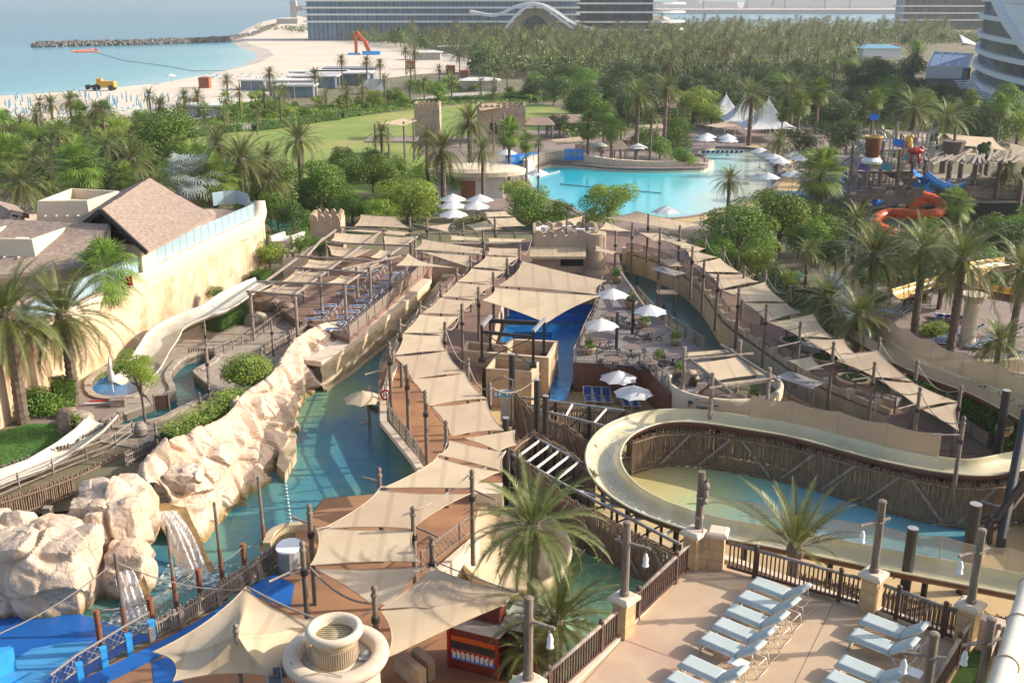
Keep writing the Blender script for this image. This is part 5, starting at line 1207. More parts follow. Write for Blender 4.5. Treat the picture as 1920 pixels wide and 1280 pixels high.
for i,(x,y) in enumerate(((530,1040),(486,1062),(452,1085),(410,1110),(340,1150),(283,1180))):
    p=at(x,y,.9); m=M(); m.box((p.x,p.y,.35),(.22,.2,1.3),rz=.6); m.build('post',X['greywood'],root)
m=M(); nl=[at(283,1180,0),at(240,1205,0),at(192,1235,0),at(148,1262,0),at(100,1300,0)]
for i,(x,y) in enumerate(((283,1165),(240,1190),(193,1215),(148,1245))):
    p=at(x,y,1.0); r0=thing('blue_post','sky blue square post, '+ORD[i]+' down from the timber fence','post',(p.x,p.y,0),'blue posts of the net fence'); m=M(); m.box((p.x,p.y,.45),(.24,.24,1.1),rz=.6); m.box((p.x,p.y,1.02),(.28,.28,.06),rz=.6); m.build('shaft',X['bluepaint'],r0)
railing([Vector((q.x,q.y,.1)) for q in nl],.8,'rope lattice net between the sky blue posts',.1,4,'cross',name='rope_net',mt='rope',cat='net',post=.03)
# tall rope poles with rust coloured feet
for i,(xt,yt,xb,yb,l) in enumerate(((216,1042,236,1188,'leftmost, in front of the left waterfall'),(313,990,330,1128,'in front of the right waterfall'),(402,946,416,1072,'between the waterfall and the river'),(484,898,497,1030,'nearest the curved river wall'))):
    b=at(xb,yb,-.2); tpz=3.4; tpp=at(xt,yt,tpz); 
    d=(tpp-b)
    root=thing('rope_pole','tall thin weathered pole, '+l,'pole',tuple(b),'tall poles along the picket fence')
    m=M(); m.tube([b.lerp(tpp,.35),tpp],[.09,.08],8); m.lathe(tpp,[(.08,0),(.1,.04),(.06,.14),(0,.16)],8); m.build('shaft',X['pole'],root)
    m=M(); m.tube([b-Vector((0,0,1)),b.lerp(tpp,.35)],[.12,.11],8); m.build('rusty_foot',X['rustwood'] if 'rustwood' in X else X['darkwood'],root)
for i,(x,y) in enumerate(((455,1020),(371,1068),(280,1122),(180,1145))):
    p=at(x,y,.4); m=M(); m.tube([(p.x,p.y,-2.2),(p.x,p.y,.45)],.14,9); tag(m.build('bollard',X['orangewood'] if 'orangewood' in X else X['darkwood']),'short rust brown bollard, '+['nearest the curved river wall','between the river and the waterfall','right of the left waterfall','under the huge left boulder'][i],'bollard','rust brown bollards in the water')
rope([at(-80,1215,1.9),at(216,1052,3.1),at(470,1104,1.6)],'dark rope hanging across the waterfalls from pole to fence',.03,.5,'ropes along the waterfalls')
rope([at(180,1140,.3),at(280,1122,.3),at(371,1068,.3),at(455,1025,.3),at(497,1000,.4)],'thin pale rope linking the rust brown bollards',.02,.25,'ropes along the waterfalls')
root=railing([at(180,1180,-1.6),at(283,1160,-1.4),at(371,1100,-1.4)],.9,'dark rope net across the foot of the left waterfall',-1.5,3,'cross',name='rope_net',mt='rope',cat='net',post=.03)
m=M()
for k in range(17): p=at(532,880,-1.95).lerp(at(546,985,-1.95),k/16); m.ico((p.x,p.y,-1.93),.08,1)
tag(m.build('buoy_line',X['white']),'string of small white buoys across the river','buoy line')
m=M(); m.tube([at(546,965,.5),at(580,985,1.2)],.05,6); tag(m.build('boom_arm',X['steel']),'grey arm holding the buoy line beside the lamp pole','arm')
# curved river wall near counter
cw=spline([at(500,1022,.3),at(510,1000,.3),at(535,988,.3),at(572,984,.3)],6); m=M()
for i in range(len(cw)-1): a,b=cw[i],cw[i+1]; m.beam(Vector((a.x,a.y,-.4)),Vector((b.x,b.y,-.4)),.4,1.7)
tag(m.build('curved_wall',X['channel']),'curved cream wall between the river and the timber fence','wall')
# counter with white top
root=thing('service_counter','curved grey counter with a white top by the timber fence','counter',tuple(at(540,1100,0)))
m=M(); m.lathe(at(545,1065,0)-Vector((0,0,0)),[(.75,0),(.75,1.15),(.7,1.2)],14,.8,1.0); m.build('cabinet',X['acgrey'],root)
m=M(); m.lathe(at(545,1065,0)+Vector((0,0,1.2)),[(.8,0),(.8,.06),(0,.07)],14,.8,1.0); m.build('counter_top',X['white'],root)
railing([at(790,1072,0),at(880,1002,0)],1.1,'grey railing with rope lattice beside the big palm',.2,3.4,'cross')
m=M(); a=at(800,1085,.25); b=at(893,1005,.25); m.beam((a.x,a.y,-.9),(b.x,b.y,-.9),.35,2.3); tag(m.build('pool_wall_coping',X['plaster']),'cream wall edge above the green pool under the lattice railing','wall')
# beige round flume end in green pool
c=at(965,1035,-1.0); root=thing('flume_basin','big round cream flume basin behind the large palm','basin',(c.x,c.y,-2))
m=M(); m.lathe((c.x,c.y,-2),[(2.2,.02),(2.9,.5),(3.2,1.3),(3.15,1.45),(2.95,1.4),(2.4,.55),(0,.45)],40,.95,1.35); m.build('bowl',X['channel'],root,smooth=True)
m=M(); b0=at(905,965,-.5); m.box(b0+Vector((.3,1.0,.3)),(1.6,1.3,1.7)); m.build('end_wall',X['plaster'],root)
# ================================================================ slides
def P3(l): return [at(a,b,c) for a,b,c in l]
sp_=P3([(2050,835,1.7),(1920,858,1.6),(1840,872,1.55),(1770,868,1.5),(1680,852,1.45),(1600,832,1.4),(1500,806,1.35),(1400,789,1.3),(1300,776,1.25),(1225,779,1.2),(1165,800,1.15),(1135,832,1.1),(1133,868,1.05),(1158,905,1.0),(1205,937,1.0),(1270,963,.95),(1350,985,.9),(1450,1003,.85),(1560,1024,.8),(1680,1048,.75),(1800,1070,.7),(1930,1095,.65),(2100,1130,.6)])
sp2=[p-Vector((0,0,.75)) for p in spline(sp_,6)]
sl=flume(sp2,1.9,.62,'long cream and brown water slide looping round the yellow and blue pool')
# near and far safety nets
i0=[i for i,p in enumerate(sp2)]
def seg(x0,x1,lower): return [p for p in sp2 if x0<=pix(p)[0]<=x1 and ((pix(p)[1]>905)==lower)]
def side(P,w,up=.66):
    out=[]
    for i,p in enumerate(P):
        d=P[min(i+1,len(P)-1)]-P[max(i-1,0)]; d.z=0; d.normalize(); s=Vector((d.y,-d.x,0)); out.append(p+s*w+Vector((0,0,up)))
    return out
far=seg(1390,1760,False); a=side(far,1.02); b=side(far,-1.02)
fa=a if sum(p.y for p in a)>sum(p.y for p in b) else b
netwall(fa,1.5,'',sl,every=3.0,dip=.18)
near=seg(1290,2050,True); a=side(near,1.02); b=side(near,-1.02); fa=a if sum(p.y for p in a)>sum(p.y for p in b) else b
netwall(fa,1.25,'',sl,every=3.0,dip=.18,mt='netlight')
for i in range(0,len(sp2),9): m=M(); p=sp2[i]; m.tube([(p.x,p.y,-2),(p.x,p.y,p.z-.05)],.16,8); m.build('support',X['black'],sl)
m=M(); fo=[p for p in sp2 if 1150<pix(p)[0]<1500]; r=random.Random(5)
for p in [q for q in resample(fo,.14)]:
    for k in range(2): m.ico(p+Vector((r.uniform(-.5,.5),r.uniform(-.3,.3),.10)),r.uniform(.02,.07),1,1,1,.4)
m.build('foam',X['foam'],sl)
up=[p for p in sp2 if pix(p)[1]<905]
def under(P,dx,dy): return [Vector((p.x+dx,p.y+dy,0)) for p in P]
u1=[p for p in sp2 if 1165<=pix(p)[0]<=1905 and pix(p)[1]<905 and p.y>58] 
u1=[p for p in sp2[:sp2.index(up[-1])] if pix(p)[0]>=1175]
u1=u1[6:]
stick_screen(under(u1[::4],-.0,-1.15),-1.95,[p.z+.05 for p in u1[::4]],'long bamboo screen with diagonal braces under the far arm of the slide','bamboo screens')
stick_screen(under(u1[::4],0,1.3),-1.95,.3,'bamboo screen behind the far arm of the slide, mostly hidden','bamboo screens',braces=False,step=.16)
n1=[p for p in sp2 if pix(p)[1]>=1030]
stick_screen(under(n1[::4],0,-1.3),-1.95,[p.z-.5 for p in n1[::4]],'bamboo screen under the near arm of the slide behind the terrace railing','bamboo screens')
stick_screen([at(958,852,.6),at(1010,890,.6),at(1075,945,.6),at(1160,985,.6),at(1275,1040,.6),at(1300,1075,.6)],-1.95,[.9,.9,.8,.7,.6,.6],'braced bamboo screen at the edge of the green pool','bamboo screens')
stick_screen([at(958,852,.6),at(975,835,.6),at(1003,818,.6)],-1.95,1.0,'short pale bamboo screen at the tip of the steel trestle','bamboo screens',braces=False)
stick_screen([at(1003,818,.6),at(1060,850,.6),at(1118,895,.6)],-1.95,.9,'bamboo screen on the far side of the steel trestle','bamboo screens',braces=False)
stick_screen([at(958,735,.6),at(1000,780,.6),at(1060,800,.6),at(1120,838,.6)],-1.95,[1.0,.9,.8,.6],'brown bamboo screen between the pump room and the slide bend','bamboo screens')
stick_screen([at(985,748,.4),at(1060,757,.4),at(1180,762,.4)],-1.95,.15,'low dark screen behind the second steel trestle','bamboo screens',braces=False)
def trestle(L1,L2,n,label):
    root=thing('steel_trestle',label,'trestle',tuple(L1[0]-Vector((0,0,L1[0].z+2)))); m=M()
    for L in(L1,L2):
        for i in range(len(L)-1): m.beam(L[i],L[i+1],.1,.16)
    m.build('side_rails',X['steel'],root)
    m=M()
    for k in range(n):
        t=(k+.5)/n; m.beam(L1[0].lerp(L1[-1],t),L2[0].lerp(L2[-1],t),.12,.1)
    m.build('cross_bars',X['offwhite'],root)
    m=M()
    for k in range(n+1):
        t=k/n
        for L in(L1,L2): q=L[0].lerp(L[-1],t); m.beam((q.x,q.y,-2),(q.x,q.y,q.z),.14,.14)
        if k<n: a=L1[0].lerp(L1[-1],t); b=L2[0].lerp(L2[-1],(k+1)/n); m.beam((a.x,a.y,-1.8),(b.x,b.y,b.z-.1),.08,.08)
    m.build('legs',X['black'],root)
    m=M(); m.sheet([L1[0],L1[-1],L2[-1],L2[0]],-1.6); m.build('dark_sheet',X['dark'],root)  # flat near-black sheet low between the side rails
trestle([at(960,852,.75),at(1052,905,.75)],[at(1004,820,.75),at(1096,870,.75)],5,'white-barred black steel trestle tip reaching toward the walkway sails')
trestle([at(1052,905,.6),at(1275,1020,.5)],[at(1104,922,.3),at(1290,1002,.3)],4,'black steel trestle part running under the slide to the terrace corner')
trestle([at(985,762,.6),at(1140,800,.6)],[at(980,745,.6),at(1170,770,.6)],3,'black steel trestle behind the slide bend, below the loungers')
for x,y,zt,r_,l in ((948,783,3.6,.2,'beside the walkway sails and the big palm'),(1023,742,3.5,.2,'right one of the three posts behind the trestle'),(1007,712,3.9,.2,'middle one of the three posts behind the trestle'),(960,664,3.3,.22,'in front of the pump room'),(1888,732,4.6,.24,'tall, in front of the netted flume at the right edge'),(1712,990,2.6,.26,'short, behind the short terrace railing'),(1830,945,3.0,.3,'stout, beside the right corner pillar')):
    p=at(x,y,zt); root=thing('black_post','thick black steel post, '+l,'post',(p.x,p.y,-2),'thick black steel posts'); m=M(); m.tube([(p.x,p.y,-2),(p.x,p.y,zt)],r_,18); m.build('shaft',X['black'],root,smooth=False); m=M(); m.lathe((p.x,p.y,zt),[(r_*.98,0),(r_*.98,.03),(0,.035)],18); m.build('cap',X['acgrey'],root)
a=at(1918,800,3.6); b=at(1878,1010,-1.2); root=thing('leaning_mast','heavy black leaning mast at the right edge','mast',(b.x,b.y,-2)); m=M(); m.tube([(b.x,b.y,-2),b,a+(a-b)*.15],.26,16); m.build('shaft',X['black'],root); m=M(); m.beam((b.x-.5,b.y,.0),(b.x+1.2,b.y+.2,2.9),.25,.3); m.build('brace',X['blackwood'],root)
# round mirror
c=at(1884,802,1.9); root=thing('traffic_mirror','round convex mirror on a grey post beside the slide','mirror',(c.x,c.y,0)); m=M(); m.tube([(c.x,c.y,-2),(c.x,c.y,2.2)],.05,6); m.build('post',X['steel'],root); rot=Matrix.Rotation(R(80),3,'X')
m=M(); m.lathe((0,0,0),[(.52,0),(.48,.07),(.25,.13),(0,.15)],28); m.v=[rot@v+c for v in m.v]; mi=m.build('mirror_face',mat('mirror_glass',(.55,.5,.35),(.45,.42,.3),rough=.08,metal=.8),root,smooth=True)
m=M(); m.tube([c+rot@Vector((.53*math.cos(t*math.pi/12),.53*math.sin(t*math.pi/12),0)) for t in range(25)],.03,6); m.build('rim',X['offwhite'],root)
# mannequin figure group and platform at the right edge of slide pool
p=at(1862,960,-.2); root=thing('sculpted_figures','weathered carved figures on the platform at the right end of the slide pool','sculpture',(p.x,p.y,-2)); m=M(); r=random.Random(9)
for k in range(5):
    q=p+Vector((r.uniform(-.8,.7),r.uniform(-.5,.5),-1)); m.lathe((q.x,q.y,-2),[(.25,0),(.2,.6),(.28,1.1),(.1,1.4),(.16,1.55),(.13,1.75),(0,1.8)],9); m.tube([(q.x,q.y,-.9),(q.x+.5,q.y-.2,-.5)],.07,6)
m.build('figures',X['bark'],root); m=M(); m.tube([at(1822,935,-.3),at(1880,950,.3)],.06,6); m.build('arm',X['steel'],root)
m=M(); a=at(1900,870,.2); m.box((a.x+3.4,a.y-3,-.9),(6,12,2.2)); tag(m.build('exit_platform',X['terra']),'terracotta platform at the right edge beyond the leaning mast','platform')
m=M(); m.box(at(1835,925,-1.3)+Vector((0,.6,0)),(1.6,1.8,1.6)); tag(m.build('pool_end_wall',X['channel']),'sandy end wall at the right tip of the slide pool','wall')
# long netted flume on the right
fp=P3([(1560,500,3.2),(1585,570,3.1),(1600,612,3.0),(1640,640,3.0),(1700,675,3.0),(1770,705,2.9),(1840,730,2.9),(1910,765,2.8),(1990,810,2.7)])
fp=[p-Vector((0,0,.7)) for p in spline(fp,6)]; fl2=flume(fp,2.0,.65,'long netted flume descending past the sun deck on the right',inner='flume')
b_=side(fp,-1.05); a_=side(fp,1.05); hi=a_ if sum(p.x+p.y for p in a_)>sum(p.x+p.y for p in b_) else b_; lo=b_ if hi is a_ else a_
netwall(hi,1.7,'',fl2,every=2.6,dip=.3); netwall(lo,.7,'',fl2,every=2.6,dip=.02)
for i in range(5,len(fp),9): m=M(); p=fp[i]; m.lathe((p.x,p.y,0),[(.5,0),(.42,1.6),(.6,p.z-.15)],12); m.build('support',X['plaster2'],fl2)
fp3=P3([(2050,760,2.8),(1960,745,2.7),(1900,700,2.6),(1870,690,2.6),(1930,640,2.6)])
ff=flume([p-Vector((0,0,.7)) for p in P3([(1775,520,3.6),(1740,530,3.5),(1690,545,3.5),(1650,530,3.6),(1620,540,3.4),(1590,590,3.2),(1560,650,2.8)])][:3],1.6,.6,'short yellow flume piece seen between the palms',inner='flumeyellow')
ff=flume([at(x,y,z)-Vector((0,0,.6)) for x,y,z in ((1960,548,4.2),(1900,552,4.2),(1840,542,4.2),(1812,520,4.2),(1840,500,4.2),(1900,492,4.2))],2.0,.8,'brown bowl-shaped flume bend with a yellow inside on a round column',inner='flumeyellow')
p=at(1822,580,3.0); root=thing('round_column','round sandy column carrying the flume bend','column',(p.x,p.y,0)); m=M(); m.lathe((p.x,p.y,0),[(.8,0),(.62,.3),(.6,3.6),(1.0,4.1),(1.05,4.3),(0,4.31)],20); m.build('shaft',X['plaster'],root,smooth=False)
m=M(); a=at(1800,702,0);b=at(1990,690,0); m.beam((a.x,a.y,.5),(b.x,b.y,.5),.5,1.0); tag(m.build('deck_wall',X['plaster2']),'low sandy wall at the front edge of the palm sun deck','wall')
# white slide on the left with its runout
wp=[at(x,y,z) for x,y,z in ((500,528,2.6),(470,540,2.5),(440,556,2.4),(408,578,2.3),(370,592,2.1),(335,607,1.8),(312,624,1.4),(296,648,.9),(280,672,.35),(262,700,.0),(240,716,-.1))]
flume([p-Vector((0,0,.35)) for p in spline(wp,5)],2.6,.5,'wide white slide descending into the little blue pool at the rock wall',inner='flumewhite',outer='stonegrey',joints=False)
flume([at(x,y,z)-Vector((0,0,.2)) for x,y,z in ((195,788,.9),(170,815,.8),(130,845,.6),(70,880,.4),(0,905,.2),(-100,950,0))],1.7,.55,'pale green and white flume leaving along the lawn on the left',inner='flumewhite',outer='greywood',joints=False)
# timber bridge / channel with rails, lower left
stick_screen([at(-120,975,0),at(0,945,0),at(80,920,0),at(150,893,0),at(240,850,0)],-1.1,[.3,.3,.3,.3,.3],'brown picket screen of the timber channel at the left edge',name='picket_screen',mt='bamboo',braces=False,step=.13)
railing([at(-120,960,.3),at(0,930,.3),at(120,880,.3),at(210,845,.3),at(250,815,.3)],.9,'pole railing above the timber channel at the left edge',.3,2.2,'rails',mt='greywood')
stick_screen([at(-100,930,0),at(30,885,0),at(130,855,0),at(200,815,0),(at(228,790,0))],-.1,.75,'row of uneven dark sticks beside the lawn flume',name='stick_row',mt='pole',braces=False,step=.22)
m=M(); [m.box(at(x,y,-1.2),(.55,.5,1.9),taper=.8) for x,y in((34,1000),(93,980))]; 
for i,(x,y) in enumerate(((34,1000),(93,980))): m=M(); m.box(at(x,y,-1.2),(.55,.5,2.0),taper=.8); tag(m.build('concrete_pier',X['stonegrey']),'pale pier under the timber channel, '+('left one' if i==0 else 'right one'),'pier','piers of the timber channel')
m=M(); m.sheet(pts([(-300,1000),(-100,960),(130,905),(250,880),(200,960),(100,1000),(-100,1080)],-1.97),-1.97); struct(m.build('dark_void_sheet',X['dark']))  # near-black sheet over the river water, painting the shade of the void below the fence
# cliff-top fence and path fences
stick_screen([at(235,865,.3),at(300,835,.3),at(320,822,.3)],.0,.9,'short picket fence at the foot of the young tree',name='picket_fence',mt='greywood',cat='fence',braces=False,step=.13)
stick_screen([at(490,672,0),at(530,650,0),at(575,625,0),at(612,605,0)],.0,.95,'picket fence along the cliff top below the sun deck',name='picket_fence',mt='greywood',cat='fence',braces=False,step=.16)
railing([at(403,672,0),at(440,655,0),at(480,638,0),at(510,615,0),at(535,598,0)],.9,'rustic pole railing beside the clipped hedge and stream',0,1.1,'rails',mt='greywood')
railing([at(355,668,-.2),at(402,668,-.2)],.6,'dark picket gate across the stream head',-.2,.4,'slats',mt='pole',slat=.2)
for i,(x,y,h) in enumerate(((382,600,4),(385,650,4.0),(390,712,2.0),(290,790,2.6),(373,735,2.2),(470,560,2.2),(508,600,3))):
    pole(x,y,h,0,'slim stream-side pole, '+['behind the clipped hedge','in the stream island, tall','in the stream island, short','beside the barrel','beside the stream bend','at the pergola corner','at the animal-shaped rock'][i],'slim poles along the stream',sc=.7)
for i,(x,y,a,b,c_,mt) in enumerate(((500,575,1.3,.9,.9,'rockbrown'),(480,600,1.0,.8,.7,'stonegrey'),(535,585,.9,.7,.9,'rockbrown'),(445,590,.9,.7,.6,'stonegrey'),(150,785,.9,.6,.5,'stonegrey'),(165,800,.7,.5,.4,'stonegrey'),(128,775,.5,.5,.4,'rockbrown'))):
    p=at(x,y,.3); boulder((p.x,p.y,.3),a,b,c_,['brown rounded boulder under the pergola corner','grey rounded boulder left of the pergola','brown boulder beside the front loungers','low grey boulder above the clipped hedge','grey rock at the end of the lawn','smaller grey rock at the end of the lawn flume','little brown rock beside the wooden sign post'][i],mt,1.2,.15,seed=20+i,sub=4,square=.2)
# sign boards, barrel, bench bits
def board(x,y,w,h,z,label,mt='darkwood',rz=0,frame='pole',name='notice_board'):
    p=at(x,y,0); root=thing(name,label,'sign',(p.x,p.y,0)); rm=Matrix.Rotation(rz,3,'Z')
    for s in(-1,1): m=M(); m.tube([p+rm@Vector((s*w/2,0,0)),p+rm@Vector((s*w/2,0,z+h/2+.15))],.06,6); m.build('post',X[frame],root)
    m=M(); m.box(p+Vector((0,0,z)),(w,.06,h),rot=rm); m.build('panel',X[mt],root); return root
board(305,775,.95,1.0,.8,'blank brown timber board standing beside the stream',rz=R(15))
p=at(123,812,0); m=M(); m.box((p.x,p.y,.7),(.7,.4,1.5),rz=.3); m.box((p.x-.1,p.y,1.5),(.3,.3,.4),rz=.3); tag(m.build('tree_stump_sign',X['greywood']),'grey timber stump post at the end of the lawn','post')
root=thing('wooden_barrel','grey wooden barrel on the deck beside the stream','barrel',tuple(at(265,815,0))); b0=at(265,818,0); m=M(); m.lathe(b0,[(.3,0),(.4,.25),(.42,.45),(.4,.65),(.3,.9),(0,.91)],16); m.build('staves',X['greywood'],root,smooth=True); m=M(); [m.lathe(b0,[(.40+.0,z),(.425,z+.03),(.4,z+.06)],16) for z in(.22,.62)]; m.build('hoops',X['acgrey'],root)
m=M(); p=at(222,762,0); m.box((p.x,p.y,.3),(1.0,.7,.6),rz=.2); tag(m.build('wooden_crate',X['greywood']),'small slatted crate next to the red rescue tube','crate')
p=at(190,752,.3); root=thing('rescue_tube','red rescue tube lying at the little blue pool','rescue tube',(p.x,p.y,0)); m=M(); m.tube([p+Vector((-.75,-.1,0)),p+Vector((.75,.1,0))],.1,8); m.build('float',X['red'],root); m=M(); m.tube([p+Vector((-1.1,-.3,-.05)),p+Vector((1.0,-.1,-.05))],.06,6); m.build('strap',X['white'],root)
p=at(212,730,-.2); root=thing('closed_parasol','closed white parasol standing in the little blue pool','parasol',(p.x,p.y,-.4)); m=M(); m.lathe((p.x,p.y,-.4),[(.05,.6),(.22,1.0),(.2,1.9),(.06,2.6),(0,2.7)],10); m.build('canopy',X['umb'],root,smooth=True); m=M(); m.tube([(p.x,p.y,-.4),(p.x,p.y,2.2)],.04,6); m.build('pole',X['white'],root)
m=M(); a=at(300,800,.1); m.box(a,(2.2,1.0,.2),rz=.5); tag(m.build('plank_bridge',X['greywood']),'pale plank bridge at the foot of the barrel','bridge')
# octagonal parasol over the river with lifebuoy
c=at(680,733,1.2); UTAN.put((c.x,c.y,-1.2),0,'small tan octagonal parasol over the lifeguard stand in the river','parasol')
c=at(706,745,.3); root=thing('lifeguard_stand','slatted lifeguard stand beside the river wall under the parasol','stand',(c.x,c.y,-2)); m=M(); m.box((c.x,c.y,.1),(1.3,1.1,.1)); m.build('platform',X['greywood'],root)
m=M(); [m.tube([(c.x+sx*.55,c.y+sy*.45,-2.2),(c.x+sx*.55,c.y+sy*.45,1.0)],.05,6) for sx in(-1,1) for sy in(-1,1)]; m.build('legs',X['pole'],root); m=M(); m.box((c.x-.3,c.y,-.5),(.9,1.2,.06),rot=Matrix.Rotation(.6,3,'Y')); m.build('steps',X['greywood'],root)
c=at(723,740,1.0); root=thing('lifebuoy','red lifebuoy hanging on a walkway pole','lifebuoy',(c.x,c.y,.6)); m=M(); m.tube([c+Vector((.32*math.cos(t*math.pi/10),.1*math.sin(t*math.pi/10)*.4,.32*math.sin(t*math.pi/10))) for t in range(21)],.07,7); m.build('ring',X['red'],root)
# walkway rails along river
railing([at(735,690,0),at(722,745,0),at(732,790,0),at(790,868,0)],1.0,'grey mesh railing along the river side of the walkway bend',0,1.6,'cross')
railing([at(850,545,0),at(800,592,0),at(760,640,0),at(737,685,0)],1.0,'grey mesh railing above the narrow channel',0,2.2,'net')
m=M(); wl2=[at(737,690,0),at(716,745,0),at(716,795,0),at(775,868,0),at(795,900,0)]
for i in range(len(wl2)-1): m.beam(wl2[i]+Vector((.1,0,.1)),wl2[i+1]+Vector((.1,0,.1)),.45,.3)
tag(m.build('walkway_kerb',X['sandcap']),'cream kerb on the river edge of the walkway bend','kerb')
# pump room
def boxroom(px_pts,zt,zb,wt,label,mt='blockbig',cap='sandcap',name='pump_room',floorz=None):
    Q=[at(x,y,zt) for x,y in px_pts]; root=thing(name,label,'building',(Q[0].x,Q[0].y,zb)); m=M(); inn=offset(Q,-wt); n=len(Q)
    for i in range(n):
        j=(i+1)%n; a,b=Q[i],Q[j]; c,d=inn[j],inn[i]
        m.quad((a.x,a.y,zb),(b.x,b.y,zb),(b.x,b.y,zt),(a.x,a.y,zt)); m.quad((d.x,d.y,zt),(c.x,c.y,zt),(c.x,c.y,zt-1.2),(d.x,d.y,zt-1.2))
    m.build('walls',X[mt],root); m=M()
    for i in range(n):
        j=(i+1)%n; a,b=Q[i],Q[j]; c,d=inn[j],inn[i]; up=lambda p,z:Vector((p.x,p.y,z)); m.quad(up(a,zt+.06),up(b,zt+.06),up(c,zt+.06),up(d,zt+.06)); m.quad(up(a,zt),up(b,zt),up(b,zt+.06),up(a,zt+.06)); m.quad(up(d,zt+.06),up(c,zt+.06),up(c,zt),up(d,zt))
    m.build('coping',X[cap],root); m=M(); m.sheet(inn,zt-1.19); m.build('roof_floor',X['greypave'],root); return root,inn
boxroom([(862,658),(1029,672),(1047,640),(958,636),(948,648),(875,640)],1.2,-2,.35,'open-topped ochre block pump room under the black steel frame')
boxroom([(911,692),(997,698),(1012,678),(928,670)],.9,-2,.22,'small block annex with a white tray roof in front of the pump room')
m=M(); a=at(955,686,.0); m.box(a,(1.9,1.1,.08),rz=-.1); m.box(a+Vector((-.6,.3,.3)),(1.0,.05,.3),rz=-.6); tag(m.build('roof_debris',X['offwhite']),'white boards and pipes lying inside the annex roof','boards')
root=thing('black_steel_frame','black steel gantry frame with crossed braces over the pump room','frame',tuple(at(903,665,1.2)))
F=[at(903,611,3.9),at(1000,621,3.9),at(1020,599,3.9),at(919,594,3.9)]; m=M(); B=[Vector((p.x,p.y,1.25)) for p in F]
for a,b in zip(F,B): m.beam(b,a,.2,.2)
m.build('columns',X['black'],root); m=M()
m.beam(F[0]-Vector((0,0,.45)),F[1]-Vector((0,0,.45)),.15,.25); m.beam(F[3]-Vector((0,0,.3)),F[2]-Vector((0,0,.3)),.22,.3); m.build('cross_beams',X['black'],root)
m=M(); m.beam(F[0],F[3]+(F[3]-F[0])*.1,.22,.22); m.beam(F[1],F[2]+(F[2]-F[1])*.1,.22,.22); m.build('top_channels',X['steel'],root)
m=M(); m.beam(B[0],F[1]-Vector((0,0,.5)),.06,.06); m.beam(B[1],F[0]-Vector((0,0,.4)),.06,.06); m.build('braces',X['black'],root)
m=M(); [m.box(b+Vector((0,0,.05)),(.5,.5,.25)) for b in B]; m.build('feet',X['black'],root)
# hanging blue sign
c=at(944,738,2.1); root=thing('hanging_sign','pale blue hanging board with white lettering beside a walkway pole','sign',(c.x,c.y,0)); m=M(); m.tube([(c.x+.6,c.y,-2),(c.x+.6,c.y,3.0)],.05,6); m.tube([(c.x-.7,c.y,3),(c.x,c.y,3.3),(c.x+.7,c.y,3.0)],.05,6); m.build('frame',X['pole'],root); m=M(); m.box(c,(1.35,.05,.42),rz=.15); pn=m.build('panel',X['bluepale'],root)
m=M()
for k in range(5):
    if k==2: continue
    m.box(c+Vector((-.5+k*.25,-.05+(k-2)*.037,.02)),(.15,.02,.24),rz=.15)
m.build('white_glyphs',X['white'],pn)
m=M(); p=at(948,760,-.3); m.box(p,(.7,.5,2.2)); tag(m.build('utility_cabinet',X['creammetal']),'tall pale cabinet under the hanging blue sign','cabinet')
# ================================================================ picnic deck
DK=.4
dk=[at(x,y,DK) for x,y in ((1075,678),(1208,686),(1256,735),(1305,735),(1352,700),(1318,655),(1284,632),(1228,595),(1192,555),(1166,522),(1130,535),(1120,578),(1100,620))]
root=thing('picnic_deck','raised grey timber deck with picnic tables and white parasols','deck',(dk[0].x,dk[0].y,-2)); m=M(); m.prism(dk,DK-.12,DK); m.build('boards',X['deck'],root)
stick=M(); q=resample([dk[-1],dk[0],dk[1],dk[2],dk[3]],.16); d0=offset(dk,-.1); m=M(); m.prism(d0,-2,DK-.13); m.build('base',X['darkwood'],root)
for i in range(len(q)-1): d=(q[i+1]-q[i]).normalized(); stick.box(((q[i].x+q[i+1].x)/2,(q[i].y+q[i+1].y)/2,-.86),(.15,.05,2.2),rz=math.atan2(d.y,d.x))
stick.build('cladding',X['cladding'] if 'cladding' in X else X['darkwood'],root)
railing([dk[12],dk[0],dk[1]],1.0,'rope lattice railing on the left and front of the picnic deck',DK,1.6,'cross')
railing([dk[1],dk[2]],1.0,'rope lattice railing on the slanting corner of the picnic deck',DK,1.3,'cross')
railing([dk[6],dk[7],dk[8]],1.0,'mesh railing on the river side of the picnic deck',DK,1.5,'net')
railing([dk[5],dk[6]],1.0,'mesh railing at the lower river side of the picnic deck',DK,1.5,'net')
railing([dk[12],dk[11],dk[10]],1.0,'timber railing between the picnic deck and the blue surf pool',DK,1.3,'rails')
m=M(); m.tube([at(1155,500,1.4),at(1207,575,1.6)],.16,8); tag(m.build('log_handrail',X['greywood']),'thick grey log rail beside the river between fort and parasols','rail')
for i,(x,y,l) in enumerate(((1149,541,'white parasol at the far end of the picnic deck'),(1219,571,'white parasol beside the river railing of the picnic deck'),(1127,597,'white parasol at the surf pool side of the picnic deck'))):
    p=at(x,y,DK+2.6); UM.put((p.x,p.y,DK),.3*i,l,'parasol','white parasols by the surf pool')
for i,(x,y,l) in enumerate(((1160,695,'white parasol right above the row of three navy loungers'),(1188,723,'lowest white parasol, covering the pair of navy loungers'))):
    p=at(x,y,.6); UM.put((p.x,p.y,-2),.2+.3*i,l,'parasol','white parasols by the surf pool')
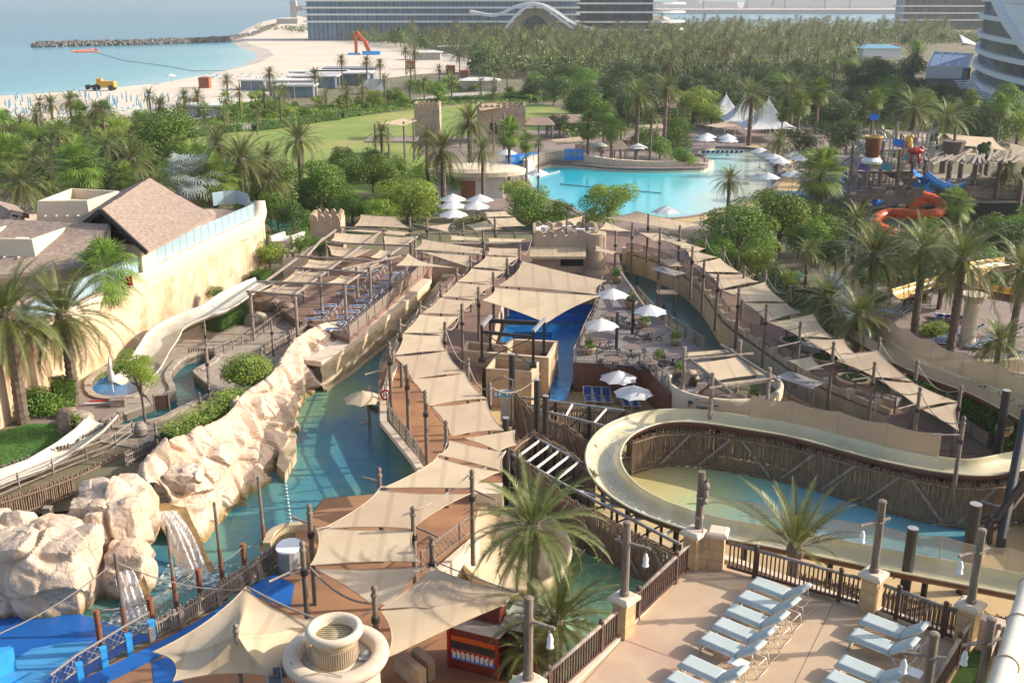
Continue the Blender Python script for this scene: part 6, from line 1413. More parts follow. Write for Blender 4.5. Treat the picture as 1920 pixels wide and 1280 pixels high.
for i,(x,y,l) in enumerate(((1125,638,'under the parasol at the surf pool side'),(1216,619,'under the parasol beside the river'),(1184,650,'in the middle of the deck'),(1147,590,'behind the parasol at the surf pool side'),(1262,666,'at the lower river railing'),(1150,672,'at the front railing'),(1300,697,'beside the curved platform'),(1218,678,'at the front corner'),(1190,594,'between the two upper parasols'))):
    p=at(x,y,DK+.75); PT.put((p.x,p.y,DK),i*.4,'round picnic table with attached benches '+l,'table','picnic tables on the deck')
for i,(x,y,l) in enumerate(((1209,609,'behind the river parasol'),(1183,572,'right of the far parasol'),(1156,524,'at the fort corner'),(1105,657,'at the front left corner of the picnic deck'),(1267,640,'at the river railing'),(1236,676,'at the slanting railing'),(1275,700,'next to the curved platform, without much leaf'))):
    p=at(x,y,DK+.3); POT.put((p.x,p.y,DK),i,'clay planter with green plant '+l,'planter','clay planters on the picnic deck',1.0 if i not in(1,2) else 1.2)
for i,(x,y,l) in enumerate(((1188,560,'right of the far parasol'),(1158,585,'at the left lamp table'),(1195,515,'in the river beside the log rail'),(1245,570,'in the river beside the river parasol'),(1307,620,'in the river bend'))):
    p=at(x,y,3.4 if i<2 else 1.4); m=M(); m.tube([(p.x,p.y,-2.0),p],.13,9); tag(m.build('slim_black_post',X['black']),'slim black post '+l,'post','slim black posts around the picnic deck')
for i,(x,y,l) in enumerate(((1105,757,'left one of three navy loungers below the deck wall'),(1123,758,'middle one of three navy loungers below the deck wall'),(1141,759,'right one of three navy loungers below the deck wall'),(1176,766,'left one of the navy pair under the lowest parasol'),(1193,767,'right one of the navy pair under the lowest parasol'))):
    p=at(x,y,-1.9); LB.put((p.x,p.y-.1,-2),R(92),l,'sun lounger','navy loungers below the deck wall')
c=at(1084,700,-.9); root=thing('round_sign','small round red sign with a white bar on the deck wall','sign',(c.x,c.y,c.z)); rot=Matrix.Rotation(R(90),3,'X')
m=M(); m.lathe((0,0,0),[(.2,0),(.2,.03),(0,.031)],20); m.v=[rot@v+c+Vector((0,-.2,0)) for v in m.v]; m.build('disc',X['red'],root); m=M(); m.box(c+Vector((0,-.24,0)),(.24,.01,.05)); m.build('bar',X['white'],root)
# curved platform
c=at(1357,733,0); root=thing('curved_platform','round platform with a cream curved parapet and a cave pot beside the slide','platform',(c.x,c.y,-2)); m=M(); m.lathe((c.x,c.y,-2),[(3.6,0),(3.6,1.9),(0,1.92)],36,1.05,.95); m.build('floor',X['brownpave'],root)
arc=[(c.x+3.75*1.05*math.cos(t),c.y+3.75*.95*math.sin(t),0) for t in [R(a) for a in range(-215,48,6)]]; sweep(arc,[(-.12,-.1),(-.16,.65),(-.1,.78),(.1,.8),(.2,.65),(.16,-1.9),(-.12,-1.9)],'parapet','plaster',root,closed=True)
for x,y,l in ((1380,740,'on the curved platform, right'),(1320,745,'on the curved platform, left')): p=at(x,y,.7); PT.put((p.x,p.y,-.08),.5,'round picnic table '+l,'table','tables on the curved platform',.9)
p=at(1295,722,.3); root=thing('cave_pot','dark jar standing in a sandy rock niche on the curved platform','jar',(p.x,p.y,-.1)); m=M(); m.ico((p.x,p.y+.3,.3),.9,3,.8,.6,1.2,lambda n:1+.15*noise.noise(n*2)); m.build('niche',X['plaster2'],root,smooth=True); m=M(); m.lathe((p.x+.1,p.y-.35,-.1),[(.15,0),(.32,.4),(.3,.8),(.16,1.05),(.2,1.15)],14); m.build('jar',X['blackwood'],root,smooth=True)
p=at(1413,745,.2); POT.put((p.x,p.y,-.1),2,'leafy green planter on the right of the curved platform','planter',None,.9)
# pergola sails above picnic deck right
for c_,l in (([(1286,661,3),(1374,654,3),(1384,660,3),(1288,668,3)],'narrow canvas strip at the top of the small log pergola'),([(1305,680,3.1),(1388,668,3.1),(1432,702,2.9),(1340,714,2.9)],'square canvas in the middle of the small log pergola'),([(1350,718,2.9),(1452,706,2.9),(1460,713,2.9),(1370,727,2.9)],'lower canvas strip of the small log pergola')): sail(c_,l,'canvas panels of the small log pergola',inset=.08)
root=thing('log_pergola','small pergola of grey logs right of the picnic deck','pergola',tuple(at(1290,735,0))); m=M()
for a,b in (((1280,662),(1372,736)),((1282,674),(1412,663)),((1352,646),(1462,716)),((1330,728),(1452,708))): m.tube([at(*a,3.15),at(*b,3.15)],.11,7)
m.build('logs',X['greywood'],root)
for x,y in ((1283,668),(1387,655),(1335,718),(1442,708)): p=at(x,y,3.2); m=M(); m.tube([(p.x,p.y,-.1),(p.x,p.y,3.9)],.13,8); m.build('post',X['greywood'],root)
# fort with crenellations
def fort(px0,px1,yb,depth,h,label,merl=6,name='fort_building',zbase=0,mt='plaster2',arches=0,rz=0,loc=None,w=None):
    A=at(px0,yb,zbase);B=at(px1,yb,zbase); cx=(A.x+B.x)/2; w=w or abs(B.x-A.x); y0=A.y; root=thing(name,label,'building',(cx,y0,zbase),rz=rz)
    o=Vector((cx,y0,zbase)); OFF[root.name]=Vector((0,0,0))
    rm=Matrix.Identity(3)
    m=M(); m.box((0,depth/2,h/2-.2),(w,depth,h-.4)); m.build('walls',X[mt],root)
    m=M(); t=.3; n=merl; 
    for s,(L,ox,oy,rz_) in enumerate(((w,0,t/2,0),(w,0,depth-t/2,0),(depth-2*t-.01,-w/2+t/2,depth/2,math.pi/2),(depth-2*t-.01,w/2-t/2,depth/2,math.pi/2))):
        m.box((ox,oy,h-.2),(L,t,.4),rz=rz_); k=max(2,int(round(L/(w/n))))
        for i in range(k):
            u=(-.5+(i+.5)/k)*L; px_=ox+(u if rz_==0 else 0); py_=oy+(u if rz_ else 0); ww=L/k*.78
            prof=[(-ww/2,0),(-ww/2,.35),(-ww*.32,.58),(0,.7),(ww*.32,.58),(ww/2,.35),(ww/2,0)]
            for sgn in (1,):
                V=[]; 
                for a,b in prof:
                    V.append((px_+a,py_-t/2,h+b) if rz_==0 else (px_-t/2,py_+a,h+b))
                for a,b in prof:
                    V.append((px_+a,py_+t/2,h+b) if rz_==0 else (px_+t/2,py_+a,h+b))
                N=len(prof); m.add(V,[tuple(range(N)),tuple(range(2*N-1,N-1,-1))]+[(i2,i2+N,(i2+1)%N+N,(i2+1)%N) for i2 in range(N)])
    m.build('battlement',X[mt],root)
    for a in range(arches):
        m=M(); ww=w/(arches+1.2)*.55; x0=(-.5+(a+1)/(arches+1))*w; prof=[(-ww/2,0),(-ww/2,1.6),(-ww*.3,2.1),(0,2.45),(ww*.3,2.1),(ww/2,1.6),(ww/2,0)]
        V=[(x0+p_,-.03,h*.25+q_) for p_,q_ in prof]+[(x0+p_,.2,h*.25+q_) for p_,q_ in prof]; m.add(V,[tuple(range(7))]+[(i2,i2+7,(i2+1)%7+7,(i2+1)%7) for i2 in range(7)]); m.build('arched_opening',X['dark'],root)
    return root,w
fr,w=fort(1000,1122,512,4.6,3.7,'sandy fort-shaped bar with scalloped battlements and roof air conditioners',6)
m=M(); m.lathe((w/2-.3,.4,0),[(1.5,0),(1.15,.5),(1.0,2.4),(1.0,4.1),(0,4.15)],24); m.build('round_bastion',X['plaster2'],fr,smooth=False)
m=M(); m.box((-.9,-.7,2.35),(5.6,1.7,.12),rot=Matrix.Rotation(R(22),3,'X')); m.box((-.9,-1.5,1.95),(5.6,.06,.25)); m.build('awning',X['sail'],fr)
m=M(); m.box((.6,-.03,1.3),(2.3,.08,1.1)); m.build('serving_hatch',X['dark'],fr); m=M(); m.box((.9,-.1,1.75),(2.0,.06,.35)); sg=m.build('sign_board',X['darkwood'],fr)
m=M(); [m.box((.35+k*.28,-.14,1.75),(.18,.02,.14)) for k in range(4)]; m.build('sign_letters',X['offwhite'],sg)
def ac(p,rz,label):
    root=thing('air_conditioner',label,'air conditioner',tuple(p),'air conditioners on the fort roof',rz=rz); OFF[root.name]=Vector((0,0,0)); m=M(); m.box((0,0,.35),(.95,.4,.7)); m.build('casing',X['white'],root,bevel=.02); m=M(); rot=Matrix.Rotation(R(90),3,'X'); m.lathe((0,0,0),[(.26,0),(.26,.02),(0,.02)],20); m.v=[rot@v+Vector((-.12,-.2,.36)) for v in m.v]; m.build('fan_grille',X['acgrey'],root.children[0])
o=fr.location
for x,y,z,rz,l in ((-2.2,3.4,3.4,.2,'white air conditioner at the left back of the fort roof'),(.2,3.7,3.4,0,'white air conditioner in the middle back of the fort roof'),(1.5,2.2,3.4,0,'dark-fronted air conditioner in the middle of the fort roof'),(2.9,2.6,3.4,.1,'air conditioner at the right of the fort roof'),(-2.9,2.6,3.4,1.2,'narrow white box at the left edge of the fort roof')): ac(o+Vector((x,y,z)),rz,l)
fort(586,642,492,3.2,4.4,'small square sand fort with rounded battlements behind the pergola',4)
p=at(555,492,1.4); m=M(); m.box((p.x,p.y,.9),(2.6,.4,1.9)); [m.box((p.x-1.1+k*.55,p.y,2.0),(.3,.4,.5),taper=.4) for k in range(5)]; tag(m.build('gate_wall',X['plaster']),'little ochre gate wall with pointed merlons left of the pergola','wall')
root=thing('stair_ramp','white stepped ramp with three dark slots beyond the rock wall','ramp',tuple(at(535,470,0))); m=M(); a=at(533,475,0); m.box((a.x,a.y+2,.6),(2.0,7,1.2),rot=Matrix.Rotation(R(-8),3,'X')); [m.box((a.x+s*1.1,a.y+2,1.0),(.3,7,1.4),rot=Matrix.Rotation(R(-8),3,'X')) for s in(-1,1)]; m.build('ramp',X['offwhite'],root); m=M(); [m.box((a.x+k*.5,a.y+4.2,1.75),(.22,1.0,.06)) for k in(-1,0,1)]; m.build('slots',X['dark'],root)
m=M(); m.sheet(pts([(502,415),(520,408),(548,412),(556,424),(540,436),(512,434)],.05),.05); struct(m.build('small_pond_water',XW['teal']))
m=M(); m.sheet(pts([(1410,518),(1440,508),(1490,505),(1510,512),(1495,530),(1470,545),(1440,545),(1415,535)],.06),.06); struct(m.build('stream_water',XW['teal']))
m=M(); m.tube(pts([(1385,540),(1400,525),(1425,510),(1460,502),(1500,498)],.2),.3,7); tag(m.build('stream_edge',X['plaster2']),'curved sandy edge on the far side of the teal stream','kerb')
m=M(); m.tube(pts([(1465,520),(1470,535),(1490,542),(1540,545)],.2),.35,7); tag(m.build('stream_edge',X['bark']),'brown rounded edge on the near side of the teal stream','kerb')
# far timber bridge left of fort
a=at(790,462,2.6);b=at(1000,462,2.6); root=thing('timber_bridge','weathered timber footbridge between pergola and fort','bridge',(a.x,a.y,0)); m=M(); m.beam(a,b,.7,.75); m.build('girder',X['greywood'],root); m=M(); [m.tube([(lerp(a.x,b.x,k/6),a.y+.5,0),(lerp(a.x,b.x,k/6),a.y+.5,4.0)],.1,6) for k in range(7)]; m.tube([a+Vector((0,.5,1.2)),b+Vector((0,.5,1.2))],.08,6); m.build('posts_and_rail',X['greywood'],root)
m=M(); a=at(765,512,0);b=at(885,520,0); m.box(((a.x+b.x)/2,a.y+.6,-.6),(b.x-a.x,1.2,3.2)); tag(m.build('channel_end_wall',X['plaster2']),'sandy wall closing the narrow channel under the far sails','wall')
# right river parapet wall with pillars + rail
rw=[at(x,y,-2)+Vector((.25,.25,2)) for x,y in ((1165,511),(1180,511),(1225,525),(1261,543),(1284,556),(1322,597),(1357,650),(1422,700),(1482,745),(1562,790),(1660,833))]
root=thing('river_parapet','sandy parapet with square piers along the right bank of the river','wall',tuple(rw[0])); m=M()
for i in range(len(rw)-1): m.beam(rw[i]+Vector((0,0,.2)),rw[i+1]+Vector((0,0,.2)),.3,.45)
m.build('parapet',X['channel'],root); m=M()
for p in resample(rw,2.4): m.box(p+Vector((0,0,-.2)),(.45,.45,1.9))
m.build('piers',X['sandcap'],root)
railing([p+Vector((.3,.3,0)) for p in rw],1.1,'mesh railing behind the parapet on the right bank of the river',0,2.4,'net',mt='pole')
rw2=[at(x,y,0) for x,y in ((1290,470),(1345,500),(1400,540),(1480,600),(1560,655),(1660,715),(1760,780),(1850,840))]
railing(rw2,1.0,'mesh railing on the garden side of the right walkway',0,2.6,'net',mt='pole')
# lifeguard hut roofs
for x,y,l in ((1252,508,'grey sheet-roofed lifeguard stand in the river bend'),(1500,712,'grey sheet-roofed lifeguard hut at the end of the river')):
    p=at(x,y,1.9); root=thing('lifeguard_hut',l,'hut',(p.x,p.y,-1.9)); m=M(); m.box(p,(2.6,2.0,.06),rot=Matrix.Rotation(.12,3,'Y')@Matrix.Rotation(-.7,3,'Z')); m.build('roof_sheet',X['steel'] if x>1400 else X['steel'],root); m=M(); [m.tube([(p.x+sx*.8,p.y+sy*.6,-2),(p.x+sx*.8,p.y+sy*.6,1.9)],.06,6) for sx in(-1,1) for sy in(-1,1)]; m.build('posts',X['pole'],root); m=M(); m.box((p.x,p.y,-.2),(1.9,1.5,.1)); m.build('floor',X['greywood'],root)
# benches and round planters on right walkway
for x,y,w_,l in ((1525,650,2.4,'grey box bench under the bright walkway sail'),(1655,745,2.2,'pale stone bench beside the mesh railing')):
    p=at(x,y,.4); m=M(); m.box((p.x,p.y,.25),(w_,.8,.5),rz=-.7); m.box((p.x,p.y,.52),(w_+.1,.9,.06),rz=-.7); tag(m.build('bench',X['concrete']),l,'bench')
for x,y,l in ((1490,640,'upper'),(1548,672,'middle'),(1600,712,'lower')):
    p=at(x,y,.2); root=thing('round_planter','round low planter ring with dark green plants on the right walkway, '+l+' one','planter',(p.x,p.y,0)); m=M(); m.lathe((p.x,p.y,0),[(1.2,0),(1.25,.35),(1.0,.38),(.95,.2),(0,.2)],24); m.build('ring',X['plaster2'],root); m=M(); r=random.Random(int(x))
    for k in range(500): t=r.uniform(0,6.28); rr=math.sqrt(r.random())*.95; leafquad(m,Vector((p.x+rr*math.cos(t),p.y+rr*math.sin(t),.25+r.uniform(0,.2))),rv(r)+Vector((0,0,1)),rv(r),.2,.1)
    m.build('plants',X['leafD'],root)
# ================================================================ left buildings on the rock wall
WZ=5.3
wb=pts([(500,470),(494,508),(430,545),(370,580),(320,612),(270,642),(200,682),(140,722),(60,768),(0,805),(-200,910)])
back=[at(-300,800,WZ),at(-250,402,WZ),at(150,400,WZ),at(300,396,WZ),at(400,390,WZ),at(470,398,WZ)]
m=M(); m.prism(wb+back,0,WZ-.05); tag(m.build('rock_terrace',X['sandwall']),'tall sandy orange retaining wall with the glass balustrade and thatched houses','wall')
root=thing('wall_coping','pale stone coping on top of the tall sandy wall','wall',tuple(wb[1])); m=M(); m2=M(); ww=resample(spline(wb,4),.9); r=random.Random(2)
def cop(u,v):
    i=u*(len(ww)-1); a=ww[min(int(i),len(ww)-2)]; b=ww[min(int(i)+1,len(ww)-1)]; p=a.lerp(b,i-int(i)); d=(b-a).normalized(); n=Vector((-d.y,d.x,0)); k=.22+.14*noise.noise(p*.9)
    pr=[(-.9,0),(-.9,.28),(k,.28),(k+.05,0),(k*.8,-.55),(.04,-1.15)]; x=v*5; j=min(int(x),4); q=[lerp(pr[j][e],pr[j+1][e],x-j) for e in(0,1)]
    return p+n*q[0]+Vector((0,0,WZ+q[1]+.12*noise.noise(p*1.1+Vector((0,0,v)))))
t_=M(); t_.grid(cop,240,10); n_=(ww[1]-ww[0]); t_.build('coping',X['sandcap'],root,smooth=True)
root=thing('glass_balustrade','white glass balustrade along the top of the tall sandy wall','balustrade',tuple(wb[1]+Vector((0,0,WZ)))); gl=[at(400,386,WZ+.3),at(440,381,WZ+.3),at(466,389,WZ+.3),at(470,405,WZ+.3)]+[p+Vector((0,0,WZ+.3)) for p in wb[1:]]
gl=gl[:4]+[p+Vector((-.35,.25,0)) for p in gl[4:]]
m=M(); gs=resample(spline(gl,5),1.35)
for i in range(len(gs)-1): a,b=gs[i],gs[i+1]; m.beam(a+Vector((0,0,.7)),b+Vector((0,0,.7)),.03,1.4)
m.build('glass_panes',X['glass'],root); m=M(); [m.beam(p,p+Vector((0,0,1.45)),.05) for p in gs]; m.build('mullions',X['steel'],root)
def gable(rf,rb,ef,eb,label,over=.0,th=.28,wallh=2.4,name='thatched_house'):
    """rf/rb ridge front/back ; ef/eb eave on the camera-right side; mirrored for the far side"""
    rf,rb,ef,eb=[Vector(v) for v in(rf,rb,ef,eb)]; root=thing(name,label,'house',(rf.x,rf.y,WZ))
    mf=Vector((2*rf.x-ef.x,2*rf.y-ef.y,ef.z)); mb=Vector((2*rb.x-eb.x,2*rb.y-eb.y,eb.z)); m=M(); dn=Vector((0,0,-th))
    for A,B,C,D in((rf,rb,eb,ef),(rb,rf,mf,mb)):
        m.grid(lambda u,v:A.lerp(B,u).lerp(D.lerp(C,u),v)+Vector((0,0,.06*noise.noise((A.lerp(B,u).lerp(D.lerp(C,u),v))*1.2)-.15*math.sin(math.pi*v)*.6)),24,16)
        m.quad(D,C,C+dn,D+dn); m.quad(A+dn,D+dn,C+dn,B+dn)
    m.quad(rf,ef,ef+dn,rf+dn); m.quad(rf+dn,mf+dn,mf,rf); m.quad(rb,mb,mb+dn,rb+dn); m.quad(rb+dn,eb+dn,eb,rb)
    m.build('thatched_roof',X['thatch'],root)
    m=M()
    for a in(ef,mf): m.beam(rf+Vector((0,0,-.1))+(rf-rb).normalized()*.12,a+(rf-rb).normalized()*.12+Vector((0,0,-.15)),.16,.4)
    m.beam(rf.lerp(ef,.5)+dn,rf.lerp(mf,.5)+dn,.15,.25); m.build('gable_boards',X['blackwood'],root)
    k=.86; q=[rf.lerp(ef,k),rb.lerp(eb,k),rb.lerp(mb,k),rf.lerp(mf,k)]; cen=sum(q,Vector((0,0,0)))/4; q=[cen+(p-cen)*.94 for p in q]
    m=M(); m.prism(q,WZ-.1,ef.z+.1); m.build('walls',X['plaster'],root)
    m=M(); a=rf.lerp(rb,.06); m.add([a.lerp(ef,.8)+Vector((0,0,-.2)),a.lerp(mf,.8)+Vector((0,0,-.2)),a+Vector((0,0,-.3))],[(0,1,2)]); m.build('gable_wall',X['blackwood'],root)
    return root
gable(at(190,392,10.4),at(281,333,10.4),at(276,470,7.6),at(400,402,7.6),'large thatched house at the round corner of the glass balustrade')
gable(at(204,420,9.3),at(-60,408,9.3),at(225,478,7.0) if False else at(196,500,7.0),at(-60,520,7.0),'long thatched roof between both flat-roofed blocks')
gable(at(20,395,9),at(-20,372,9),at(52,402,7.2),at(30,385,7.2),'small dark thatched gable behind the left palm')
def adobe(Q,zt,zb,label,sp=1.18):
    Q=[Vector(q) for q in Q]; root=thing('adobe_block',label,'house',(Q[0].x,Q[0].y,zb)); c=sum(Q,Vector((0,0,0)))/len(Q); m=M(); n=len(Q); inn=offset(Q,-.35)
    lo=[c+(q-c)*sp for q in Q]; up=lambda p,z:Vector((p.x,p.y,z))
    for i in range(n):
        j=(i+1)%n; m.quad(up(lo[i],zb),up(lo[j],zb),up(Q[j],zt),up(Q[i],zt)); m.quad(up(inn[j],zt),up(inn[i],zt),up(inn[i],zt-.9),up(inn[j],zt-.9)); m.quad(up(Q[i],zt),up(Q[j],zt),up(inn[j],zt),up(inn[i],zt))
    m.sheet(inn,zt-.89); m.build('walls',X['plaster'],root)
    m=M()
    for k in range(4): a=Q[0].lerp(Q[1],.15+.22*k); b=lo[0].lerp(lo[1],.15+.22*k); d=(Q[1]-Q[0]).normalized(); nn=Vector((d.y,-d.x,0)); nn=nn if nn.dot(a-c)>0 else -nn; p=up(a,zt-1.3)+nn*.0; m.tube([p,p+nn*.75],.07,6)
    m.build('waterspouts',X['concrete'],root); m=M()
    for k in range(4):
        a=Q[1].lerp(Q[2],.12+.21*k); b=Q[1].lerp(Q[2],.29+.21*k); d=(Q[2]-Q[1]).normalized(); nn=Vector((d.y,-d.x,0)); nn=nn if nn.dot(a-c)>0 else -nn; z=zt-1.7+k*.33; o=nn*.28; m.beam(up(a,z)+o,up(b,z)+o,.12,.08)
    m.build('step_mouldings',X['blackwood'],root)
    m=M(); m.box(up(c,zt-.7),(1.0,.6,.4)); m.tube([up(c,zt-.6)+Vector((-.8,.3,0)),up(c,zt-.6)+Vector((1.0,-.3,0))],.06,5); m.build('roof_pipes',X['offwhite'],root)
adobe([at(70,377,9.0),at(163,376,9.0),at(223,358,9.0),at(134,353,9.0)],9.0,WZ,'flat-roofed cream block behind, with four waterspouts')
adobe([at(-60,446,9.0),at(60,449,9.0),at(132,424,9.0),at(20,419,9.0)],9.0,WZ-.5,'flat-roofed cream block in front at the left edge, with flared walls',1.3)
m=M(); p=at(255,500,7.2); m.box((p.x-.6,p.y,6.1),(.4,.2,.7)); tag(m.build('fire_cabinet',X['red']),'small red cabinet under the thatched gable','cabinet')
# ================================================================ wave pool wall, beach, umbrellas, tents
ww_=spline(pts([(985,332),(1003,318),(1035,308),(1090,311),(1150,317),(1225,319),(1300,318),(1328,317),(1334,308)],-.6),4)
root=thing('pool_back_wall','curved cream wall at the back of the wave pool','wall',tuple(ww_[0])); m=M()
for i in range(len(ww_)-1):
    a,b=ww_[i],ww_[i+1]; t=i/len(ww_); h=lerp(3.0,1.0,t); m.beam((a.x,a.y,-1+h/2),(b.x,b.y,-1+h/2),.8,h)
m.build('wall',X['plaster'],root)
for x,y,w,h,l in ((978,300,6.2,1.6,'long blue banner with white shapes on the wave pool wall'),(1076,292,3.2,1.9,'blue banner with a white diagonal at the back of the wave pool')):
    p=at(x,y,1.2); root=thing('banner',l,'banner',(p.x,p.y,0)); rz=.6 if w>5 else -.05; rm=Matrix.Rotation(rz,3,'Z'); m=M(); m.box((p.x,p.y,1.4),(w,.08,h),rz=rz); m.build('panel',X['flumeblue'],root); m=M(); [m.box(Vector((p.x,p.y,1.4))+rm@Vector((-w*.3+k*w*.3,-.07,.1*k)),(w*.16,.03,h*.45),rot=rm) for k in range(3)]; m.build('white_marks',X['bluepale'],root)
UMW=[(1122,272,'left of the pair behind the wave pool wall'),(1196,276,'right of the pair behind the wave pool wall'),(950,287,'behind the long blue banner'),(1008,325,'at the left tip of the wave pool'),(1249,396,'behind the large sail at the near pool beach'),(1326,256,'behind the blue loungers, far left'),(1322,262,'behind the blue loungers, left front'),(1364,258,'behind the blue loungers, right back'),(1366,264,'behind the blue loungers, right front'),(1426,284,'at the right pool beach, rearmost'),(1438,290,'at the right pool beach, second row'),(1452,296,'at the right pool beach, third row'),(1462,303,'at the right pool beach, fourth row'),(1490,292,'at the right pool beach, beside the palm hedge'),(1500,298,'at the right pool beach, right end'),(1440,332,'alone at the water of the right pool beach'),(1487,328,'right of the one alone at the water'),(849,373,'of the kiosk group, upper left'),(848,386,'of the kiosk group, lower left'),(900,374,'of the kiosk group, upper right'),(893,387,'of the kiosk group, lower right'),(850,402,'of the kiosk group, closest to the pergola')]
for i,(x,y,l) in enumerate(UMW): p=at(x,y,2.6); UM.put((p.x,p.y,0),.4*i,'white parasol '+l,'parasol','white parasols around the wave pool',1.25)
for i in range(9): p=at(1312+i*8.8,286,.3); LB.put((p.x,p.y,.0),R(-80),'blue lounger, '+ORD[i]+' from the left in the row above the shallow end','sun lounger','blue loungers above the shallow end',1.15)
for i in range(14): p=at(1435+(i%5)*15+(i//5)*3,306+(i//5)*9,.3); LB.put((p.x,p.y,0),R(-60),'small lounger under the pool beach parasols, '+ORD[i]+' counting from the back left','sun lounger','loungers under the pool beach parasols')
def tentp(px,py,w,h,label):
    p=at(px,py,0); root=tent([p+Vector((a*w,b*w,2.6)) for a,b in((-1,-1),(1,-1),(1,1),(-1,1))],p+Vector((0,0,h)),label,.05,'marquee','umb',1.9); m=M(); [m.tube([p+Vector((a*w*.97,b*w*.97,0)),p+Vector((a*w*.97,b*w*.97,2.6))],.08,6) for a,b in((-1,-1),(1,-1),(1,1),(-1,1))]; m.tube([p,p+Vector((0,0,h+.3))],.07,6); m.build('poles',X['white'],root); return root
tentp(1392,248,4.6,7.6,'white pointed marquee, middle one of three, beside the wave pool'); tentp(1436,262,5.2,7.8,'white pointed marquee, right one of three'); tentp(1358,238,4.2,6.8,'white pointed marquee, left one half hidden by the tree')
for c_,l in (([(1320,236,3),(1372,226,3.6),(1392,236,3),(1345,240,2.8)],'beige sail left of the white marquees'),([(1478,236,3.2),(1540,256,2.8),(1510,262,2.6),(1490,252,2.8)],'beige sail right of the white marquees'),
 ([(1190,235,3),(1240,232,3.4),(1262,240,3),(1196,244,2.8)],'beige sail behind the wave pool wall, right'),([(1030,262,3.2),(1090,256,3.4),(1102,268,3),(1045,272,3)],'beige sail behind the wave pool wall, left'),
 ([(1655,243,6.5),(1770,250,6.5),(1762,272,6),(1680,262,6)],'long beige sail behind the play structure, left'),([(1770,250,6.5),(1862,258,6),(1892,284,5.5),(1790,272,6)],'long beige sail behind the play structure, right'),([(1893,268,6),(1990,285,6),(1985,320,5),(1885,302,5)],'beige sail at the right edge by the play structure'),
 ([(1780,282,5),(1830,280,5),(1834,290,5),(1790,292,5)],'small flat sail in the play structure'),([(1632,262,6),(1680,262,6),(1690,272,5.6),(1640,274,5.6)],'pale sail under the big bucket')): sail(c_,l,'shade sails around the wave pool and the play structure',inset=.1)
# kiosk building behind pergola parasols
root=thing('curved_kiosk','cream curved-roof kiosk with an orange door behind the white parasols','building',tuple(at(880,392,0))); c=at(882,372,0); m=M(); m.box((c.x,c.y+2,1.6),(9,4,3.2)); m.build('walls',X['offwhite'],root); m=M(); m.lathe((c.x+1,c.y+2.2,3.2),[(6.6,-.1),(6.7,.5),(5.5,.9),(0,1.0)],28,1,.55); m.build('roof',X['plaster'],root,smooth=False); m=M(); m.box((c.x-.3,c.y-.05,1.2),(2.0,.1,2.4)); m.build('door',X['orangewood'],root)
# castle tower pair
fr,w=fort(778,825,262,5,6.2,'square sand tower with battlements at the edge of the lawn',5)
fr,w=fort(895,985,268,6,6.4,'sand gatehouse with two pointed arches behind the palms',8,arches=2)
root=thing('watch_platform','dark timber lookout frame with a flat sail beside the sand tower','platform',tuple(at(735,285,0)))
for x,y in ((703,232),(757,228),(775,222),(728,240),(925,215),(945,212)): p=at(x,y,7); m=M(); m.tube([(p.x,p.y,0),(p.x,p.y,7)],.2,6); m.build('post',X['pole'],root)
m=M(); a=at(735,262,2.6); m.box(a,(9,6,.2)); m.build('floor',X['greywood'],root); sail([(705,233,6.6),(757,222,6.6),(782,226,6.6),(757,236,6.6)],'flat beige sail of the lookout left of the sand tower',None,inset=.06); sail([(890,196,6.6),(925,192,6.8),(955,200,6.6),(900,208,6.4)],'beige sail on the roof of the sand gatehouse',None,inset=.08)
# shade roofs east of gatehouse
def hut(px,py,w,d,h,label,roof='thatch',wall=None,rz=0,name='thatched_hut',peak=1.3,cat='hut'):
    p=at(px,py,0); root=thing(name,label,cat,tuple(p),rz=rz); OFF[root.name]=Vector((0,0,0)); m=M(); e=[(-w/2,-d/2,h),(w/2,-d/2,h),(w/2,d/2,h),(-w/2,d/2,h),(-w*.25,0,h+peak),(w*.25,0,h+peak)]
    m.add(e,[(0,1,5,4),(1,2,5),(2,3,4,5),(3,0,4),(3,2,1,0)]); m.build('roof',X[roof],root); m=M()
    if wall: m.box((0,0,h/2),(w*.85,d*.85,h-.02)); m.build('walls',X[wall],root)
    else: [m.tube([(sx*w*.42,sy*d*.4,0),(sx*w*.42,sy*d*.4,h)],.12,6) for sx in(-1,0,1) for sy in(-1,1)]; m.build('posts',X['greywood'],root)
    return root
for a in ((1065,256,10,6,3,'thatched bar roof behind the wave pool, left'),(1245,228,9,6,3.2,'thatched roof with a red end between trees behind the pool'),(1010,262,6,4,3,'small thatched roof beside the sand gatehouse'),(1150,300,5,4,2,'small grey slatted hut on the wave pool wall','greywood')): hut(*a)
railing(pts([(1000,302),(1040,296),(1090,292),(1160,296),(1230,300)],1.4),1.1,'grey rail along the back wall of the wave pool',1.0,3,'rails')
stick_screen(pts([(1080,288),(1150,282),(1190,272),(1235,262)]),0,1.6,'grey palisade behind the wave pool',braces=False,mt='greywood',step=.35,name='palisade',cat='fence')
m=M(); a,b=at(1050,345,-.5),at(1240,362,-.5); m.tube([a,b],.07,5); tag(m.build('float_line',X['acgrey']),'dark float line across the wave pool','float line')
m=M(); [m.ico(at(1008+k*4,333-k*1.1,-.5),.22,1) for k in range(11)]; tag(m.build('float_line',X['white']),'white bead float line in the left corner of the wave pool','float line')
p=at(1243,322,-.6); root=thing('person','swimmer standing in the wave pool with arms raised before the curved wall','person',tuple(p)); m=M(); m.lathe(p,[(.2,-.3),(.25,.2),(.16,.4),(.08,.48),(.12,.6),(.1,.72),(0,.76)],8); m.tube([p+Vector((.2,0,.35)),p+Vector((.5,0,.3)),p+Vector((.7,0,.55))],.06,5); m.tube([p+Vector((-.2,0,.35)),p+Vector((-.45,0,.2))],.06,5); m.build('body',X['skin'],root,smooth=True)
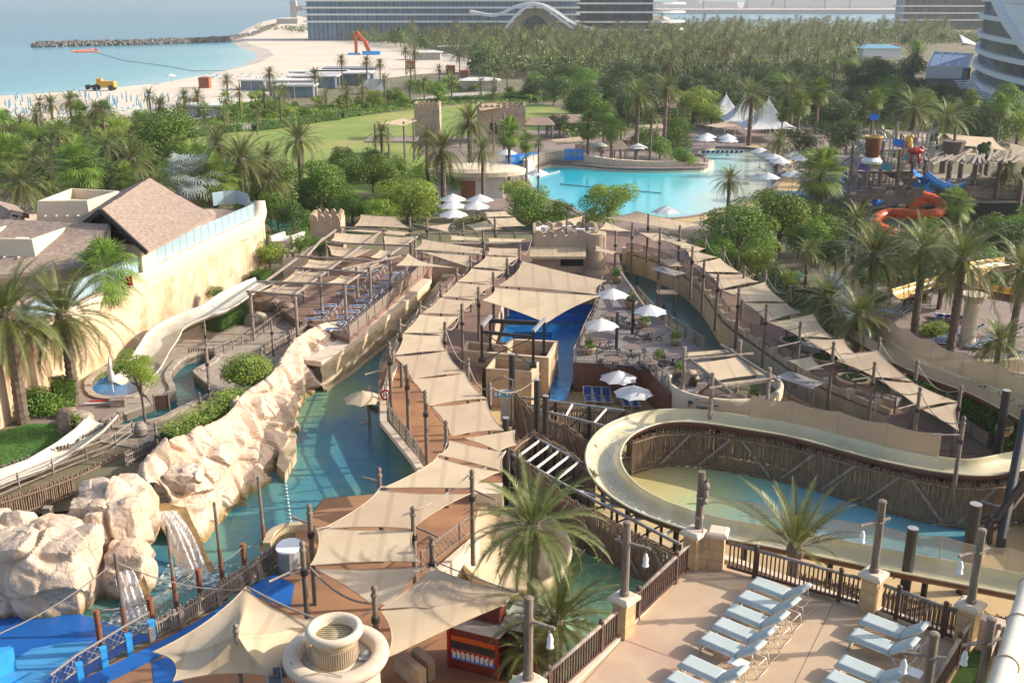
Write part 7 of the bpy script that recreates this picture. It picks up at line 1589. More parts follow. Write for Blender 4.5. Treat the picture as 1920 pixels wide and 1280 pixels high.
# sun deck loungers on the right
for r_,(x0,y0,x1,y1,n,l) in enumerate(((1752,588,1806,592,5,'row at the back of the palm sun deck'),(1742,640,1800,615,8,'slanting row left of the round column'),(1812,648,1870,620,9,'slanting row right of the round column'),(1645,580,1668,588,4,'group behind the walkway palms'),(1855,670,1885,660,4,'group beside the stubby palm'))):
    for i in range(n):
        p=at(lerp(x0,x1,i/(n-1)),lerp(y0,y1,i/(n-1)),.3); LB.put((p.x,p.y,0),R(-95) if r_==0 else R(-15),f'blue lounger, {ORD[i]} in the '+l,'sun lounger','loungers on the palm sun deck')
# ================================================================ play structure
root=thing('play_structure','multi-storey grey timber water play structure with nets and platforms','play structure',tuple(at(1700,420,0)))
YB=lambda x,y:at(x,y,0)
m=M(); fl=M(); rl=M(); r=random.Random(21)
gx=[1590,1618,1645,1672,1700,1728]; 
def col(px,py,h,rad=.22): p=at(px,py,0); m.tube([(p.x,p.y,0),(p.x,p.y,h)],rad,6); return p
for j,py in enumerate((402,378,358)):
    for px in gx: col(px+r.uniform(-4,4),py,r.uniform(6.5,10),.2)
for px,py,h in ((1768,412,7.5),(1790,400,8),(1815,415,8),(1838,400,8),(1860,418,7.5),(1885,405,7.5),(1760,385,8),(1830,385,8),(1905,420,7)): col(px,py,h,.3)
m.build('posts',X['pole'],root)
for lv,(z,x0,x1,y0,y1) in enumerate(((2.6,1588,1732,404,360),(5.2,1600,1725,398,362),(7.6,1640,1730,392,366),(4.2,1750,1900,415,384))):
    A,B=at(x0,y0,0),at(x1,y0,0); C=at(x0,y1,0); fl.box(((A.x+B.x)/2,(A.y+C.y)/2,z),(B.x-A.x,C.y-A.y,.2))
    for k in range(7):
        t=k/6; rl.beam((lerp(A.x,B.x,t),A.y,z),(lerp(A.x,B.x,t),A.y,z+1.1),.08)
    rl.beam((A.x,A.y,z+1.1),(B.x,A.y,z+1.1),.1); rl.beam((A.x,A.y,z+.6),(B.x,A.y,z+.6),.07)
fl.build('platforms',X['greywood'],root); rl.build('guard_rails',X['steel'],root)
m=M()
for k in range(34): a=at(1738+k*5,304+r.uniform(-4,4),7.7+k%3*.2); b=at(1760+k*4.6+r.uniform(-30,30),276+r.uniform(0,14),8.2); m.beam(a,b,.28,.12)
m.build('slatted_roof',X['greywood'],root)
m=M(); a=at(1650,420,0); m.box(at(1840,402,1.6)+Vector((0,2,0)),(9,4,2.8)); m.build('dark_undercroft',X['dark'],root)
m=M()
for a,b in (((1558,318,4),(1627,272,9)),((1634,268,9),(1656,310,6)),((1634,268,9),(1645,300,6))): m.tube([at(*a),at(*b)],.14,6)
m.build('rope_spars',X['steel'],root)
m=M()
for k in range(230):
    x,y=r.uniform(1588,1735),r.uniform(358,402); p=at(x,y,0); z=r.choice((1.5,3.7,4.6,6.2,7.0,8.2)); q=p+Vector((r.uniform(-2.4,2.4),r.uniform(-1,1),0)); m.beam((p.x,p.y,z),(q.x,q.y,z+r.choice((0,0,1.6,-1.6))),.09,.09)
for k in range(44): x,y=r.uniform(1588,1745),r.uniform(362,398); p=at(x,y,0); m.tube([(p.x,p.y,2.6),(p.x,p.y,r.uniform(7,10.5))],.08,5)
m.build('pipework',X['steel'],root)
for k in range(12): m=M(); x,y=r.uniform(1595,1720),r.uniform(356,376); p=at(x,y,r.choice((5.6,7.8))); m.box(p,(r.uniform(1,2.2),.08,r.uniform(.6,1.2))); m.build('timber_panel',X['bark'],root)
for px,py,z,w_,mt_,l in ((1650,300,6,2.2,'sail','little beige canopy left'),(1630,305,6,1.8,'sail','little beige canopy far left'),(1697,312,5.5,2.4,'sail','little beige canopy over the orange slide')):
    p=at(px,py,z); tent([p+Vector((a*w_,b*w_,-1.2)) for a,b in((-1,-1),(1,-1),(1,1),(-1,1))],p+Vector((0,0,.6)),l+' of the play structure',.12,'play_canopy',mt_,1.5)
for px,py,z,mt_,l in ((1608,318,6,'purple','purple'),(1628,312,6.5,'lime','lime, left'),(1677,315,5.5,'lime','lime, right'),(1690,300,7,'cyan','teal'),(1675,275,9,'purple','small violet'),(1648,318,6,'cyan','round teal')):
    p=at(px,py,z); root=thing('play_flag','small '+l+' cloth panel on the play structure','flag',tuple(p),'cloth panels on the play structure'); m=M(); m.grid(lambda u,v:p+Vector((u*1.5,.15*math.sin(u*5),v*.9-.2*u)),6,3); m.build('cloth',X[mt_],root); m=M(); m.tube([p+Vector((0,0,-2.5)),p+Vector((0,0,1))],.06,5); m.build('pole',X['steel'],root)
for px,py,l in ((1649,215,'tall blue flag beside the big bucket'),(1694,262,'blue pennant above the play structure')):
    p=at(px,py,12 if px<1660 else 10); root=thing('flag',l,'flag',(p.x,p.y,0)); m=M(); m.tube([(p.x,p.y,4),(p.x,p.y,p.z+.5)],.07,5); m.build('pole',X['greywood'],root); m=M(); m.add([p,p+Vector((-1.3,0,.1)),p+Vector((-1.2,0,-.6)),p+Vector((0,.05,-.75)),p+Vector((0,.06,0))],[(0,1,2,3)]); m.build('cloth',X['flumeblue'],root)
p=at(1637,275,9); root=thing('tipping_bucket','giant brown tipping bucket with a yellow rim on top of the play structure','bucket',tuple(p)); m=M(); m.lathe((p.x,p.y,p.z-1.2),[(.8,0),(1.0,2.2),(1.02,2.3)],20); m.build('bucket',X['rustwood'],root,smooth=True); m=M(); m.lathe((p.x,p.y,p.z+1.1),[(.9,0),(1.1,.02),(1.1,.2),(.9,.2),(.9,0)],20); m.build('rim',X['flumeyellow'],root); m=M(); m.lathe((p.x,p.y,p.z-2.2),[(1.2,.2),(1.3,.5),(.9,.9)],14); m.build('base',X['white'],root)
for px,py,z,mt_,l,sz in ((1703,266,9.5,'yellow','orange-yellow sculpted creature on the play structure',(.8,.6,1.3)),(1717,283,9,'red','pinkish red sculpted creature on the play structure',(1.5,.7,.7)),(1752,258,9,'leafD','dark green sculpted beast on the log roof, left',(.7,.5,.8)),(1845,277,9,'leafD','teal sculpted beast on the log roof, right',(1.3,.6,1.0)),(1580,338,3,'flumeblue','blue robed figure with a pink hood on the play structure',(.7,.6,1.5))):
    sz=tuple(q*.62 for q in sz); p=at(px,py,z); root=thing('play_sculpture',l,'sculpture',tuple(p)); m=M(); m.ico(p,1,3,*sz,lambda n:1+.3*noise.noise(n*2.2)); m.ico(p+Vector((sz[0]*.7,0,sz[2]*.8)),.28,2,1,1,1); m.tube([p+Vector((-.4,0,-.2)),p+Vector((-.5,0,-sz[2]-1))],.18,5); m.tube([p+Vector((.4,0,-.2)),p+Vector((.5,0,-sz[2]-1))],.18,5); m.build('body',X[mt_],root,smooth=True)
p=at(1788,275,9); root=thing('crow_nest','brown basket lookout on the log roof of the play structure','basket',tuple(p)); m=M(); m.lathe((p.x,p.y,p.z-1),[(1.0,0),(1.4,1.6),(1.45,1.7),(1.3,1.7)],10); m.build('basket',X['bark'],root); m=M(); m.tube([(p.x,p.y,4),(p.x,p.y,p.z+2.4)],.18,6); m.build('mast',X['bark'],root)
def tubes(P,rad,mt_,label,cat='tube slide'):
    P=spline([at(*q) for q in P],7); root=thing('tube_slide',label,cat,tuple(P[-1])); m=M(); m.tube(P,rad,14,False); m.build('tube',X[mt_],root,smooth=True); m=M()
    for i in range(3,len(P)-1,5): d=(P[i+1]-P[i]).normalized()*.12; m.tube([P[i]-d,P[i]+d],rad*1.1,14,False)
    m.build('joint_rings',X[mt_],root)
tubes([(1722,366,4.6),(1745,372,4.3),(1762,382,3.9),(1764,394,3.5),(1750,402,3.2),(1715,402,2.9),(1670,400,2.6),(1646,408,2.3),(1642,420,2.0),(1660,432,1.5),(1690,442,1.0)],.6,'orange','orange enclosed tube slide curling under the play structure')
tubes([(1640,378,4.4),(1665,377,4.4),(1685,378,4.4)],.6,'flumeblue','short blue tube on the left of the play structure','tube')
m=M(); [m.box(at(1706+k*3.6,372,4.6),(.18,.1,2.0)) for k in range(7)]; m.box(at(1717,380,4.2),(2.6,.1,.2)); m.box(at(1717,364,5.2),(2.6,.1,.2)); tag(m.build('orange_gate',X['orange']),'orange slatted panel at the head of the tube slide','panel')
flume([at(x,y,z) for x,y,z in ((1722,332,6.6),(1738,345,5.6),(1752,352,5.0),(1775,358,4.4),(1795,352,4.2))],1.8,.8,'bright blue open slide turning right on the play structure','flumeblue','flumeblue',joints=False)
flume([at(x,y,z) for x,y,z in ((1732,345,5.8),(1724,360,4.6),(1736,372,3.6),(1742,385,2.8))],1.5,.7,'bright blue short slide dropping beside the orange tube','flumeblue','flumeblue',joints=False)
m=M(); p=at(1582,457,1); m.grid(lambda u,v:p+Vector(((u-.5)*3.4,(v-.5)*2,1.2*math.sin(u*3)*v)),8,6); tag(m.build('blue_slide_end',X['flumeblue'],smooth=True),'bright blue slide end between the leafy trees','slide')
m=M(); p=at(1515,365,.2); m.box(p,(9,3,.5)); tag(m.build('blue_pad',X['bluelight']),'light blue splash pad edge beside the play structure','pad')
q=at(1880,425,0); boulder((q.x+3,q.y+5,1.5),11,3,3.4,'brown rock backdrop under the log roof at the right edge','rockbrown',2.5,1.3,seed=40,sub=5)
# ================================================================ hotels, far things
def slabbld(x0,x1,ybase,zl,dep,label,mtg='glassold',over=2.0,base=0,name='hotel',endr=None,nm=60):
    A=at(x0,ybase,0);B=at(x1,ybase,0); root=thing(name,label,'hotel',((A.x+B.x)/2,A.y,0)); m=M(); m.prism([(A.x,A.y,0),(B.x,A.y,0),(B.x,A.y+dep,0),(A.x,A.y+dep,0)],base,zl[-1]); m.build('glass_facade',X[mtg],root)
    for z in zl:
        s=M(); P=[(A.x-over,A.y-over,0),(B.x+over,A.y-over,0)]; 
        if endr: P=[(A.x-over,A.y-over,0)]+[(B.x+endr*math.sin(t),A.y-over+endr*.9*(1-math.cos(t)),0) for t in [k*math.pi/12 for k in range(7)]]
        s.prism(P+[(P[-1][0],A.y+dep,0),(A.x-over,A.y+dep,0)],z-.5,z+.5); s.build('floor_slab',X['white'],root)
    m=M(); L=B.x-A.x
    for k in range(nm): m.box((A.x+L*(k+.5)/nm,A.y-.1,zl[-1]/2),(.22,.2,zl[-1]-.2))
    m.build('mullions',X['blackwood'],root); return root,A,B
h1,A,B=slabbld(578,1080,76,[10.5,14.5,18.3,22.2,26,30,34],25,'very long glass hotel with white floor bands on the horizon',nm=60)
h2,_,_=slabbld(1080,1222,74,[5.5,10,15.5,20.5,25,29.5],30,'rounded white-balconied end of the long hotel',mtg='glassdark',over=3,endr=22,nm=40)
h3,_,_=slabbld(1692,1860,56,[7,12,17,22,27,32],20,'glass hotel block with white balcony bands beside the curved hotel',mtg='glassdark',over=3,nm=26)
# wave arch entrance
root=thing('wave_arch','sweeping white arch canopy at the hotel entrance','canopy',tuple(at(1010,80,0))); YA=at(1000,84,0).y
oa=[(880,22),(915,29),(938,27),(960,16),(983,9),(1003,7),(1025,12),(1045,23),(1066,38),(1090,50),(1120,57)]; ia=[(952,56),(966,38),(982,22),(1003,14),(1024,22),(1040,36),(1052,50),(1060,57)]
def band(P,w,d,z=0):
    P=spline([atY(x,y,YA+z) for x,y in P],4); m=M()
    for i in range(len(P)-1): m.beam(P[i]+Vector((0,d/2,0)),P[i+1]+Vector((0,d/2,0)),d,w)
    return m
m=band(oa,1.5,10,-2); m2=band([(945,58),(962,36),(982,17),(1003,9),(1025,17),(1046,33),(1075,54)],1.4,14,-6); m.add(m2.v,m2.f)
mi=M(); q=[atY(x,y,YA+2) for x,y in ia]; mi.add(q,[tuple(range(len(q)))]); mi.build('entrance_vault',X['plaster'],root); mi=M(); q=[atY(1003+(x-1003)*.7,y+14,YA-1) for x,y in ia]; mi.add(q,[tuple(range(len(q)))]); mi.build('entrance_glass',X['glassdark'],root)
m.build('shell',X['white'],root)
# curved hotel on the right
root=thing('curved_hotel','curved glass hotel with white bands at the right edge','hotel',(122,271,0)); C=Vector((389,214,0)); RR=273
def ring(r0,r1,z0,z1,a0=149,a1=176,n=60):
    m=M()
    for i in range(n):
        t0,t1=R(lerp(a0,a1,i/n)),R(lerp(a0,a1,(i+1)/n)); f=lambda t,r,z:C+Vector((r*math.cos(t),r*math.sin(t),z))
        m.add([f(t0,r0,z0),f(t1,r0,z0),f(t1,r1,z0),f(t0,r1,z0),f(t0,r0,z1),f(t1,r0,z1),f(t1,r1,z1),f(t0,r1,z1)],[(3,2,1,0),(4,5,6,7),(2,3,7,6),(0,1,5,4)])
    return m
ring(RR-1,RR,-.5,27).build('glass_facade',X['glassdark'],root)
for k,z in enumerate((2.6,6.8,11,15.2,20,24.5)): ring(RR-2,RR+1.3,z,z+1.15).build('floor_band',X['white'],root)
m=M()
for k in range(70): t=R(lerp(150,176,k/70)); m.beam(C+Vector((RR*math.cos(t),RR*math.sin(t),0)),C+Vector((RR*math.cos(t),RR*math.sin(t),26.9)),.14)
m.build('mullions',X['acgrey'],root); m=M()
for k in range(24): t=R(lerp(156,176,k/24)); m.beam(C+Vector(((RR+3)*math.cos(t),(RR+3)*math.sin(t),0)),C+Vector(((RR+.8)*math.cos(t),(RR+.8)*math.sin(t),3.4)),.7,.5)
m.build('slanted_columns',X['white'],root); m=M()
P=[C+Vector(((RR+1.6)*math.cos(R(a)),(RR+1.6)*math.sin(R(a)),z)) for a,z in ((165,29),(166.8,25),(170,20),(173,15.7),(176,11.5))]
for i in range(len(P)-1): m.beam(P[i],P[i+1],2.2,1.8)
m.build('sweeping_rib',X['white'],root); m=M(); P2=P+[C+Vector(((RR+1.4)*math.cos(R(176)),(RR+1.4)*math.sin(R(176)),29))]; m.add(P2,[tuple(range(len(P2)))]); m.build('white_end_wall',X['white'],root)
root=thing('glass_pavilion','low wing with sloping blue glass roof and white parapet beside the curved hotel','building',tuple(at(1790,150,0))); a,b,c_,d=at(1752,98,9),at(1824,102,9),at(1815,128,5.5),at(1738,127,5.5); m=M(); m.quad(d,c_,b,a); m.quad(d,a,a-Vector((0,0,9)),d-Vector((0,0,5.5))); m.build('glass_roof',X['glassblue'],root); m=M(); [m.beam(a.lerp(b,k/4)+Vector((0,0,.15)),d.lerp(c_,k/4)+Vector((0,0,.15)),.4) for k in range(5)]; m.beam(a,b,.9,.6); m.build('glazing_bars',X['white'],root); m=M(); m.beam(d+Vector((-.5,-1,-1.2)),c_+Vector((-2,-1,-1.2)),1,3.6); m.build('parapet',X['white'],root); m=M(); m.prism([(d.x,d.y,0),(c_.x,c_.y,0),(b.x,b.y,0),(a.x,a.y,0)],0,5); m.build('walls',X['concrete'],root)
tent([at(1798,64,12),at(1840,86,9.5),at(1802,86,9.5)],at(1806,80,11),'small white pointed sail on a mast beside the curved hotel',.1,'white_sail','umb',1.2)
for k in range(11): a=at(1808+k*4,152+k*4.6,3.5-k*.25); m=M(); m.box(a,(5+k*.2,1.2,.25)); tag(m.build('fin_canopy',X['white']),'white fin canopy at the curved hotel, '+ORD[k]+' from the top','canopy','white fin canopies stepping down the hotel slope')
hut(1645,108,19,12,4.0,'large white hall with a pale blue roof among the trees','bluepale','white',name='white_hall',cat='hall',peak=1.5)
hut(1700,68,14,8,3.5,'small pale building with dark windows beyond the white hall','offwhite','concrete',name='pale_building',cat='building',peak=.4)
# white pavilions by the beach
for i,(x,y,w,d,h,l) in enumerate(((556,182,9,5,3.2,'glazed white pavilion closest to the lawn hedge'),(545,170,12,5,3.0,'white pavilion with a flat canopy, left'),(590,165,12,6,3.6,'white pavilion with stepped roof, middle'),(640,158,16,8,3.6,'long white pavilion beside the tilted tent roof'),(600,156,14,6,3.6,'white pavilion behind, toward the beach'),(475,168,6,4,2.8,'small white frame pavilion at the left end'),(392,218,8.5,5,2.6,'small white flat-roofed service house by the path'),(660,150,14,6,3.8,'grey flat roof behind the tilted tent'))):
    w*=1.25; p=at(x,y,0); root=thing('white_pavilion',l,'pavilion',tuple(p),'white pavilions by the beach'); m=M(); m.box(p+Vector((0,0,h)),(w,d*1.5,.4)); m.build('roof',X['offwhite' if i!=7 else 'acgrey'],root); m=M(); m.box(p+Vector((0,0,h/2)),(w*.85,d*.7,h-.2)); m.build('glass_walls',X['glassold' if i not in(6,) else 'white'],root); m=M(); [m.box(p+Vector((sx*w*.47,sy*d*.46,h/2)),(.25,.25,h)) for sx in(-1,0,1) for sy in(-1,1)]; m.build('posts',X['white'],root)
a=at(740,163,1.2); b=at(668,166,1.5); c_=at(690,148,4.2); d=at(730,150,4.0); m=M(); m.quad(b,a,d,c_); m.quad(c_,d,d-Vector((0,0,3)),c_-Vector((0,0,3))); tag(m.build('tilted_tent',X['umb']),'large tilted white tent roof beside the white pavilions','tent')
# breakwater, crane, excavator, beach items
def rockpile(L,n,label,w=5,s=(1.2,2.6),seed=1):
    r=random.Random(seed); m=M(); P=resample(L,1.0)
    for i in range(n): p=P[r.randrange(len(P))]; u=r.uniform(-1,1); q=p+Vector((r.uniform(-1,1),u*w,1.6*(1-abs(u))-1.0)); k=r.uniform(*s); m.box(q,(k,k*r.uniform(.6,1),k*.7),rot=Matrix.Rotation(r.uniform(0,6),3,rv(r)))
    return tag(m.build('breakwater',X['breakrock']),label,'breakwater',kind='stuff')
rockpile(pts([(68,84),(150,82),(250,80),(350,77),(420,74),(468,68)]),1500,'long breakwater of dark rocks reaching left into the sea')
rockpile(pts([(468,68),(490,60),(505,52),(530,42)]),400,'rock heap at the end of the breakwater',9,seed=2)
P0=at(668,103,0); root=thing('crane_arm','orange folded crane arm standing on the beach','crane',tuple(P0)); m=M(); m.beam(P0,atY(667,60,P0.y),1.3,1.3); m.build('mast',X['orange'],root); m=M(); m.beam(atY(668,60,P0.y),atY(684,78,P0.y),1.3,1.4); m.beam(atY(684,78,P0.y),atY(695,104,P0.y),1.4,1.6); m.build('boom',X['orange'],root); m=M(); m.box(P0+Vector((7,0,.8)),(8,4,1.6)); m.box(P0+Vector((-1,0,.4)),(5,4,.8)); m.build('base',X['bluepaint'],root)
p=at(197,170,0); root=thing('beach_loader','yellow-brown loader parked on the beach','loader',tuple(p)); m=M(); m.box(p+Vector((1.2,0,1.8)),(4.2,2.4,1.7),taper=.9); m.box(p+Vector((-1.2,0,2.6)),(1.6,2,1.6),taper=.8); m.build('body',X['yellow'],root); m=M(); [m.tube([p+Vector((sx,sy-.3,.8)),p+Vector((sx,sy+.3,.8))],.8,12) for sx in(-2.4,2.2) for sy in(-1.1,1.1)]; m.build('wheels',X['black'],root); m=M(); m.beam(p+Vector((-2.2,0,1.6)),p+Vector((-4.4,0,1.0)),1.8,.5); m.box(p+Vector((-4.8,0,1)),(.6,2.6,1.2)); m.build('bucket',X['black'],root)
p=at(322,158,0); UM.put((p.x,p.y,0),0,'single open white parasol on the open sand','parasol',None,1.2)
r=random.Random(31); k=0
for (x0,x1,y0,y1,n) in ((0,60,205,232,14),(150,440,188,222,62),(30,60,195,205,4)):
    for i in range(n):
        x,y=r.uniform(x0,x1),r.uniform(y0,y1); p=at(x,y,0); UC.put((p.x,p.y,0),0,'closed pale blue parasol standing in the beach rows','parasol','closed pale blue parasols on the beach',r.uniform(1.0,1.25))
LF=Proto(lambda:pool_lounger('bluepale',20,'white'))
for i in range(70): x,y=r.uniform(0,440),r.uniform(196,226); p=at(x,y,.2); LF.put((p.x,p.y,0),r.choice((.3,1.8)),'white and pale blue lounger in the beach rows','sun lounger','loungers in the beach rows',1.3)
for i in range(34): x,y=r.uniform(380,700),r.uniform(142,152); p=at(x,y,.2); LF.put((p.x,p.y,0),1.5,'white lounger on the upper beach strip','sun lounger','loungers on the upper beach strip',1.4)
for x,y,l in ((385,165,'red-brown cabin on the beach'),(187,250,'orange panel hut in the garden, left'),(870,150,'small orange kiosk beside the grove'),(770,130,'brown kiosk at the grove edge'),(845,140,'terracotta hut among the palms'),(362,210,'orange cabin next to the white service house')): hut(x,y,3.6,3,3,l,'orangewood','orangewood',name='garden_cabin',cat='cabin',peak=.2)
for x,y,w,l in ((672,68,26,'open pavilion with white ridge frame on the beach promenade'),(860,100,20,'beige beach club house with columns'),(800,112,14,'low grey beach building'),(540,45,22,'grey block and tower at the tip of the peninsula'),(900,170,12,'white canopy in the grove garden'),(1290,85,18,'white roof far in the grove, left'),(1420,92,16,'white roof far in the grove, right'),(880,62,22,'long low white building before the hotel'),(730,60,16,'white box building before the hotel')): hut(x,y,w,7,4.5 if y<70 else 3,l,'offwhite','concrete',name='low_building',cat='building',peak=.8)
p=at(552,40,0); m=M(); m.box(p+Vector((0,0,9)),(6,6,20)); m.box(p+Vector((9,0,12)),(9,7,5)); tag(m.build('stair_tower',X['concrete']),'grey stair tower beside the left end of the long hotel','tower')
rope([at(135,97,-1),at(180,92,-1),at(185,97,-1),at(140,98,-1)],'pale orange float boom near the breakwater',.28,0,None,'orange'); rope([at(180,98,-1),at(230,113,-1),at(320,125,-1),at(362,133,-1),at(470,133,0)],'thin dark swim line from the breakwater to the beach',.1,0,None,'acgrey')
r=random.Random(8)
for i,(x,w,h) in enumerate(((1290,30,14),(1345,60,10),(1500,90,16),(1560,50,26),(1620,70,14),(1420,40,12),(1660,60,18),(1250,40,9))): p=atY(x,22,1650); p.z=4; m=M(); m.box((p.x,p.y,4+h*.5),(w,20,h),taper=.85); tag(m.build('port_shed',X['offwhite']),'hazy white port building, '+ORD[i]+' of those on the far mole','building')
for i,x in enumerate((1318,1470,1545,1592,1400)): p=atY(x,24,1600); m=M(); m.beam((p.x,p.y,4),(p.x,p.y,44),1.6); m.beam((p.x-10,p.y,36),(p.x+22,p.y,48 if i%2 else 36),1.2); tag(m.build('port_crane',X['steel']),'faint port crane, '+ORD[i]+' on the far mole','crane')
boxhedge(pts([(478,246),(540,238),(600,228),(636,224)]),2.2,1.3,0,'clipped hedge at the lawn edge, near left',2600,.32)
boxhedge(pts([(640,222),(700,212),(770,200),(850,192),(960,188),(1010,192)]),2.2,1.4,0,'long clipped hedge curving behind the lawn',4200,.36)
boxhedge(pts([(360,258),(410,250),(452,246)]),2.0,1.2,0,'short clipped hedge at the left end of the lawn',1500,.32)
# ================================================================ vegetation placed
rnd.seed(5)
for a in (
 (1000,985,6.0,265,'date','large date palm in front of the cream flume basin',None,0,None,'h',-2),
 (1045,1165,2.6,250,'date','bushy young palm left of the middle terrace pillar',None,1,None,'h',-2),
 (992,1222,1.6,150,'date','low palm beside the red drinks kiosk',None,2,None,'h',-2),
 (1492,1025,2.6,250,'date','young palm with upright fronds behind the long back railing',None,1,None,'y',-2),
 (12,590,7.5,235,'date','tall date palm cut by the left edge, over the lawn',None,0,None,'h',0),
 (118,590,6.5,220,'date','date palm in front of the sandy wall next to the clipped topiary',None,1,None,'h',0)):
    px,py,h,cw,kd,l,g_,v,w_,ld,zb=a; o=palm(px,py,h,cw,kd,l,'near palms',v,w_,ld); 
    if zb:
        o.location.z=zb; set_palm(o,h-zb,[c.scale[0] for c in o.children if c.name.startswith('crown')][0])
PM=[(100,370,5,90,'date','palm crown behind the rear cream block, left'),(300,345,6.5,80,'date','palm crown at the thatched ridge, right'),(400,340,6,90,'fan','green palm crown in front of the glass balustrade curve'),(500,300,6,90,'date','palm between the balustrade and the lawn edge'),(505,340,5,90,'date','low palm crown left of the large round tree'),(20,300,5,80,'fan','fan palm at the left edge behind the thatch'),(200,275,5.5,70,'date','grey-green palm above the rear cream block'),(198,512,6.6,112,'fan','bright fan palm in front of the small thatched gable'),(40,345,7,112,'date','palm left of the cream block with waterspouts'),(145,312,7,92,'fan','fan palm behind the rear cream block'),(247,298,7.5,105,'date','palm behind the big thatched ridge'),(235,335,6.5,52,'fan','small yellow-green fan palm at the thatched ridge'),(358,335,6.5,92,'silver','silver blue fan palm beside the glass balustrade'),(452,300,7.5,140,'date','big date palm behind the curved glass balustrade'),(408,270,7,92,'date','date palm left behind the big one at the balustrade'),(560,262,7.5,112,'date','date palm at the near edge of the lawn'),
(715,250,7,62,'date','palm beside the lookout frame'),(800,262,7.5,80,'date','palm right in front of the sand tower'),(830,282,7.5,118,'date','palm below the sand tower, right'),(880,228,9,100,'date','tall palm before the sand gatehouse'),(905,282,7,80,'date','palm above the curved kiosk'),(955,250,7,56,'fan','fan palm between gatehouse and long blue banner'),(987,268,6.5,34,'fan','thin fan palm at the wave pool corner'),(1103,236,6,50,'fan','fan palm behind the pool wall, second'),(1147,242,5.5,46,'fan','fan palm behind the pool wall, third'),(1133,212,7,38,'fan','small high fan palm behind the pool wall'),(1165,238,5.5,46,'date','ragged palm behind the pool wall'),(1197,178,11,84,'date','high date palm, left of two, behind the wave pool'),(1250,165,11,72,'date','high date palm, right of two, behind the wave pool'),(1222,215,8,54,'date','lower palm between the two high ones'),
(1410,180,9,92,'date','date palm above the marquees'),(1487,168,9,84,'date','date palm right above the right marquee'),(1536,172,9,46,'fan','yellowish tall fan palm right of the marquees'),(1500,195,8,42,'fan','bright tall fan palm beside the right marquee'),(1468,215,6,26,'fan','small orange-green fan palm behind the marquee'),(1540,328,7,86,'fan','fan palm left of the play structure'),(1368,338,6,74,'date','wind-blown palm at the near right of the wave pool'),(1460,262,5,66,'date','feathery palm over the right pool beach'),(1600,285,5,50,'date','palm behind the beach group parasols'),(1715,205,9,106,'date','broad date palm behind the play structure, left'),(1778,222,8.5,92,'date','broad date palm behind the play structure, right'),(1640,188,9,34,'fan','small tall palm above the blue flag'),(1822,185,8,30,'fan','thin palm before the curved hotel, left'),(1878,200,8,38,'fan','thin palm before the curved hotel, right'),
(1733,468,8,155,'date','tall date palm with long trunk on the sun deck, left'),(1806,486,8,180,'date','tall date palm with long trunk on the sun deck, right'),(1640,480,7,170,'date','date palm behind the walkway palms'),(1553,560,4.8,135,'date','first walkway palm, left'),(1612,592,4.6,150,'date','second walkway palm, beside the netted flume'),(1608,412,6.5,90,'date','palm below the left of the play structure'),(1875,640,3.8,120,'date','stubby bright palm at the front of the sun deck'),(1918,505,7,150,'date','dark palm at the right edge above the sun deck'),(1888,318,6.5,80,'date','palm in front of the rock backdrop'),(1792,385,4,62,'fan','bright little palm right of the orange tube'),(1515,470,5,66,'date','small palm at the bank of the teal stream'),(1775,468,5.5,90,'date','palm crown between the two tall deck palms'),(1690,455,5,90,'date','palm crown below the orange tube slide'),(1455,500,4,46,'date','little palm on the stream island'),
(925,175,7,40,'date','thin palm behind the castle gatehouse, left'),(1010,268,7,36,'date','thin palm at the banner'),(300,200,5,60,'date','palm at the beach rows, middle'),(130,190,5,54,'date','palm at the beach rows, left'),(180,205,5,50,'date','bent palm at the beach rows'),(95,195,5,48,'date','palm at the left of the beach rows'),(345,180,5,40,'date','palm near the red-brown cabin'),(370,178,5,38,'date','palm right of the red-brown cabin'),(425,150,6,34,'date','palm near the white frame pavilion'),(505,138,6,38,'date','windswept palm above the pavilions, left'),(590,140,6,38,'date','windswept palm above the pavilions, right'),(640,112,8,30,'date','tall palm at the beach edge, left of crane foot'),(687,115,8,32,'date','tall palm at the crane foot'),(712,120,7,30,'date','palm right of the crane foot'),(760,95,8,26,'date','lone palm before the beach club'),(150,215,4,42,'fan','green fan palm among the beach rows'),(195,212,4,40,'fan','second green fan palm among the beach rows'),(65,300,5,80,'date','palm in the left garden'),(108,245,5,60,'date','dark palm in the left garden, upper'),(90,315,6,70,'date','blue-green palm in the left garden'),(20,250,5,50,'date','palm at the left edge of the garden'),(480,215,4,30,'date','slim palm by the path bend')]
for x,y,h,w,k,l in PM: palm(x,y,h,w,k,l,'palms around the park')
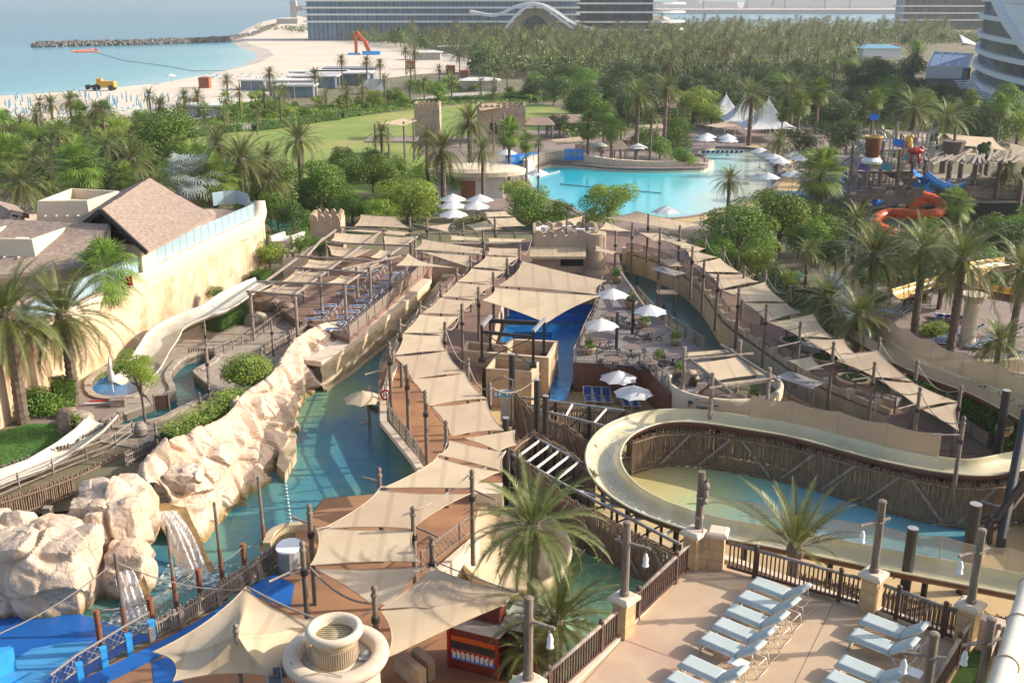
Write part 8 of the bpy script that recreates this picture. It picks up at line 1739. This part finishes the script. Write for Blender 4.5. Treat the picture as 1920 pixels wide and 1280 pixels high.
for x,y,h,rw,k,v,l in ((600,345,3.6,78,'A',0,'large round leafy tree left behind the fort'),(700,322,3.6,62,'A',1,'darker leafy tree in the middle behind the pale sails'),(765,375,3.0,70,'B',2,'bright yellow-green tree right behind the pale sails'),(660,385,2.5,45,'A',2,'leafy tree between the two large ones behind the fort'),(720,395,2.4,42,'B',1,'low bright tree behind the pale sails'),
 (300,255,6,82,'A',0,'very large dark green tree behind the thatched ridge'),(260,290,4,50,'A',1,'leafy tree below the very large one'),(340,300,4,50,'A',2,'leafy tree behind the silver palm'),(1385,430,4.5,84,'A',2,'big leafy tree beside the right walkway, left'),(1465,400,4.5,78,'A',0,'big leafy tree beside the right walkway, right'),(1345,470,3,42,'A',1,'lower bulge tree beside the outer sail poles'),(1420,490,2.5,36,'B',0,'bright low tree at the teal stream'),(1140,380,3,58,'B',1,'bright round tree in front of the wave pool'),(1000,385,2.6,60,'A',1,'broad bush tree left of the round bright one'),(965,360,2.6,36,'B',0,'bush tree at the left corner of the wave pool'),(1050,395,2.2,34,'A',2,'lower bush tree before the wave pool'),
 (1300,200,4,52,'B',0,'bright tree left of the marquees'),(1335,212,3.4,30,'B',2,'smaller brownish tree beside the left marquee'),(1150,180,5,62,'D',0,'dark round tree behind the wave pool'),(1100,190,5,50,'D',1,'dark tree behind the castle gatehouse'),(1050,230,3,28,'D',2,'small dark tree beside the gatehouse'),(1270,250,2.6,44,'A',2,'shrubby tree behind the curved pool wall'),(1238,275,2,34,'A',1,'low shrub tree on the tip of the pool wall'),(1280,292,1.6,30,'A',0,'clipped shrub on the pool wall tip'),(1520,300,2.4,34,'A',1,'hanging green hedge tree at the right pool beach'),(1560,250,3,40,'D',2,'tree right of the right pool beach'),(1660,185,5,50,'A',0,'yellow-green tree above the play structure'),(1730,190,5,40,'A',1,'leafy tree behind the broad palms'),(1890,190,5,44,'A',2,'leafy tree in front of the curved hotel'),(1912,230,4,40,'B',1,'bright tree at the right edge below the hotel'),
 (1620,190,4,46,'D',1,'dark tree left above the bucket'),(1570,210,4,46,'D',0,'dark tree behind the beach parasols'),(1840,235,4,60,'D',0,'dark tree mass below the hotel'),(1530,440,3,40,'A',2,'leafy tree behind the stream palm'),(1570,470,3,40,'D',1,'dark tree behind the walkway palms'),(1700,540,2.2,44,'D',2,'dark tree behind the sun deck loungers'),(1770,530,2.2,40,'D',0,'dark hedge tree behind the facing loungers'),(1600,520,2.5,40,'D',1,'dark tree under the date palm behind the walkway'),(1880,450,3,60,'D',2,'dark tree at the right edge above the flume bend'),(1480,520,1.6,22,'B',2,'yellow-green bush on the stream island'),(505,480,1.8,38,'B',0,'bright green tree at the end of the sandy wall'),(600,460,3,30,'A',0,'dark leafy tree between ramp and fort'),(560,455,2.5,26,'A',1,'leafy tree above the ramp'),(260,690,4.3,46,'B',1,'small light tree with a thin trunk by the blue pool'),(402,548,1.6,20,'A',1,'small dark tree on the white slide bank')): tree(x,y,h,rw,k,l,'leafy trees around the park',None,v,2 if rw>40 else 1,.85)
# hedges and shrubs near
boxhedge([at(100,742,1.0),at(140,735,1.0)],1.9,1.1,.9,'clipped round-topped hedge on the left before the sandy wall',2600,.11)
boxhedge([at(95,705,1.0),at(125,698,1.0)],1.2,.8,.6,'small clipped hedge behind the date palm trunk',1100,.11)
bush(at(75,775,0),2.0,1.3,1.5,'dark bushy shrub below the clipped hedge','leafA',.16,2600)
bush(at(140,800,0),.7,.5,.8,'little shrub at the grey stump post','leafB',.13,500)
boxhedge([at(395,622,0),at(455,598,0)],2.3,1.7,0,'big clipped green hedge block above the stream',5200,.11)
boxhedge([at(330,622,0),at(370,595,0),at(420,572,0)],.9,.5,0,'low green hedge strip between rock wall and white slide',1500,.12)
boxhedge([at(480,532,0),at(500,522,0)],1.6,1.0,0,'rounded green bush at the end of the white slide',1200,.13)
bush(at(465,715,1.0),1.9,1.6,1.6,'bright feathery bush on top of the rock cliff','leafB',.14,3600)
boxhedge([at(315,835,.9),at(360,810,1),at(400,785,1),at(432,762,1.1),at(452,745,1.1)],1.5,1.0,.8,'long row of yellow-green shrubs on top of the rock cliff',6000,.13,'leafB',name='shrub_row',jit=.32,cat='shrubs',top=.6)
bush(at(1755,628,0),1.6,1.2,.9,'bright bush at the sun deck edge','leafB',.15,1200)
boxhedge([at(1800,770,0),at(1870,800,0),at(1960,850,0)],5,2.4,0,'dense green hedge under the netted flume at the right',6000,.18,'hedge',jit=.4,top=.8)
boxhedge([at(1660,690,0),at(1720,730,0),at(1770,760,0)],2.4,1.6,0,'green planting between the right walkway and the netted flume',3200,.16,'hedge',jit=.3,top=.6)
boxhedge([at(1445,245,0),at(1480,250,0)],5,2.2,0,'green hedge in front of the right marquee',900,.3,'leafA')
r=random.Random(77); m=M()
lp_=pts([(-200,850),(0,812),(60,798),(140,803),(168,822),(80,858),(0,898),(-200,938)])
xs=[p.x for p in lp_];ys_=[p.y for p in lp_]
for i in range(16000):
    x,y=r.uniform(min(xs),max(xs)),r.uniform(min(ys_),max(ys_))
    if y<at(0,930,0).y or not inpoly(x,y,lp_): continue
    h=r.uniform(.08,.2); a=r.uniform(0,6.28); b=len(m.v); m.v+=[Vector((x-.03*math.cos(a),y-.03*math.sin(a),.03)),Vector((x+.03*math.cos(a),y+.03*math.sin(a),.03)),Vector((x+r.uniform(-.06,.06),y+r.uniform(-.06,.06),h))]; m.f.append((b,b+1,b+2))
tag(m.build('lawn_blades',X['green']),'short deep green grass blades of the left lawn','grass',kind='stuff')
# ---- scattered garden and grove; keep-out zones in photo pixels of the ground point
KEEP=[[(330,262),(430,246),(530,237),(640,222),(740,210),(860,197),(960,192),(1010,196),(1080,214),(1110,240),(1060,262),(1000,290),(900,330),(700,345),(520,340),(400,318)],
 [(500,430),(600,395),(760,395),(900,360),(985,300),(1240,235),(1420,230),(1500,250),(1560,240),(1960,280),(1960,1300),(-100,1300),(-100,380),(60,350),(480,380)],
 [(-50,120),(420,60),(520,60),(900,112),(900,150),(700,158),(560,170),(470,195),(330,226),(-50,240)],
 [(470,160),(740,140),(780,178),(560,205),(470,190)],[(1590,92),(1700,90),(1730,150),(1600,150)],[(1720,90),(1960,60),(1960,240),(1840,225),(1760,200),(1715,185)],
 [(570,60),(1250,60),(1240,72),(570,72)],[(760,180),(1000,165),(1000,175),(770,195)],[(880,150),(1030,148),(1060,166),(900,172)],[(1390,112),(1540,108),(1560,135),(1400,140)],[(770,240),(1000,235),(1000,275),(770,275)]]
def okp(p,kk=KEEP):
    x,y=pix((p.x,p.y,0)); return not any(inpoly(x,y,k) for k in kk)
r=random.Random(99); nP=nT=0; got=[]
def far(x0,x1,y0,y1,n,md):
    out=[]; tries=0
    while len(out)<n and tries<n*40:
        tries+=1; x,y=r.uniform(x0,x1),r.uniform(y0,y1); p=at(x,y,0)
        if not okp(p) or not inpoly(p.x,p.y,outer): continue
        if any((p-q).length<md for q in got[-400:]): continue
        got.append(p); out.append((x,y,p))
    return out
for x,y,p in far(-20,520,232,400,88,2.6): 
    k=r.random()
    if k<.42: palm(0,0,r.uniform(3,6.5),None,'date' if r.random()<.6 else 'fan','small palm in the garden between the beach rows and the thatched houses','garden palms on the left',None,p,'f'); PALM and None
    else: o=tree(0,0,r.uniform(1.2,3),None,'AB'[r.random()<.35],'leafy garden tree between the beach rows and the thatched houses','garden trees on the left',p,None,1,.8); s=r.uniform(.6,1.15); [setattr(c,'scale',[v*s for v in c.scale]) for c in o.children if c.name.startswith('crown')]
for x,y,p in far(430,1000,158,236,72,2.8):
    k=r.random()
    if k<.3: palm(0,0,r.uniform(4,7),None,'date','slender palm in the gardens around the white pavilions','garden palms around the pavilions',None,p,'f')
    else: o=tree(0,0,r.uniform(1.0,2.4),None,'AB'[r.random()<.4],'rounded shrub tree in the gardens around the white pavilions','garden trees around the pavilions',p,None,0,.8); s=r.uniform(.35,.8); [setattr(c,'scale',[v*s for v in c.scale]) for c in o.children if c.name.startswith('crown')]
for x,y,p in far(1000,1900,150,262,95,4.5):
    o=tree(0,0,r.uniform(2.5,5.5),None,'DDDA'[r.randrange(4)],'dark tree in the wood between the marquees and the hotels','dark wood trees behind the wave pool',p,None,1,.9); s=r.uniform(.9,1.7); [setattr(c,'scale',[v*s for v in c.scale]) for c in o.children if c.name.startswith('crown')]
for x,y,p in far(760,1760,82,172,140,7):
    o=palm(0,0,8,None,'date','tall palm of the big grove between the beach and the long hotel','palms of the big grove',None,p,'f'); set_palm(o,r.uniform(7,11),1.6); [setattr(c,'scale',(.9,.9,c.scale[2])) for c in o.children if c.name.startswith('trunk')]
for x,y,p in far(600,1780,80,150,45,9):
    o=tree(0,0,r.uniform(3,6),None,'AAD'[r.randrange(3)],'leafy tree of the big grove between the beach and the long hotel','leafy trees of the big grove',p,None,0,.85); s=r.uniform(1.2,2.2); [setattr(c,'scale',[v*s for v in c.scale]) for c in o.children if c.name.startswith('crown')]
for x,y,p in far(480,900,62,80,24,7):
    palm(0,0,r.uniform(6,10),None,'date','palm on the peninsula before the left end of the long hotel','palms of the peninsula',None,p,'f')
for x,y,p in far(740,900,100,150,20,6):
    palm(0,0,r.uniform(6,9),None,'date','newly planted palm beside the beach club','palms beside the beach club',None,p,'f')
src=PALM[('date','f',0)].root.children; cm=[c.data for c in src if c.name.startswith('crown') and 'base' not in c.name][0]; mm=M(); tt=M(); CV=[v.co.copy() for v in cm.vertices]; CF=[tuple(f.vertices) for f in cm.polygons]
for x,y,p in far(620,1770,54,110,260,6):
    h=r.uniform(6,10); a=r.uniform(0,6.28); rt=Matrix.Rotation(a,3,'Z')*1.5; mm.add([rt@v+Vector((p.x,p.y,h)) for v in CV],CF); tt.tube([(p.x,p.y,0),(p.x,p.y,h)],.22,4,False)
tag(mm.build('distant_palm_crowns',X['datefar']),'mass of distant palm crowns before the hotels','palm grove',kind='stuff'); tag(tt.build('distant_palm_trunks',X['trunk']),'trunks of the distant palm mass before the hotels','palm grove',kind='stuff')
for x,y,h,rw,k in ((1560,300,3,34,'A'),(1590,250,4,40,'D'),(1500,260,3,34,'D'),(1210,255,2.4,30,'A'),(1180,205,4,44,'D'),(1225,190,5,44,'D'),(1330,170,5,44,'D'),(1520,400,3,40,'A'),(1560,430,3,44,'A'),(1600,445,3,40,'D'),(1640,560,2,30,'D'),(1690,500,2.5,44,'A'),(1850,490,2.5,46,'A'),(1900,430,3,44,'A'),(520,385,3,44,'A'),(480,360,3,46,'A'),(550,400,2.5,36,'D'),(430,340,3,44,'A'),(880,330,2.5,28,'A'),(925,330,2.4,28,'A'),(840,330,3,34,'A'),(320,330,4,50,'A'),(200,330,4,44,'D'),(80,345,4,50,'A'),(640,290,2,26,'D'),(470,315,3,40,'A'),(520,325,3,40,'A'),(640,310,2.6,40,'A'),(745,318,2.6,36,'A'),(800,325,2.4,36,'B'),(700,296,2.2,28,'D'),(1500,445,2.6,36,'A'),(1545,468,2.4,34,'A'),(1625,440,2.6,36,'A'),(1740,430,2.4,34,'A'),(1810,440,2.4,36,'D'),(1860,425,2.6,36,'A'),(1960,415,3,50,'A'),(440,205,2.4,26,'A'),(520,200,2,22,'B'),(740,178,2.4,24,'A'),(820,168,2.6,24,'A'),(700,182,2,20,'B')): tree(x,y,h,rw,k,'leafy tree filling the belt around pools and lawn','leafy trees filling the belt',None,None,1,.9)
# undergrowth and canopy that reads as one mass
def mass(name,regions,label,mt,ls,seed,hr=(0,1.2)):
    r=random.Random(seed); m=M()
    for x0,x1,y0,y1,n,h0,h1,l in regions:
        k=0; t=0
        while k<n and t<n*20:
            t+=1; p=at(r.uniform(x0,x1),r.uniform(y0,y1),0)
            if not okp(p) or not inpoly(p.x,p.y,outer): continue
            k+=1; hh=lerp(h0,h1,max(0,.5+.9*noise.noise(p*.06))); c=r.randrange(5,9)
            for q in range(c): d=rv(r); d.z=abs(d.z); leafquad(m,p+Vector((d.x*l*2.2,d.y*l*2.2,hh*r.uniform(.2,1)+d.z*l)),d+rv(r)*.6,rv(r),l*r.uniform(.7,1.3),l*.6)
    return tag(m.build(name,X[mt]),label,'undergrowth',kind='stuff')
mass('undergrowth',((-20,520,228,400,3000,.3,2.0,.5),(430,1010,150,232,2200,.2,1.2,.5),(1000,1960,140,265,2600,.4,3,.7)),'mixed green shrubs filling the gardens','leafA',.4,1)
mass('far_grove',((620,1780,50,150,12000,2,8.5,1.25),(480,900,56,84,700,1,5,1.3)),'far canopy of the big grove before the hotels','grove',.5,2)
mass('undergrowth',((-20,520,235,400,700,.3,1.2,.4),(430,1010,158,230,600,.2,.9,.5)),'yellow-green shrubs filling the gardens','leafB',.4,3)
# low plants beside the walkways and pools
def strip(L,w,n,label,mt='leafA',l=.22,h=.8,z=0,seed=4):
    r=random.Random(seed); m=M(); P=resample(pts(L,z),.5)
    for i in range(n): p=P[r.randrange(len(P))]+Vector((r.uniform(-w,w),r.uniform(-w,w),0)); hh=h*max(.15,.6+noise.noise(p*.7)); [leafquad(m,p+Vector((r.gauss(0,l),r.gauss(0,l),r.uniform(.05,hh))),rv(r)+Vector((0,0,.7)),rv(r),l,l*.55) for _ in range(5)]
    return tag(m.build('undergrowth',X[mt]),label,'undergrowth',kind='stuff')
strip([(1290,455),(1370,480),(1420,520),(1500,560),(1560,600),(1640,640)],2.6,1500,'dark planting between the right walkway and the sun deck','leafD',.26,1.2)
strip([(500,400),(560,400),(600,440),(540,470),(520,440)],2.5,900,'dark planting around the small pond','leafA',.26,1.2)
strip([(880,420),(960,412),(1060,420),(1130,410)],1.8,900,'green planting between the far sails and the wave pool','leafA',.26,1.4)
strip([(480,395),(560,385),(700,400),(840,400)],2.4,1200,'green planting behind the fort and pale sails','leafA',.3,1.4)
strip([(1500,420),(1580,450),(1640,500),(1700,530),(1860,530)],3,1600,'dark planting behind the sun deck','leafD',.3,1.8)
strip([(1740,165),(1800,190),(1860,215),(1920,230)],14,1500,'low dark hedges stepping down below the curved hotel','leafD',.55,1.8)
strip([(1660,72),(1740,74),(1830,80)],22,1500,'trees behind the glass pavilion','grove',1.1,7)
strip([(1600,120),(1650,125),(1710,135)],9,900,'low trees in front of the white hall','leafD',.6,2.6)
strip([(1740,190),(1800,212),(1860,228)],9,700,'green bushes in front of the glass pavilion','leafA',.5,2.2)
strip([(1560,560),(1600,600)],1.5,300,'planting under the walkway palms','leafA',.25,.9)
strip([(1450,380),(1520,400),(1600,410)],3,800,'planting before the play structure','leafA',.3,1.6)
strip([(310,650),(250,680),(200,700),(160,720)],.6,250,'thin green edge between the rock wall and the blue pool','leafB',.12,.4)
# ================================================================ haze
def hazebox():
    m=M(); m.box((60,1240,33),(3600,2700,90)); o=m.build('haze',HZ); o['kind']='stuff'; tag(o,'thin pale haze over the whole resort','haze'); return o
HZ=bpy.data.materials.new('haze_air'); HZ.use_nodes=True; t=HZ.node_tree; t.nodes.remove(t.nodes['Principled BSDF']); pv=t.nodes.new('ShaderNodeVolumePrincipled'); pv.inputs['Color'].default_value=(.92,.95,1,1); pv.inputs['Density'].default_value=.00013; pv.inputs['Anisotropy'].default_value=.3; t.links.new(pv.outputs[0],t.nodes['Material Output'].inputs['Volume'])
hazebox()
